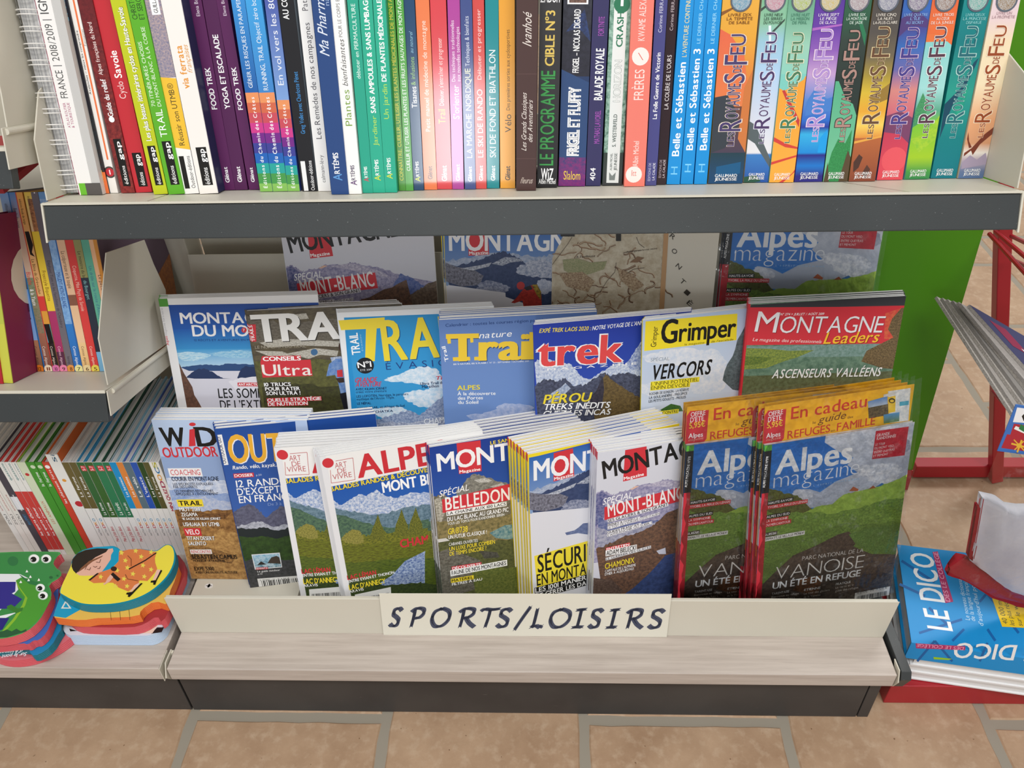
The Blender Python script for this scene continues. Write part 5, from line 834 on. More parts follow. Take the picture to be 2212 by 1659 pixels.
def art_leaders(s):
    full(s, '#77947f', c2='#4a6a58', sc=30); s.crop(*C_)
    s.p('#8aa4a0', [(800, 930), (1960, 900), (1950, 1000), (800, 1010)], c2='#5f8274', sc=60); s.p('#98a44a', [(800, 940), (980, 945), (1120, 960), (1310, 955), (1180, 1010), (1080, 1040), (950, 1090), (780, 1100)], c2='#4c6a40', sc=110); s.p('#7a8a3c', [(790, 1000), (1000, 1010), (900, 1060), (780, 1070)], c2='#3c5a34', sc=120)
    s.p('#55583a', [(760, 1150), (1930, 1110), (1900, 1500), (740, 1500)], c2='#6f7a58', sc=50)
    s.p(('#d6323e', '#d83a44'), [(830, 632), (2010, 622), (1960, 905), (795, 918)]); s.p(('#2c2d32', '#3a3b40'), [(838, 618), (1995, 548), (1990, 622), (1500, 632), (832, 636)])
    s.p('#e07048', [(1840, 680), (1960, 640), (1960, 880), (1830, 870)], c2='#d63a40', sc=60); s.p('#8a7450', [(1890, 720), (1960, 640), (2060, 640), (2040, 900), (1960, 1100), (1820, 1090), (1660, 1040), (1700, 960), (1820, 900), (1900, 860), (1860, 800)], c2='#453a28', sc=130)
    s.t('N° 274 > JUILLET / AOÛT 2019', 1055, 696, 1380, 692, 17, '#ffffff', .015, sh=.2)
    s.t('M', 862, 816, 1022, 824, 152, '#f2f0f2', .0, shadow=('#8a1a24', .03)); s.t('ONTAGNE', 1042, 828, 1812, 824, 124, '#f2f0f2', -.005, shadow=('#8a1a24', .03), sh=.06)
    s.t('Leaders', 1376, 908, 1778, 896, 84, '#ffc83a', .02, sh=.22, shadow=('#7a1420', .05)); s.t('Le magazine des professionnels', 848, 886, 1360, 903, 24, '#fbe4e0', .0, sh=.2)
    s.t('ASCENSEURS VALLÉENS', 992, 1165, 1796, 1148, 64, '#f2f2f0', .03, sh=.15, shadow=('#3a4030', .05), track=.14); sub(s, 0, 1, '#cf2f3c', 0, .012)
def art_map(s):
    full(s, '#d9d4c6'); s.crop(*B_)
    s.p('#d3cbb6', [(1000, 0), (1850, 0), (1812, 900), (1000, 900)], c2='#b4a58a', sc=22)
    r = random.Random(4)
    for i in range(46):
        x, y = r.uniform(1030, 1780), r.uniform(90, 650)
        if x > 1560 and y < 330 and r.random() < .7: continue
        a = r.uniform(0, 6); pts = []
        for k in range(9): pts.append((x, y)); a += r.uniform(-.9, .9); x += 24*math.cos(a); y += 18*math.sin(a)
        s.line('#8a6a50' if i % 3 else '#6a4c38', r.uniform(7, 15), pts); s.line('#c9b496', r.uniform(2, 5), [(p[0]+3, p[1]-3) for p in pts])
    s.p('#7d8a5c', [(1090, 280), (1200, 270), (1300, 300), (1420, 290), (1400, 350), (1280, 390), (1180, 400), (1100, 360)], c2='#b4ac88', sc=120, st=.4)
    s.p('#7d6046', [(1060, 380), (1240, 370), (1330, 440), (1280, 520), (1120, 480)], c2='#c4b090', sc=130); s.p('#7d6046', [(1500, 340), (1600, 380), (1700, 470), (1620, 520), (1520, 430)], c2='#c4b090', sc=130); s.p('#85664a', [(1590, 300), (1650, 255), (1700, 265), (1650, 300)])
    for pts in ([(1010, 320), (1070, 240), (1130, 160), (1160, 110)], [(1370, 520), (1420, 440), (1480, 370), (1490, 300)], [(1640, 110), (1660, 160), (1700, 190)], [(1560, 390), (1620, 350), (1700, 340)], [(1540, 230), (1600, 215), (1680, 210)]): s.line('#5a4a3c', 3.5, pts)
    s.t('À Fenillouse', 1188, 268, 1330, 258, 16, '#4a3c30', 0, sh=.3); s.t('Auberge et ferme neuve', 1565, 228, 1795, 200, 13, '#4a3c30', 0, sh=.3)
    s.p('#bf966a', [(1850, 0), (1885, 0), (1832, 900), (1795, 900)]); s.p('#1c1a18', [(1488, 60), (1526, 60), (1526, 140), (1488, 140)]); s.p('#1c1a18', [(1075, 60), (1180, 60), (1180, 106), (1075, 106)])
    for ch, x, y in (('R', 1885, 122), ('O', 1898, 232), ('N', 1930, 345), ('T', 1960, 458), ('I', 1992, 540), ('È', 2012, 620), ('R', 2040, 690)): s.t(ch, x, y-16, x+30, y+10, 34, '#3a342c', .0)
# --- building one copy of a magazine: cover sheet wrapped round a block of pages
def magazine(name, key, art, th, spine, label, group, gloss=True, inner='#f0f0f0', w=MW, h=MH):
    s = pose_surf(key, w, h)
    if art: art(s)
    s.mb.box((0, 0, -.0004), (w, h, 0), 'print', inner); s.mb.box((0, 0, -th), (w, h, -th+.0004), 'print', inner)
    if isinstance(spine, str): spine = [(0, 1, spine)]
    for a, b, c in spine: s.mb.box((-.0003, a*h, -th), (.0004, b*h, 0), 'print', c)
    root = empty(name, s.mw(), label, 'magazine', group); s.mb.obj('cover', root, local=True)
    p = MB(); p.box((.0005, .0008, -th+.0005), (w-.0008, h-.0012, -.0005), 'pages_flat'); p.obj('pages', root, local=True)
    return root, s
def solve_rear(s, px, T):
    P0 = s.O+s.V*s.h-s.N*T; a = b = 0
    for _ in range(12):
        f = lambda a, b: Vector(proj(P0+s.U*a+s.V*b))-Vector(px); r = f(a, b); ja = (f(a+1e-4, b)-r)/1e-4; jb = (f(a, b+1e-4)-r)/1e-4
        det = ja.x*jb.y-jb.x*ja.y; a -= (r.x*jb.y-jb.x*r.y)/det; b -= (ja.x*r.y-ja.y*r.x)/det
    return a, b
def stack(key, n, T, rear, art, spine, front, rest, group, w=MW, h=MH, extra=None):
    th = T/max(n-1, 1)*(.52 if extra else .86); root, s = magazine('magazine', key, art, th, spine, front, group if n > 1 else None, w=w, h=h)
    if extra: extra(root, s, th)
    if n == 1: return root
    a, b = solve_rear(s, rear, T); b = max(-.002, min(b, .0022)); r = random.Random(n)
    for i in range(1, n):
        c = copy_tree(root); t = i/(n-1); off = s.U*(a*t+r.uniform(-.0008, .0008))+s.V*(b*t+r.uniform(-.0006, .0006))-s.N*T*t
        c.matrix_basis = Matrix.Translation(off) @ root.matrix_basis
        c['label'] = '%s from the front in the stack of %s' % (ORD[i], rest[4:])
    return root
def wrap(root, s, th, top=.060, gift=True):
    if gift:
        g = Surf(s.O+s.V*.004-s.N*(th+.0004), s.U, s.V, s.w-.004, s.h+.048); R_ = pose_surf('alpesR'); R_ = Surf(R_.O+R_.V*.004-R_.N*(th+.0004), R_.U, R_.V, 1, 1); g.crop(0, 0, 1, view=R_); art_gift(g, 0); g.mb.box((0, .1, -.0012), (g.w, g.h, 0), 'print', '#f0b828'); o = g.mb.obj('gift_booklet', root, local=True, label='yellow gift booklet showing above the magazine'); o.matrix_basis = Matrix.Translation((0, .004, -(th+.0004)))
    m = MB(); m.smooth = True; nx, ny = 16, 30; w, h = s.w, s.h; y1 = h+(top if gift else .01); G = []; r = random.Random(int(abs(s.O.x)*1e4))
    for j in range(ny+1):
        y = .0008+(y1-.0008)*j/ny; G.append([(-.0065+(w+.0135)*i/nx, y+(r.uniform(-.0012, .0012) if j in (0, ny) else 0), .0010+(r.uniform(0, .0006) if h*.06 < y < h and 1 < i < nx-1 else r.uniform(0, .0014))-(max(0, y-h)/.060*(th+.0005) if y > h else 0)-(.003 if i in (0, nx) else 0)) for i in range(nx+1)])
    for j in range(ny):
        for i in range(nx): m.face([G[j][i], G[j][i+1], G[j+1][i+1], G[j+1][i]], m='clear_film')
    m.obj('plastic_wrap', root, local=True, weld=True, label='crinkled clear plastic wrap')
W2 = '#e9ebf2'
stack('wid', 6, .026, (345, 884), art_wid, '#c4d4ea', 'pale blue outdoor magazine over orange rock, front copy at the left end of the rack', 'the pale blue and orange rock magazine', 'pale blue outdoor magazines at the left end')
stack('outdoor', 3, .012, (460, 915), art_outdoor, '#1c4490', 'royal blue magazine with huge yellow title letters, front copy', 'the royal blue magazine with yellow title', 'royal blue magazines with yellow titles')
stack('alp0', 6, .033, (601, 939), art_alp, '#eceef2', 'white-topped lake magazine with red dot, front copy of the pile behind the full lake cover', 'the white-topped lake magazine in the rear pile', 'lake magazines in the pile behind')
stack('alp', 5, .018, (677, 968), art_alp, '#eceef2', 'white-topped lake magazine with red dot, nearest copy beside the belledonne pile', 'the white-topped lake magazine in the nearer pile', 'lake magazines in the nearer pile')
stack('belle', 7, .046, (901, 924), art_belle, [(0, .3, '#4a5a4c'), (.3, .9, '#e9ebf2'), (.9, .96, '#20408e'), (.96, 1, RED)], 'deep blue magazine with grey peak and red banner, front copy of its stack', 'the deep blue grey-peak magazine', 'deep blue grey-peak magazines')
stack('secu', 7, .041, (1100, 946), art_secu, [(0, .96, '#f2da28'), (.96, 1, RED)], 'yellow-framed mountain magazine with black safety headline, front copy', 'the yellow-framed safety magazine', 'yellow-framed magazines in the front row')
stack('mb', 6, .026, (1275, 950), art_mb, [(0, .25, '#c8ccd8'), (.25, .96, '#dfe2ec'), (.96, 1, RED)], 'grey sky magazine with black title and red banner, front copy in the front row', 'the grey sky magazine with black title', 'grey sky magazines in the front row')
SPA = [(0, .45, '#c02c3a'), (.45, .72, '#d8d4d4'), (.72, .97, '#202226'), (.97, 1, '#5aa83c')]
stack('alpesL', 3, .016, (1476, 952), art_alpes, SPA, 'plastic wrapped alpine meadow magazine, front copy of the left half-hidden pile', 'the wrapped alpine meadow magazine in the left pile', 'wrapped meadow magazines, left pile', extra=wrap)
stack('alpesR', 4, .025, (1615, 945), art_alpes, SPA, 'plastic wrapped alpine meadow magazine in full view at the right end of the front row', 'the wrapped alpine meadow magazine in the right pile', 'wrapped meadow magazines, right pile', extra=wrap)
stack('mdm', 4, .013, (345, 638), art_mdm, [(0, .96, '#dedee2'), (.96, 1, '#4f9a36')], 'white-bordered blue antarctic magazine at the left of the middle row, front copy', 'the white-bordered blue antarctic magazine', 'blue antarctic magazines')
stack('trails', 4, .011, (524, 663), art_trails, '#5a5244', 'brown trail magazine with big white title and runner, front copy', 'the brown trail magazine with white title', 'brown trail magazines')
stack('evasion', 4, .011, (727, 665), art_evasion, '#e8eef4', 'sky blue trail magazine with giant yellow letters and clouds, front copy', 'the sky blue trail magazine with yellow letters', 'sky blue trail magazines')
stack('nature', 6, .024, (950, 671), art_nature, '#6282be', 'plain lavender blue trail magazine with yellow title, front copy', 'the plain lavender blue trail magazine', 'lavender blue trail magazines')
stack('trek', 5, .013, (1156, 693), art_trek, '#2038a0', 'dark blue trekking magazine with red title over snowy peaks, front copy', 'the dark blue trekking magazine with red title', 'dark blue trekking magazines')
stack('grimper', 4, .012, (1395, 683), art_grimper, '#e8d838', 'climbing magazine with yellow header over clouds and a cliff, front copy', 'the climbing magazine with yellow header', 'yellow header climbing magazines')
stack('leaders', 4, .014, (1618, 642), art_leaders, '#cf2f3c', 'red-headed magazine over a forest at the right of the middle row, front copy', 'the red-headed forest magazine', 'red-headed forest magazines')
stack('mb_back', 2, .006, (602, 480), art_mb, '#dfe2ec', 'grey sky magazine with black title in the back row, front copy', 'the grey sky magazine in the back row', 'grey sky magazines in the back row')
stack('secu_back', 2, .006, (950, 470), art_secu, '#f2da28', 'yellow-framed magazine with a red climber in the back row, front copy', 'the yellow-framed magazine in the back row', 'yellow-framed magazines in the back row')
stack('map_back', 1, .006, None, art_map, '#d0cabc', 'old brown map cover magazine in the middle of the back row', '', None, w=.225, h=.29)
stack('alpes_back', 2, .008, (1562, 478), art_alpes, SPA, 'wrapped alpine meadow magazine in the back row beside the green board', 'the wrapped alpine meadow magazine in the back row', 'wrapped meadow magazines in the back row', extra=lambda r, s, t: wrap(r, s, t, gift=False))
# ---------------------------------------------------------------- the bay on the left
LX0, LX1 = -1.35, -.5030
g = empty('display_base', Matrix.Translation((-.9, .25, 0)), 'left bay shelf base with pale wood board, under the shaped board books', 'shelf base')
bx('kick_plate', g, (LX0, .0141, 0), (-.4985, .45, .1020), 'scuffed_kick_steel')
bx('wood_board', g, (LX0, 0, .1025), (-.5055, .47, .1284), 'wood_laminate', .0012)
bx('end_clip', g, (-.5052, -.001, .1), (-.5040, .03, .1284), 'cream_steel', .0004)
bx('back_panel', g, (LX0, .478, .1290), (-.5465, .482, 1.5), 'cream_steel', .0005)
LP = Vector((0, .128, .517)); LT = math.radians(21); LN = Vector((0, math.sin(LT), math.cos(LT))); LB = Vector((0, math.cos(LT), -math.sin(LT)))
def left_shelf(P, label, plate_px, brk_px, depth):
    s = empty('book_shelf', Matrix.Translation((-.9, P.y, P.z)), label, 'shelf'); q = lambda x, d, u=0: Vector((x, P.y, P.z))+LB*d+LN*u
    m = MB(); m.hexa([q(LX0, 0, -.004), q(LX1, 0, -.004), q(LX1, depth, -.004), q(LX0, depth, -.004), q(LX0, 0), q(LX1, 0), q(LX1, depth), q(LX0, depth)], 'cream_steel'); m.obj('deck', s, bevel=.0006)
    a = Vector((0, P.y, P.z-.002)); f = a+Vector((0, -.0163, -.0345)); nn = Vector((0, .9, -.43))
    m = MB(); m.prism([(LX0, f.y, f.z), (LX1, f.y, f.z), (LX1, a.y, a.z), (LX0, a.y, a.z)], nn*.012, 'grey_steel'); m.obj('front_rail', s, bevel=.001)
    plate('end_divider', s, [at(p, 0, -.5022) for p in plate_px], (.0015, 0, 0), 'cream_steel', .0005)
    B = [at(p, 0, -.5005) for p in brk_px]; plate('end_bracket', s, B, (.0015, 0, 0), 'cream_steel', .0005)
    m = MB(); d = (B[1]-B[0]); m.tube([B[0]+d*.05+Vector((.002, 0, -.004)), B[0]+d*.97+Vector((.002, 0, -.004))], .0032, 'cream_steel', 12); m.obj('rolled_edge', s); return s
left_shelf(LP, 'cream shelf of the left bay with charcoal rail, holding numbered thin picture books', [(231, 832), (210.7, 731), (218, 646), (227, 546), (310, 518), (330, 570), (356, 626), (363, 740)], [(229, 845), (364, 742), (369, 786), (238, 899)], .33)
UP = at((15, 318), 0, -.503); left_shelf(UP, 'upper shelf of the left bay seen at the top left corner', [(13, 275), (0, 201), (-60, -80), (60, -110), (84, 100), (78, 264)], [(1, 277), (76, 264), (81, 352), (18, 367)], .3)
# thin numbered picture books, spines outwards
LTOP = 403
def conte(lab, xb0, xb1, xt, base, draw, yb=803, yt=405, side=None):
    p = spine_pose(LP, LN, LB, xb0, xb1, yb, xt, yt); return book(lab, p, .228, .19, base, draw, name='picture_book', side=side)
def num(n, col, c2): return lambda S: (dot(S, col, .55, 797, .0056), ht(S, n, 800.5, .38, .0045, c2, .02, c=.55))
def down(s, y0, y1, col, hf=.42, c=.5, b=.0, **k): return T(s, y0, y1, c, hf, col, b, **k)
serie = lambda col: down('Contes Alpins', 748, 788, col, .34)
conte('thin picture book numbered 12 with dark blue and sky blue spine', 77, 95.5, -4, '#2a3a4c', D(Bd(380, 525, '#7ba6d6', '#c4ccd8'), Bd(525, 625, '#232c38'), Bd(625, 735, '#6f9bd8', '#7fa8de'), Bd(735, 810, '#b07a5a', '#7a5a44'), down('LA DENT DU CHAT', 630, 690, '#1c2a4a'), down('éditions Boule de neige', 440, 495, '#3a4654', .34), Dt('#7fb82c', .6, 580, .006), Dt('#7fb82c', .7, 570, .004), serie('#3a2a20'), num('12', '#e07a20', '#3a2010')))
conte('thin picture book numbered 11 with blue edge and mottled brown spine', 96.5, 114, 14, '#8a6a5c', D(Bd(380, 470, '#4f86c4', '#a89aa0'), Bd(470, 600, '#c4a898', '#d8b8a0'), Bd(600, 720, '#8a9a7c', '#a07a64', c2='#6a7a5a', sc=80), Bd(720, 810, '#a06a54', '#7c4a40'), Bd(380, 810, '#2a6aa8', None, 0, .16), down('Boule de neige', 450, 492, '#1c2a44', .36), down('Blanche', 588, 615, RED, .5), down('& la Yaute', 625, 660, Wh, .46), serie('#f0e0d4'), num('11', '#f0dcc0', '#7c3a20')))
conte('thin picture book numbered 10 with orange spine and black drawing', 115, 129.5, 30, '#e0a858', D(Bd(380, 560, '#e8a850', '#e6b47a'), Bd(560, 640, '#e4b070'), Bd(640, 672, '#d8403c'), Bd(672, 700, '#e0a040'), Bd(700, 740, '#4fa0b0'), Bd(740, 810, '#2a2220'), Bd(380, 810, '#c8463c', None, 0, .14), Sh('#1c1614', [(.2, 500), (.8, 500), (1, 530), (.6, 545), (.9, 555), (.3, 550)]), Sh('#1c1614', [(.1, 700), (.9, 700), (1, 740), (.3, 745)]), down('éditions Boule de neige', 430, 485, '#3a2a1a', .34), down('La Bête du Grévaudan', 560, 635, '#4a3018'), serie('#e8d8c8'), num('10', '#e07ab0', '#3a1a2c')))
conte('thin picture book numbered 9 with yellow and raspberry spine', 130.3, 146.5, 49, '#e8c53a', D(Bd(380, 500, '#ecd050', '#e8c8a0'), Bd(430, 500, '#b07850', '#d0905c', .3, 1, c2='#6a4630', sc=90), Bd(500, 672, '#f0d040'), Bd(672, 760, '#b03a6a', '#a43464'), Bd(760, 810, '#5a2a44'), down('éditions', 424, 445, '#3a2a1a', .34), down('Freestyle Biquette', 585, 650, '#7a4a1c', .46), serie('#e8c0d0'), num('9', '#f08ab0', '#4a1a30')))
conte('thin grey picture book numbered 8', 147.3, 161.5, 64, '#6f6a72', D(down('Éléphant Tom et les fantômes de Chambéry', 563, 708, '#3a3640', .44), down('Boule de neige', 770, 786, '#2a2630', .4), Bd(412, 418, Wh, None, .45, .6), num('8', '#e89a4a', '#4a2a10')))
conte('thin light blue picture book numbered 7', 162.3, 180, 80, '#9cc0e6', D(Bd(380, 430, '#6fa4dc'), Bd(430, 700, '#a8c8ea', '#8ab8e4', c2='#6a9ad4', sc=50), Bd(700, 810, '#2f7cc8', '#2a68b4'), Bd(380, 810, '#2a62a8', None, .84, 1), down('MAUDIT MONT-BLANC', 588, 665, '#24448c', .46, .42, .01), serie('#eef4fa'), num('7', '#f0e8a0', '#2a4a2a')))
conte('thin peach picture book numbered 6', 181, 197.6, 98, '#e8b890', D(Bd(500, 640, '#eabf9a'), Bd(637, 660, '#8a5a44'), Bd(660, 740, '#ecc49a'), Bd(740, 810, '#ecc890', '#e8b878'), down('La colporteuse et le toupie', 543, 623, '#3a2018', .5), serie('#5a3a24'), num('6', '#f0d8a0', '#5a3a20')))
conte('thin red picture book numbered 5', 198.4, 215.5, 116, '#d8403c', D(down('Coquette, Miss Pays de Savoie', 574, 672, '#f4c8b8', .44), serie('#f4d8c8'), num('5', '#f0dc5a', '#5a2a10')))
conte('thin olive and dark blue picture book beside the red one', 216.3, 232, 134, '#8a8a5c', D(Bd(380, 600, '#8f9060', '#9a965c'), Bd(600, 760, '#2a3040', '#242a3a'), Bd(760, 810, '#7ab4d8'), down('Le monstre du lac', 543, 602, '#2a2a1c', .44), down('du Bourget', 606, 647, '#8ac4c4', .44)))
conte('thin sea green picture book half hidden by the shelf end divider', 232.8, 249, 151, '#5fae94', D(down('Un drôle sur la route d’Annecy', 575, 690, '#3a6a8c', .4),))
lb = conte('thin peach and orange picture book next to the shelf end divider', 249.8, 266, 168, '#e8b48a', D(Bd(380, 810, '#d08a34', None, .55, 1), down('Le petit train', 594, 650, '#3a2018', .4)), side='#6a5668')
p_ = spine_pose(LP, LN, LB, 249.8, 266, 803, 168, 405); m = MB(); w = p_[3]; m.face([(w+.0002, .0, -.002), (w+.0002, 0, -.19), (w+.0002, .125, -.19), (w+.0002, .10, -.14), (w+.0002, .09, -.06), (w+.0002, .11, -.002)], '#b8743c', c2='#8a4f34', grain=(50, .8, 0)); m.obj('cover_picture', lb, local=True, label='orange lower half of the mauve cover')
# large books left of them
pz = spine_pose(LP, LN, LB, 8, 28, 829, -44, 480); r_ = book('large picture book with plum cover and lime yellow spine at the left edge', pz, .205, .16, '#c8c84a', D(Bd(300, 640, '#d8cc60'), Bd(640, 700, '#b8c04a')), '#8a2a50', name='picture_book')
m = MB(); U, V, N = pz[1], pz[2], pz[1].cross(pz[2]); w = pz[3]
def onside(pts, c, k): m.face([(w+.0002*k, y, -d) for d, y in pts], c)
onside([(.075+.05*math.cos(a), .125+.04*math.sin(a)) for a in [i*math.pi/10 for i in range(20)]], '#e6ddcf', 1); onside([(.05, .09), (.20, .085), (.20, .075), (.05, .08)], '#5c1434', 2)
for d in (.05, .1, .15): onside([(d, .0), (d+.008, 0), (d+.003, .075)], '#64183a', 2)
m.obj('cover_picture', r_, local=True)
book('large red book at the left edge beside the lime spine', spine_pose(LP, LN, LB, -16, 7, 830, -70, 480), .19, .15, '#b02430', None, name='picture_book')
a = at((0, 399), 1, .215); b = at((35, 397), 1, .215); a.x = -.75
m = MB(); m.box((a.x, .19, b.z), (b.x, .34, b.z+.0075), 'print', '#a3222c'); m.obj('red_book', None, label='thin red book lying flat across the tops of the numbered picture books', cat='book')
# small hardback children's books standing on the base board
def kid(lab, x0, x1, base, draw, H=.2, group=None, y=.2, dep=.2, side=None):
    px = lambda v: 0+v/3.95
    a = aty(px(x0), 820+690/3.95, y); b = aty(px(x1), 820+690/3.95, y); w = b.x-a.x
    return book(lab, (Vector((a.x, y, .1287)), Vector((1, 0, 0)), Vector((0, 0, 1)), w), H, dep, base, draw, side, name='hardback_book', group=group)
Y = lambda v: 820+v/3.95
def dok(body, title, tcol=Wh): return D(lambda S: band(S, 980, Y(1100), body, None, .0, 1), T(title, Y(1000), Y(830), .55, .42, tcol, .02), T('D', Y(1265), Y(1238), .5, .4, '#c42a3c', .04), T('K', Y(1235), Y(1212), .5, .4, '#e8a030', .03), T('O', Y(1208), Y(1185), .5, .4, '#3a9ac4', .03), T('mes P’tits', Y(1330), Y(1272), .5, .3, '#555560'))
def pfc(body, title): return D(lambda S: band(S, 980, Y(1175), body, None, 0, 1), T(title, Y(1155), Y(1050), .5, .4, Wh, .02), T('Mes p’tits docs', Y(1380), Y(1255), .5, .42, '#c42a3c', .03), lambda S: band(S, Y(735), Y(780), '#d8404a', None, .3, .95), T('5-7', Y(775), Y(740), .62, .4, Wh, .02))
LW = '#f0efec'
kid('white hardback with rainbow letters at the right end beside the rack', 1262, 1345, LW, D(T('S', Y(760), Y(700), .5, .4, '#b8b43c', .05), T('C', Y(800), Y(750), .55, .42, '#2a7ab4', .05), T('O', Y(860), Y(810), .5, .4, '#e8a030', .05), T('D', Y(920), Y(865), .5, .42, '#a83058', .05), T('MINI QUIZ', Y(1120), Y(930), .5, .36, '#b02a4a', .04)), dep=.21)
kid('white hardback with olive brown top beside the rainbow letters', 1210, 1260, LW, dok('#5c5a34', 'La ferme'), side='#8fb8c8')
kid('white hardback with dark forest green top', 1160, 1208, LW, dok('#2a4a24', 'Les poneys'), side='#2c3a34')
kid('white hardback with royal blue top', 1100, 1157, LW, dok('#2a58b8', 'L’espace'), side='#7fb4c8')
kid('white hardback with slate grey top', 1037, 1098, LW, dok('#5f7684', 'Le vélo'), side='#4a6ac0')
kid('white hardback with orange top', 980, 1035, LW, dok('#e08a44', 'Les camions'), side='#8fc0d8')
kid('white hardback with bright sky blue top', 922, 978, LW, dok('#1f94d4', 'Les bateaux'), side='#a4b8c4')
kid('white hardback with pine green top, next to the sky blue one', 862, 920, LW, pfc('#2f7a54', 'La forêt'), side='#1f4a3c')
kid('white hardback with pine green top, next to the moss green one', 780, 858, LW, pfc('#338058', 'La forêt'), side='#25604a')
kid('white hardback with moss green top, right of two', 708, 776, LW, pfc('#3f6a34', 'La ferme'), side='#3a9cd0')
kid('white hardback with moss green top, left of two', 640, 704, LW, pfc('#3a6a3c', 'La ferme'), side='#3a9cd0')
kid('white hardback with brown top, right of two beside the moss greens', 578, 636, LW, dok('#6a6038', 'La ferme'))
kid('white hardback with brown top, left of two beside the broad white book', 516, 574, LW, dok('#6f6238', 'La ferme'))
kid('broad white hardback with orange back board and red drop', 410, 512, LW, D(T('S?', Y(700), Y(630), .6, .3, '#2a5a7a', .04), Dt('#c8303c', .75, Y(1060), .006), Dt('#e8a040', .5, Y(860), .003)), side='#dd6a2a', H=.215)
kid('red hardback with white lettering', 347, 406, '#d44a34', D(T('les châteaux forts', Y(1055), Y(770), .5, .36, Wh, .02), Dt(Wh, .5, Y(745), .0035)))
kid('bright green hardback next to the red one', 285, 343, '#4a9a34', D(T('la ferme', Y(910), Y(790), .5, .42, Wh, .02), Dt('#d8e8c8', .5, Y(745), .0035)), side='#3f8a2c')
kid('bright green hardback next to the pale green one', 207, 280, '#4a9a34', D(T('la ferme', Y(910), Y(790), .62, .34, Wh, .02), Dt('#d8e8c8', .6, Y(745), .0035)), side='#3f8a2c')
kid('pale green hardback with red pencil lettering', 130, 203, '#dbe6c8', D(T('LES ANIMAUX', Y(1230), Y(1035), .5, .34, '#d0806a', .02), Dt('#c83a3a', .5, Y(810), .003)), side='#8cb83c')
for i, (a, b) in enumerate(((88, 127), (30, 85), (-30, 27))):
    kid('white and red hardback on winter sports, %s from the pale green book' % ('first', 'second', 'third')[i], a, b, LW, D(lambda S: band(S, Y(955), Y(1450), '#d2403c', None, 0, 1), T('questions', Y(860), Y(715), .5, .4, '#2a7a7a', .02), T('les sports d’hiver', Y(1330), Y(1090), .5, .42, Wh, .03)), side='#d8403c')
for i, (a, b, c) in enumerate(((-95, -33, '#4a4650'), (-150, -98, '#e8e4de'), (-205, -153, '#ebe6e0'), (-262, -208, '#e8e6e2'))):
    kid(('dark grey hardback left of the winter sports books', 'cream animal hardback beside the dark grey one', 'second cream animal hardback from the dark grey one', 'third cream animal hardback from the dark grey one')[i], a, b, c, D(lambda S: band(S, Y(1000), Y(1110), '#e8e8ee', None, 0, 1) if i == 0 else None, T('ZOU' if i else 'docs SPORT', Y(1240), Y(1150), .5, .4, '#3a3a40' if i else '#2a8ac0', .02), T('animaux', Y(1120), Y(980), .5, .3, '#b04a44' if i else Wh)))
# ---------------------------------------------------------------- shaped board books in two piles
K7 = lambda x, y, z: atz(x/3.95, 1140+y/3.95, z)
def board_book(lab, pts, z0, z1, edge, top, art=None, n=5, wpx=True, name='board_book', smooth=1):
    for _ in range(smooth): pts = [q for i in range(len(pts)) for q in ((pts[i-1][0]*.25+pts[i][0]*.75, pts[i-1][1]*.25+pts[i][1]*.75), (pts[i][0]*.75+pts[(i+1) % len(pts)][0]*.25, pts[i][1]*.75+pts[(i+1) % len(pts)][1]*.25))]
    P = [K7(x, y, z1) for x, y in pts] if wpx else [Vector((x, y, z1)) for x, y in pts]
    c = Vector((sum(p.x for p in P)/len(P), sum(p.y for p in P)/len(P), z0)); mw = Matrix.Translation(c)
    root = empty(name, mw, lab, 'book'); h = z1-z0; L = [(p.x-c.x, p.y-c.y) for p in P]
    a = sum(L[i][0]*L[(i+1) % len(L)][1]-L[(i+1) % len(L)][0]*L[i][1] for i in range(len(L)))
    if a < 0: L.reverse()
    def off(i, d):
        (ax, ay), (bx_, by), (cx, cy) = L[i-1], L[i], L[(i+1) % len(L)]; tx, ty = cx-ax, cy-ay; l = math.hypot(tx, ty) or 1; return (bx_-ty/l*d, by+tx/l*d)
    m = MB(); G = []
    prof = []
    for k in range(n): prof += [(h*k/n, .0006), (h*(k+.18)/n, 0), (h*(k+.82)/n, 0), (h*(k+.999)/n, .0006)]
    for z, d in prof: G.append([(*off(i, d), z) for i in range(len(L))])
    for a_, b_ in zip(G, G[1:]):
        for i in range(len(L)): j = (i+1) % len(L); m.face([a_[i], a_[j], b_[j], b_[i]], edge)
    m.face(list(reversed(G[0])), edge); m.obj('pages', root, local=True)
    S = Surf(Vector((-10, -10, z1)), (1, 0, 0), (0, 1, 0), 20, 20); S.crop(0, 1140, 3.95); S.step = .00002
    S.poly(top, [(x+c.x+10, y+c.y+10) for x, y in L]); 
    if art: art(S)
    o = S.mb.obj('cover', root); o.matrix_parent_inverse = root.matrix_basis.inverted(); o.matrix_basis = Matrix.Translation((-10, -10, z1)); return root
def scr(S): S.crop(0, 1140, 3.95); S.cr = (0, 1140, 3.95); return S
def star(S, x, y, r, col='#f2dc5a'): S.p(col, [(x+(r if i % 2 == 0 else r*.45)*math.sin(i*math.pi/5+.2), y-(r if i % 2 == 0 else r*.45)*math.cos(i*math.pi/5+.2)) for i in range(10)])
def eye(S, x, y, r): S.ell('#a8d0b0', x, y, r*1.15, r*.98); S.ell('#ffffff', x+2, y-2, r, r*.86); S.ell('#0e1510', x-4, y+4, r*.62, r*.55); S.ell('#ffffff', x-r*.45, y+r*.2, r*.14, r*.12)
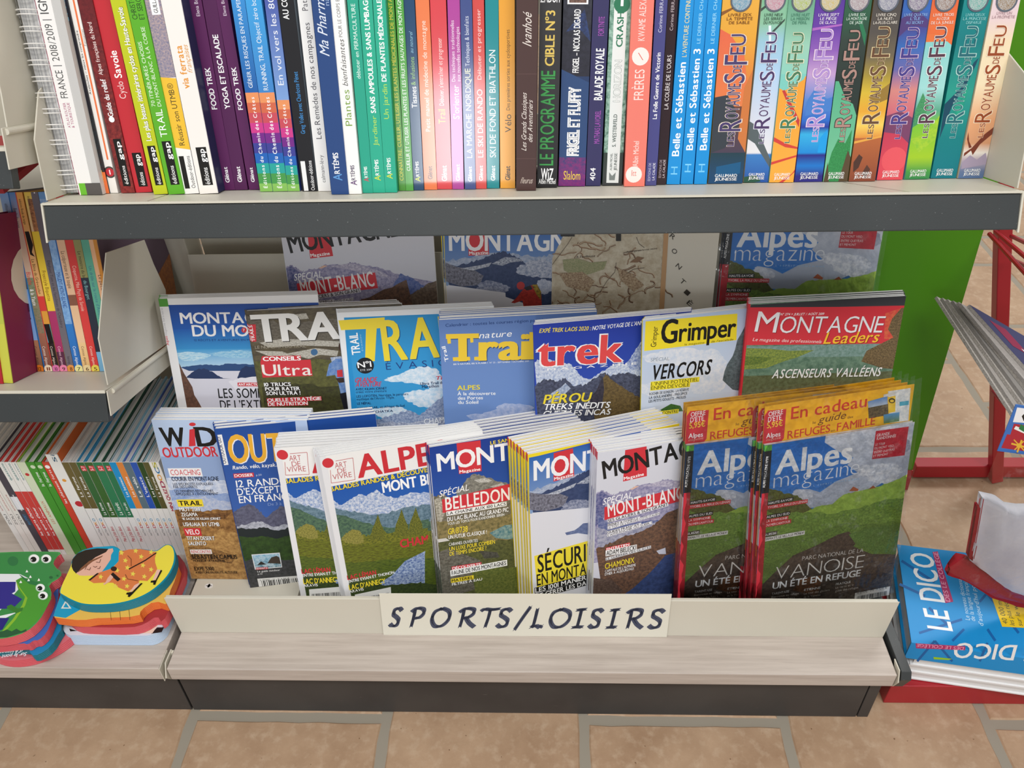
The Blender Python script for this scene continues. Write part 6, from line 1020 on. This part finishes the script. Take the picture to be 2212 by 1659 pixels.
def sm(p, n=2):
    for _ in range(n): p = [q for i in range(len(p)) for q in ((p[i-1][0]*.25+p[i][0]*.75, p[i-1][1]*.25+p[i][1]*.75), (p[i][0]*.75+p[(i+1) % len(p)][0]*.25, p[i][1]*.75+p[(i+1) % len(p)][1]*.25))]
    return p
def art_moon(S):
    S.p('#f4e34a', sm([(500, 548), (610, 320), (620, 270), (690, 200), (800, 170), (960, 160), (1030, 205), (1290, 198), (1340, 205), (1405, 152), (1440, 145), (1472, 165), (1488, 220), (1482, 300), (1438, 395), (1368, 474), (1270, 552), (1145, 610), (1000, 645), (850, 655), (705, 650), (610, 612), (545, 575)]))
    S.p('#17a0c8', [(690, 195), (800, 166), (960, 156), (1015, 180), (1030, 230), (1010, 290), (950, 350), (885, 392), (838, 386), (900, 300), (940, 200), (800, 180)])
    S.p('#2c2320', [(610, 330), (618, 270), (660, 220), (730, 190), (830, 176), (925, 180), (900, 215), (820, 250), (650, 392), (625, 365)]); S.p('#efb9a4', [(650, 390), (720, 325), (815, 252), (905, 208), (925, 182), (962, 176), (968, 200), (948, 232), (945, 270), (905, 330), (868, 378), (800, 408), (720, 410), (680, 408)])
    S.p('#8a5a40', [(690, 345), (760, 285), (880, 235), (870, 250), (790, 290), (720, 345), (660, 385)])
    S.p('#e2814a', [(1015, 208), (1100, 186), (1200, 182), (1290, 198), (1335, 212), (1322, 260), (1325, 300), (1342, 352), (1318, 388), (1258, 455), (1190, 450), (1180, 480), (1095, 545), (1010, 510), (965, 470), (900, 468), (800, 474), (752, 446), (835, 388), (960, 345), (1012, 285)])
    for x, y in ((1038, 215), (1158, 198), (1290, 208), (1070, 280), (1205, 248), (1088, 342), (1220, 322), (1000, 365), (1135, 395), (860, 420), (1058, 437), (985, 500), (1232, 418), (1085, 500), (1290, 358)): star(S, x, y, 24)
    S.line('#241a18', 9, [(1335, 215), (1240, 280), (1100, 355)]); S.p('#241a18', [(940, 405), (965, 382), (1030, 440), (1005, 460)]); S.ell('#3a241c', 972, 352, 26, 20)
    S.p('#241a18', [(755, 448), (830, 388), (845, 392), (770, 452)]); S.p('#efb9a4', [(900, 470), (920, 430), (945, 400), (968, 425), (940, 460), (890, 490), (880, 480)])
    for pts in ([(725, 360), (745, 320)], [(740, 355), (765, 362), (775, 340)], [(795, 330), (815, 340), (830, 330)], [(820, 295), (850, 300), (860, 270)], [(830, 350), (850, 350), (858, 330)], [(1090, 240), (1120, 270), (1120, 330)], [(1070, 400), (1090, 440), (1180, 455)]): S.line('#5a3024', 4, pts)
    S.p('#f2c2b0', [(1340, 360), (1372, 362), (1360, 410), (1310, 460), (1308, 440)]); S.p('#17120f', [(1372, 362), (1386, 368), (1340, 450), (1325, 490), (1308, 488), (1310, 470), (1285, 470), (1290, 455), (1330, 450)]); S.p('#f2c2b0', [(1150, 492), (1195, 470), (1180, 500), (1110, 560), (1112, 545)]); S.p('#17120f', [(1205, 474), (1218, 478), (1140, 560), (1105, 595), (1090, 590), (1096, 575), (1076, 570), (1085, 556), (1130, 550)])
def art_croc(S):
    S.p('#3f8f4c', [(-80, 225), (130, 212), (300, 210), (440, 212), (500, 218), (490, 245), (448, 302), (472, 340), (518, 382), (515, 415), (405, 480), (432, 545), (428, 590), (390, 675), (330, 782), (225, 882), (60, 935), (-80, 940)])
    S.p('#eef0f4', [(-80, 393), (170, 395), (240, 430), (-80, 800)]); S.p('#eef0f4', [(-80, 770), (150, 720), (30, 780), (-80, 790)]); S.p('#37318c', [(-80, 462), (135, 462), (130, 545), (-80, 660)]); S.p('#37318c', [(-80, 660), (100, 560), (190, 610), (110, 690), (-80, 695)]); S.p('#2c2a7c', [(-80, 770), (80, 770), (20, 870), (-80, 900)])
    S.p('#4f9c36', [(135, 450), (180, 425), (235, 432), (300, 490), (330, 500), (440, 600), (400, 680), (330, 782), (225, 880), (60, 890), (20, 880), (110, 780), (190, 660), (215, 610), (160, 540)]); S.p('#8cbc34', [(135, 450), (150, 500), (215, 590), (190, 660), (110, 780), (20, 882), (50, 880), (130, 790), (215, 665), (235, 600), (170, 510)]); S.p('#3d7f34', [(60, 670), (95, 655), (150, 690), (200, 680), (190, 710), (140, 732), (90, 705), (60, 690)]); S.p('#2c5c3a', [(-80, 900), (20, 885), (60, 868), (100, 885), (140, 862), (180, 885), (225, 865), (225, 885), (60, 935), (-80, 940)])
    S.p('#2f7a44', [(160, 395), (230, 440), (340, 470), (330, 500), (250, 480), (200, 440)]); S.ell('#357a48', 110, 285, 45, 40); S.ell('#2f6a3c', 435, 425, 16, 12); S.ell('#2f6a3c', 490, 410, 10, 8)
    for x, y in ((230, 375), (260, 422), (332, 448), (178, 466), (245, 450)): S.p('#ffffff', [(x-12, y+8), (x, y-16), (x+12, y+6)])
    eye(S, 290, 268, 42); eye(S, 395, 268, 40); eye(S, 345, 515, 36); eye(S, 368, 582, 38)
ML = [(-100, 215), (130, 205), (300, 203), (440, 205), (512, 206), (520, 225), (492, 240), (450, 300), (474, 340), (525, 378), (522, 420), (412, 486), (438, 540), (438, 592), (400, 680), (338, 790), (230, 890), (60, 945), (-100, 950)]
MR = [(497, 548), (540, 470), (608, 325), (612, 275), (650, 225), (700, 192), (800, 163), (900, 163), (962, 152), (1010, 172), (1034, 200), (1110, 185), (1200, 178), (1290, 193), (1338, 200), (1400, 148), (1440, 140), (1480, 160), (1500, 220), (1497, 300), (1452, 400), (1382, 480), (1282, 560), (1150, 622), (1000, 657), (850, 667), (700, 662), (600, 622), (540, 585)]
Z = .1286
def rnd(x0, y0, x1, y1, r=.02, n=6):
    o = []
    for cx, cy, a in ((x1-r, y0+r, -90), (x1-r, y1-r, 0), (x0+r, y1-r, 90), (x0+r, y0+r, 180)):
        o += [(cx+r*math.cos(math.radians(a+90*i/n)), cy+r*math.sin(math.radians(a+90*i/n))) for i in range(n+1)]
    return o
board_book('thick pale blue edged board book at the bottom of the right pile', rnd(-.655, .0365, -.511, .165, .02), Z, Z+.0235, '#c3d6ec', '#d8e0ea', lambda S: (S.p('#1c1a1a', [(1290, 905), (1340, 850), (1400, 850), (1380, 890)]), S.p('#1c1a1a', [(590, 860), (660, 880), (600, 885)]), S.p('#e8d4c0', [(1000, 910), (1350, 830), (1300, 900)])), 11, False)
a2 = [K7(x, y, Z+.042) for x, y in ((560, 770), (640, 830), (760, 845), (1120, 850), (1230, 820), (1340, 745), (1385, 815), (1470, 640), (1600, 330), (1500, 200), (900, 250), (600, 500))]
board_book('coral pink board book under the orange one in the right pile', [(p.x, p.y) for p in a2], Z+.0238, Z+.041, '#d95a62', '#a3383c', None, 6, False)
a3 = [K7(x, y, Z+.058) for x, y in ((450, 760), (505, 770), (700, 790), (830, 768), (865, 770), (1190, 755), (1200, 700), (1320, 620), (1440, 660), (1440, 560), (1500, 430), (1530, 300), (1400, 220), (900, 260), (640, 300), (520, 560))]
board_book('orange board book under the yellow moon book', [(p.x, p.y) for p in a3], Z+.0413, Z+.0575, '#ea7a34', '#f2c058', lambda S: (S.p('#23a0c8', [(455, 755), (520, 560), (620, 600), (720, 680), (560, 770)]), S.p('#efeadc', [(520, 690), (560, 620), (610, 690)]), S.p('#23a0c8', [(540, 680), (562, 640), (590, 682)]), S.line('#6a4a20', 4, [(950, 790), (940, 700)]), S.line('#6a4a20', 4, [(1030, 790), (1020, 700)]), S.line('#6a4a20', 4, [(1110, 790), (1100, 700)])), 6, False)
board_book('yellow moon shaped board book with a sleeping child, on top of its pile', MR, Z+.0578, Z+.0735, '#0d7f96', '#0d8aa0', art_moon, 6, smooth=2)
b1 = [(-.705+.075*math.cos(i*math.pi/16), .075+.075*math.sin(i*math.pi/16)) for i in range(32)]
board_book('round coral pink board book at the bottom of the left pile', b1, Z, Z+.0165, '#dd5f6a', '#e0737c', None, 5, False)
b2 = [K7(x, y, Z+.031) for x, y in ((-120, 1060), (240, 1015), (268, 1090), (330, 1085), (440, 1010), (500, 900), (530, 860), (520, 500), (200, 330), (-120, 400))]
board_book('blue board book with upside down lettering in the left pile', [(p.x, p.y) for p in b2], Z+.0168, Z+.031, '#0f7888', '#1b84b8', lambda S: (S.t('Sur le pont', 232, 1062, 20, 1085, 30, '#dff0f4', .03), S.t('d’Avignon', 200, 1035, 0, 1050, 30, '#dff0f4', .03)), 5, False)
b3 = [K7(x, y, Z+.046) for x, y in ((-120, 1020), (200, 985), (240, 1000), (290, 960), (330, 965), (400, 900), (450, 780), (500, 640), (500, 400), (200, 280), (-120, 350))]
board_book('coral edged board book with blue cover under the crocodile book', [(p.x, p.y) for p in b3], Z+.0313, Z+.0465, '#d45560', '#3f6cb8', None, 6, False)
board_book('green crocodile shaped board book with coral edges, top of the left pile', ML, Z+.0468, Z+.0635, '#dd5f66', '#4aa055', art_croc, 6)
# ---------------------------------------------------------------- right of the bay: green board, red rack, dictionaries, bag, papers
g = empty('cardboard_display', Matrix.Translation((.6, .6, 0)), 'tall lime green cardboard display panel standing behind the magazine rack', 'display board')
e0 = at((2135, 500), 1, .470); e1 = at((1966, 1050), 1, .470)
mb = MB(); mb.hexa([(.5, .47, .0), (e1.x-.004, .47, 0), (e1.x-.004, .488, 0), (.5, .488, 0), (.5, .47, .9), (e0.x-.03, .47, .9), (e0.x-.03, .488, .9), (.5, .488, .9)], 'green_board'); mb.obj('panel', g)
mb = MB(); mb.hexa([(.55, .468, .0005), (e1.x-.003, .468, .0005), (e1.x-.003, .470, .0005), (.55, .470, .0005), (.55, .468, .05), (e1.x-.0065, .468, .05), (e1.x-.0065, .47, .05), (.55, .47, .05)], 'red_paint'); mb.obj('foot_strip', g)
r = empty('wire_rack', Matrix.Translation((.75, .3, 0)), 'red metal floor rack carrying dictionaries and newspapers', 'rack')
def bar(name, a, b, w, h, up=(0, 0, 1), **k):
    a, b = Vector(a), Vector(b); d = (b-a).normalized(); s = d.cross(Vector(up)).normalized()*w/2; t = s.cross(d).normalized()*h/2
    m = MB(); m.hexa([a-s-t, a+s-t, b+s-t, b-s-t, a-s+t, a+s+t, b+s+t, b-s+t], 'red_paint'); return m.obj(name, r, bevel=.0015)
zb = .0225
bar('base_rail', (.5195, .050, zb), (1.15, .050, zb), .028, .044); bar('base_rail', (.72, .505, .0225), (1.15, .505, .0225), .026, .028); bar('base_rail', (.5335, .065, zb), (.6235, .455, zb), .028, .040)
pb = at((2150, 1035), 1, .49); pt = at((2166, 505), 1, .49); pt = pt+(pt-pb)*.25; bar('post', pb, pt, .020, .020, (0, 1, 0))
for p, q in (((2137, 505), (2260, 640)), ((2150, 500), (2280, 610)), ((2185, 510), (2290, 560)), ((2185, 560), (2270, 600))):
    m = MB(); m.tube([at(p, 1, .465), at(q, 1, .30)], .0032, 'red_paint', 8); m.obj('wire', r)
for p, q in (((2145, 845), (2230, 940)), ((2165, 850), (2260, 930))):
    m = MB(); m.tube([at(p, 1, .46), at(q, 1, .34)], .0032, 'red_paint', 8); m.obj('wire', r)
# newspapers fanned on the rack
rr = random.Random(2); NL = ('newspaper with blue and red printed cover on top of the fanned pile', 'second newspaper from the top of the fanned pile', 'third newspaper from the top of the fanned pile', 'fourth newspaper from the top of the fanned pile', 'fifth newspaper from the top of the fanned pile', 'sixth newspaper from the top of the fanned pile', 'lowest newspaper of the fanned pile on the red rack')
for i in range(7):
    t = i/6; PN = Vector((.22, -.42, .88)).normalized(); P_ = atz(2090, 658, .46)-PN*.0062*i; pl = lambda x, y: on_plane((x, y), P_, PN)
    a = pl(2090-66*t+rr.uniform(-4, 4), 658-18*t); b = pl(2262-50*t+rr.uniform(-6, 6), 850+80*t); f = pl(2350-30*t, 805)-a
    P = []; n = 6
    for k in range(n+1): P.append(a.lerp(b, k/n))
    root = empty('newspaper', Matrix.Translation(a), NL[i], 'newspaper', 'newspapers on the red rack'); m = MB(); th = -PN*.0056; col = ('#c4beb8', '#b0aaa6', '#c2bcb4', '#9a9692', '#c6c0b8', '#b4aea8', '#d0cac2')[i]
    for p, q in zip(P, P[1:]):
        for o in (Vector((0, 0, 0)), th): m.face([p+o, q+o, q+f+o, p+f+o], col, c2='#9a9692', grain=(90, .6, 0))
        m.face([p, q, q+th, p+th], col, c2='#86827e', grain=(140, .8, 0)); m.face([p+f, q+f, q+f+th, p+f+th], col)
    for p in (P[0], P[-1]): m.face([p, p+f, p+f+th, p+th], col, c2='#86827e', grain=(140, .8, 0))
    m.obj('sheets', root)
    if i == 0:
        m = MB(); U = PN*.0004; q = lambda u, v: (lambda x, k: P[k].lerp(P[k+1], x-k)+f*u+U)(min(v*n, n-.001), int(min(v*n, n-.001)))
        for lab, uu, vv, c, z in (('b', (.0, 1), (0, 1), '#3f4064', 0), ('r', (.10, .24), (.10, .40), '#8a2c4a', .0003), ('w', (.20, 1), (.35, .85), '#dcdcda', .0005)):
            for k in range(6):
                v0, v1 = vv[0]+(vv[1]-vv[0])*k/6, vv[0]+(vv[1]-vv[0])*(k+1)/6; up = PN*z; m.face([q(uu[0], v0)+up, q(uu[0], v1)+up, q(uu[1], v1)+up, q(uu[1], v0)+up], c, c2='#8fb0bc' if lab == 'w' else None, grain=(40, .7, 0))
        m.obj('printed_cover', root)
# dictionaries lying flat
zt, z0 = .1345, .0985
fl = atz(1969, 1388, zt); bl = atz(1938, 1176, zt); fr = atz(2330, 1438, zt); v = bl-fl; u = (fr-fl).normalized()*.27
def dic(name, lab, dz0, dz1, sh, blue):
    a = fl+sh; P = [Vector((q.x, q.y, dz0)) for q in (a, a+u, a+u+v, a+v)]; H = Vector((0, 0, dz1-dz0)); c = .0022; C_ = Vector((0, 0, c))
    root = empty(name, Matrix.Translation(P[0]), lab, 'book', 'dictionaries lying on the red rack'); m = MB(); col = '#1390d4' if blue else '#e9e9ea'
    m.prism(P, C_, 'print', col); m.prism([p+H-C_ for p in P], C_, 'print', col)
    ui, vi = u.normalized(), v.normalized()
    if blue: m.prism([P[0]+C_, P[1]+C_, P[1]+vi*c+C_, P[0]+vi*c+C_], H-2*C_, 'print', col)
    m.obj('cover', root); p = MB(); Q = [P[0]+ui*.004+vi*.0025, P[1]-ui*.004+vi*.0025, P[2]-ui*.004-vi*.004, P[3]+ui*.004-vi*.004]; p.prism([q+C_ for q in Q], H-2*C_, 'print', '#e2e2e2', c2='#bcbcc0', grain=(200, .5, 0)); p.obj('pages', root); return root
top = dic('dictionary', 'thick bright blue dictionary on top of the pile beside the rack', z0, zt, Vector((0, 0, 0)), True)
for i, (a, b) in enumerate(((.0810, .0980), (.0635, .0805), (.0460, .0630))): dic('dictionary', ('white-edged dictionary just under the blue one', 'middle one of the white-edged dictionaries', 'lowest white-edged dictionary on the red base')[i], a, b, Vector((.012-.004*i, .0015*i, 0)), False)
S = Surf(Vector((fl.x, fl.y, zt+.0001)), u, v-u*(v.dot(u)/u.dot(u)), 3, 3); S.O = S.O-S.U-S.V; S.view = S
S.crop(1880, 840, 2.37)
for a, b in (((250, 1250), (470, 1180)), ((560, 1090), (780, 830)), ((300, 1120), (420, 1230)), ((160, 880), (330, 990)), ((480, 1230), (420, 1290)), ((560, 1000), (760, 1250)), ((150, 1000), (280, 1060)), ((600, 1230), (640, 1290))): S.line('#0f62a8', 13, [a, b])
S.t('LE DICO', 422, 1240, 315, 850, 120, '#f2f4f6', .03, track=.12)
S.p('#b8306a', [(318, 835), (345, 832), (425, 1090), (385, 1097)]); S.t('DÈS LE COLLÈGE', 410, 1090, 345, 838, 22, '#f0b0cc', .01)
for t_, a in (('Le nouveau dictionnaire', (510, 1185, 462, 950)), ('de la langue française', (538, 1190, 492, 970)), ('d’aujourd’hui pour', (580, 1215, 530, 980))): S.t(t_, *a, 22, '#bfe2f4', .01)
S.p('#f0cc28', [(612, 1040), (800, 1080), (820, 1225), (675, 1218)])
for t_, a in (('40 000 mots', (705, 1205, 660, 1050)), ('les plus récents', (740, 1212, 690, 1050)), ('sur le web', (780, 1215, 745, 1080))): S.t(t_, *a, 24, '#3a4a3a', .01)
o = S.mb.obj('cover_print', top); o.matrix_basis = S.mw()
sv = Vector((0, 0, 1)); S = Surf(Vector((fl.x, fl.y, z0))-Vector((0, 0, 0)), u, sv, 3, 3); S.O = S.O-S.U-S.V+S.N*.0001; S.view = S; S.crop(1880, 840, 2.37)
for a, b in (((240, 1395), (330, 1290)), ((560, 1395), (600, 1300)), ((330, 1290), (420, 1395))): S.line('#0f62a8', 12, [a, b])
S.t('LE DICO', 930, 1320, 438, 1300, 78, '#f2f4f6', .03, track=.12); S.p('#b8306a', [(232, 1302), (487, 1318), (485, 1338), (234, 1328)]); S.t('DÈS LE COLLÈGE', 480, 1322, 240, 1305, 16, '#f0b0cc', .01); S.p('#9ccc1c', [(323, 1372), (420, 1382), (400, 1388), (325, 1384)])
o = S.mb.obj('spine_print', top); o.matrix_basis = S.mw()
# clear bag with a folded white garment and a header card of flags
bg = empty('plastic_bag', Matrix.Translation((.62, .1, .35)), 'clear bag of folded white and red cloth hanging over the dictionaries', 'bag')
bp = lambda x, y, d=0: at((1880+x/2.37, 840+y/2.37), 1, .1+d)
def sheet(name, rows, m, th, amp=.003, **k):             # a padded cloth sheet through rows of points
    r = random.Random(len(rows)); mb = MB(); mb.smooth = True; nx = 14; G = []
    for row in rows:
        line = []
        for i in range(nx+1):
            t = i/nx*(len(row)-1); j = min(int(t), len(row)-2); p = row[j].lerp(row[j+1], t-j); line.append(p+Vector((0, -th*math.sin(math.pi*(.08+.92*i/nx))-r.uniform(0, amp), 0)))
        G.append(line)
    R = []
    for a, b in zip(G, G[1:]):
        for k_ in range(4): R.append([p.lerp(q, k_/4) for p, q in zip(a, b)])
    R.append(G[-1]); Bk = [[Vector((p.x, .1+.004, p.z)) for p in row] for row in R]
    for a, b in zip(R, R[1:]):
        for i in range(nx): mb.face([b[i], b[i+1], a[i+1], a[i]], m=m)
    for a, b in zip(Bk, Bk[1:]):
        for i in range(nx): mb.face([a[i], a[i+1], b[i+1], b[i]], m=m)
    for i in (0, nx):
        for j in range(len(R)-1): mb.face([R[j][i], R[j+1][i], Bk[j+1][i], Bk[j][i]], m=m)
    for j in (0, -1):
        for i in range(nx): mb.face([R[j][i], R[j][i+1], Bk[j][i+1], Bk[j][i]], m=m)
    return mb.obj(name, bg, weld=True, **k)
sheet('folded_cloth', [[bp(560, 535), bp(640, 552), bp(690, 590), bp(760, 600), bp(1000, 590)], [bp(540, 660), bp(700, 680), bp(1000, 690)], [bp(515, 790), bp(700, 830), bp(1000, 850)], [bp(500, 862), bp(650, 940), bp(1000, 1040)], [bp(560, 900), bp(700, 990), bp(1000, 1090)]], 'white_cloth', .016)
sheet('red_trim', [[bp(400, 905), bp(440, 850), bp(500, 862), bp(560, 905), bp(700, 985), bp(1000, 1085)], [bp(385, 935), bp(470, 950), bp(600, 1030), bp(760, 1090), bp(1000, 1150)]], 'red_cloth', .012, label='red hem along the cloth')
sheet('red_side', [[bp(540, 590), bp(560, 592)], [bp(495, 850), bp(520, 865)]], 'red_cloth', .006)
mb = MB(); 
for x0, y0, x1, y1 in ((562, 560, 520, 790), (580, 565, 540, 790), (525, 800, 510, 865), (545, 805, 530, 870)): mb.tube([bp(x0, y0, -.013), bp(x1, y1, -.017)], .0005, 'red_cloth', 5)
mb.obj('stitching', bg)
mb = MB(); mb.smooth = True; film = [(648, 318), (600, 430), (560, 530), (500, 700), (480, 860), (385, 930), (480, 975), (640, 1060), (800, 1100), (1000, 1170)]
L = [bp(x, y, -.028) for x, y in film]; Rr = [bp(x, y, -.03) for x, y in ((1000, 345), (1000, 440), (1000, 540), (1000, 700), (1000, 860), (1000, 960), (1000, 1010), (1000, 1080), (1000, 1120), (1000, 1170))]
rr = random.Random(9); G = [[a.lerp(b, i/10)+Vector((0, rr.uniform(-.004, .001), 0)) for i in range(11)] for a, b in zip(L, Rr)]
for a, b in zip(G, G[1:]):
    for i in range(10): mb.face([b[i], b[i+1], a[i+1], a[i]], m='clear_film')
mb.obj('clear_film', bg, weld=True, label='clear film')
S = Surf(Vector((0, .072, 0)), (1, 0, 0), (0, 0, 1), 2, 2); S.crop(1880, 840, 2.37)
c = [S.uv(*p) for p in ((745, 80), (1000, 120), (1000, 365), (650, 318))]; S.mb.prism([(x, y, -.0008) for x, y in c], (0, 0, .0008), 'print', '#3f74c0')
S.p('#f2f2f4', [(752, 95), (1000, 130), (1000, 190), (730, 170)]); S.p('#2a2420', [(775, 140), (800, 115), (830, 130), (820, 170), (785, 165)]); S.p('#b02a38', [(735, 178), (1000, 215), (1000, 270), (715, 240)]); S.p('#f2f2f0', [(745, 190), (900, 260), (890, 275), (735, 205)]); S.p('#2f7a44', [(770, 180), (830, 215), (1000, 235), (1000, 250), (820, 240), (760, 205)]); S.p('#b02a38', [(700, 232), (1000, 275), (1000, 350), (670, 302)])
S.line('#e8b83a', 9, [(722, 280), (800, 300)]); S.line('#e8b83a', 9, [(775, 262), (752, 325)]); S.ell('#e8b83a', 762, 290, 14, 12); S.line('#e8b83a', 6, [(735, 260), (790, 318)]); S.line('#e8b83a', 6, [(785, 268), (738, 312)])
o = S.mb.obj('header_card', bg, label='blue card printed with regional flags'); o.matrix_basis = S.mw()
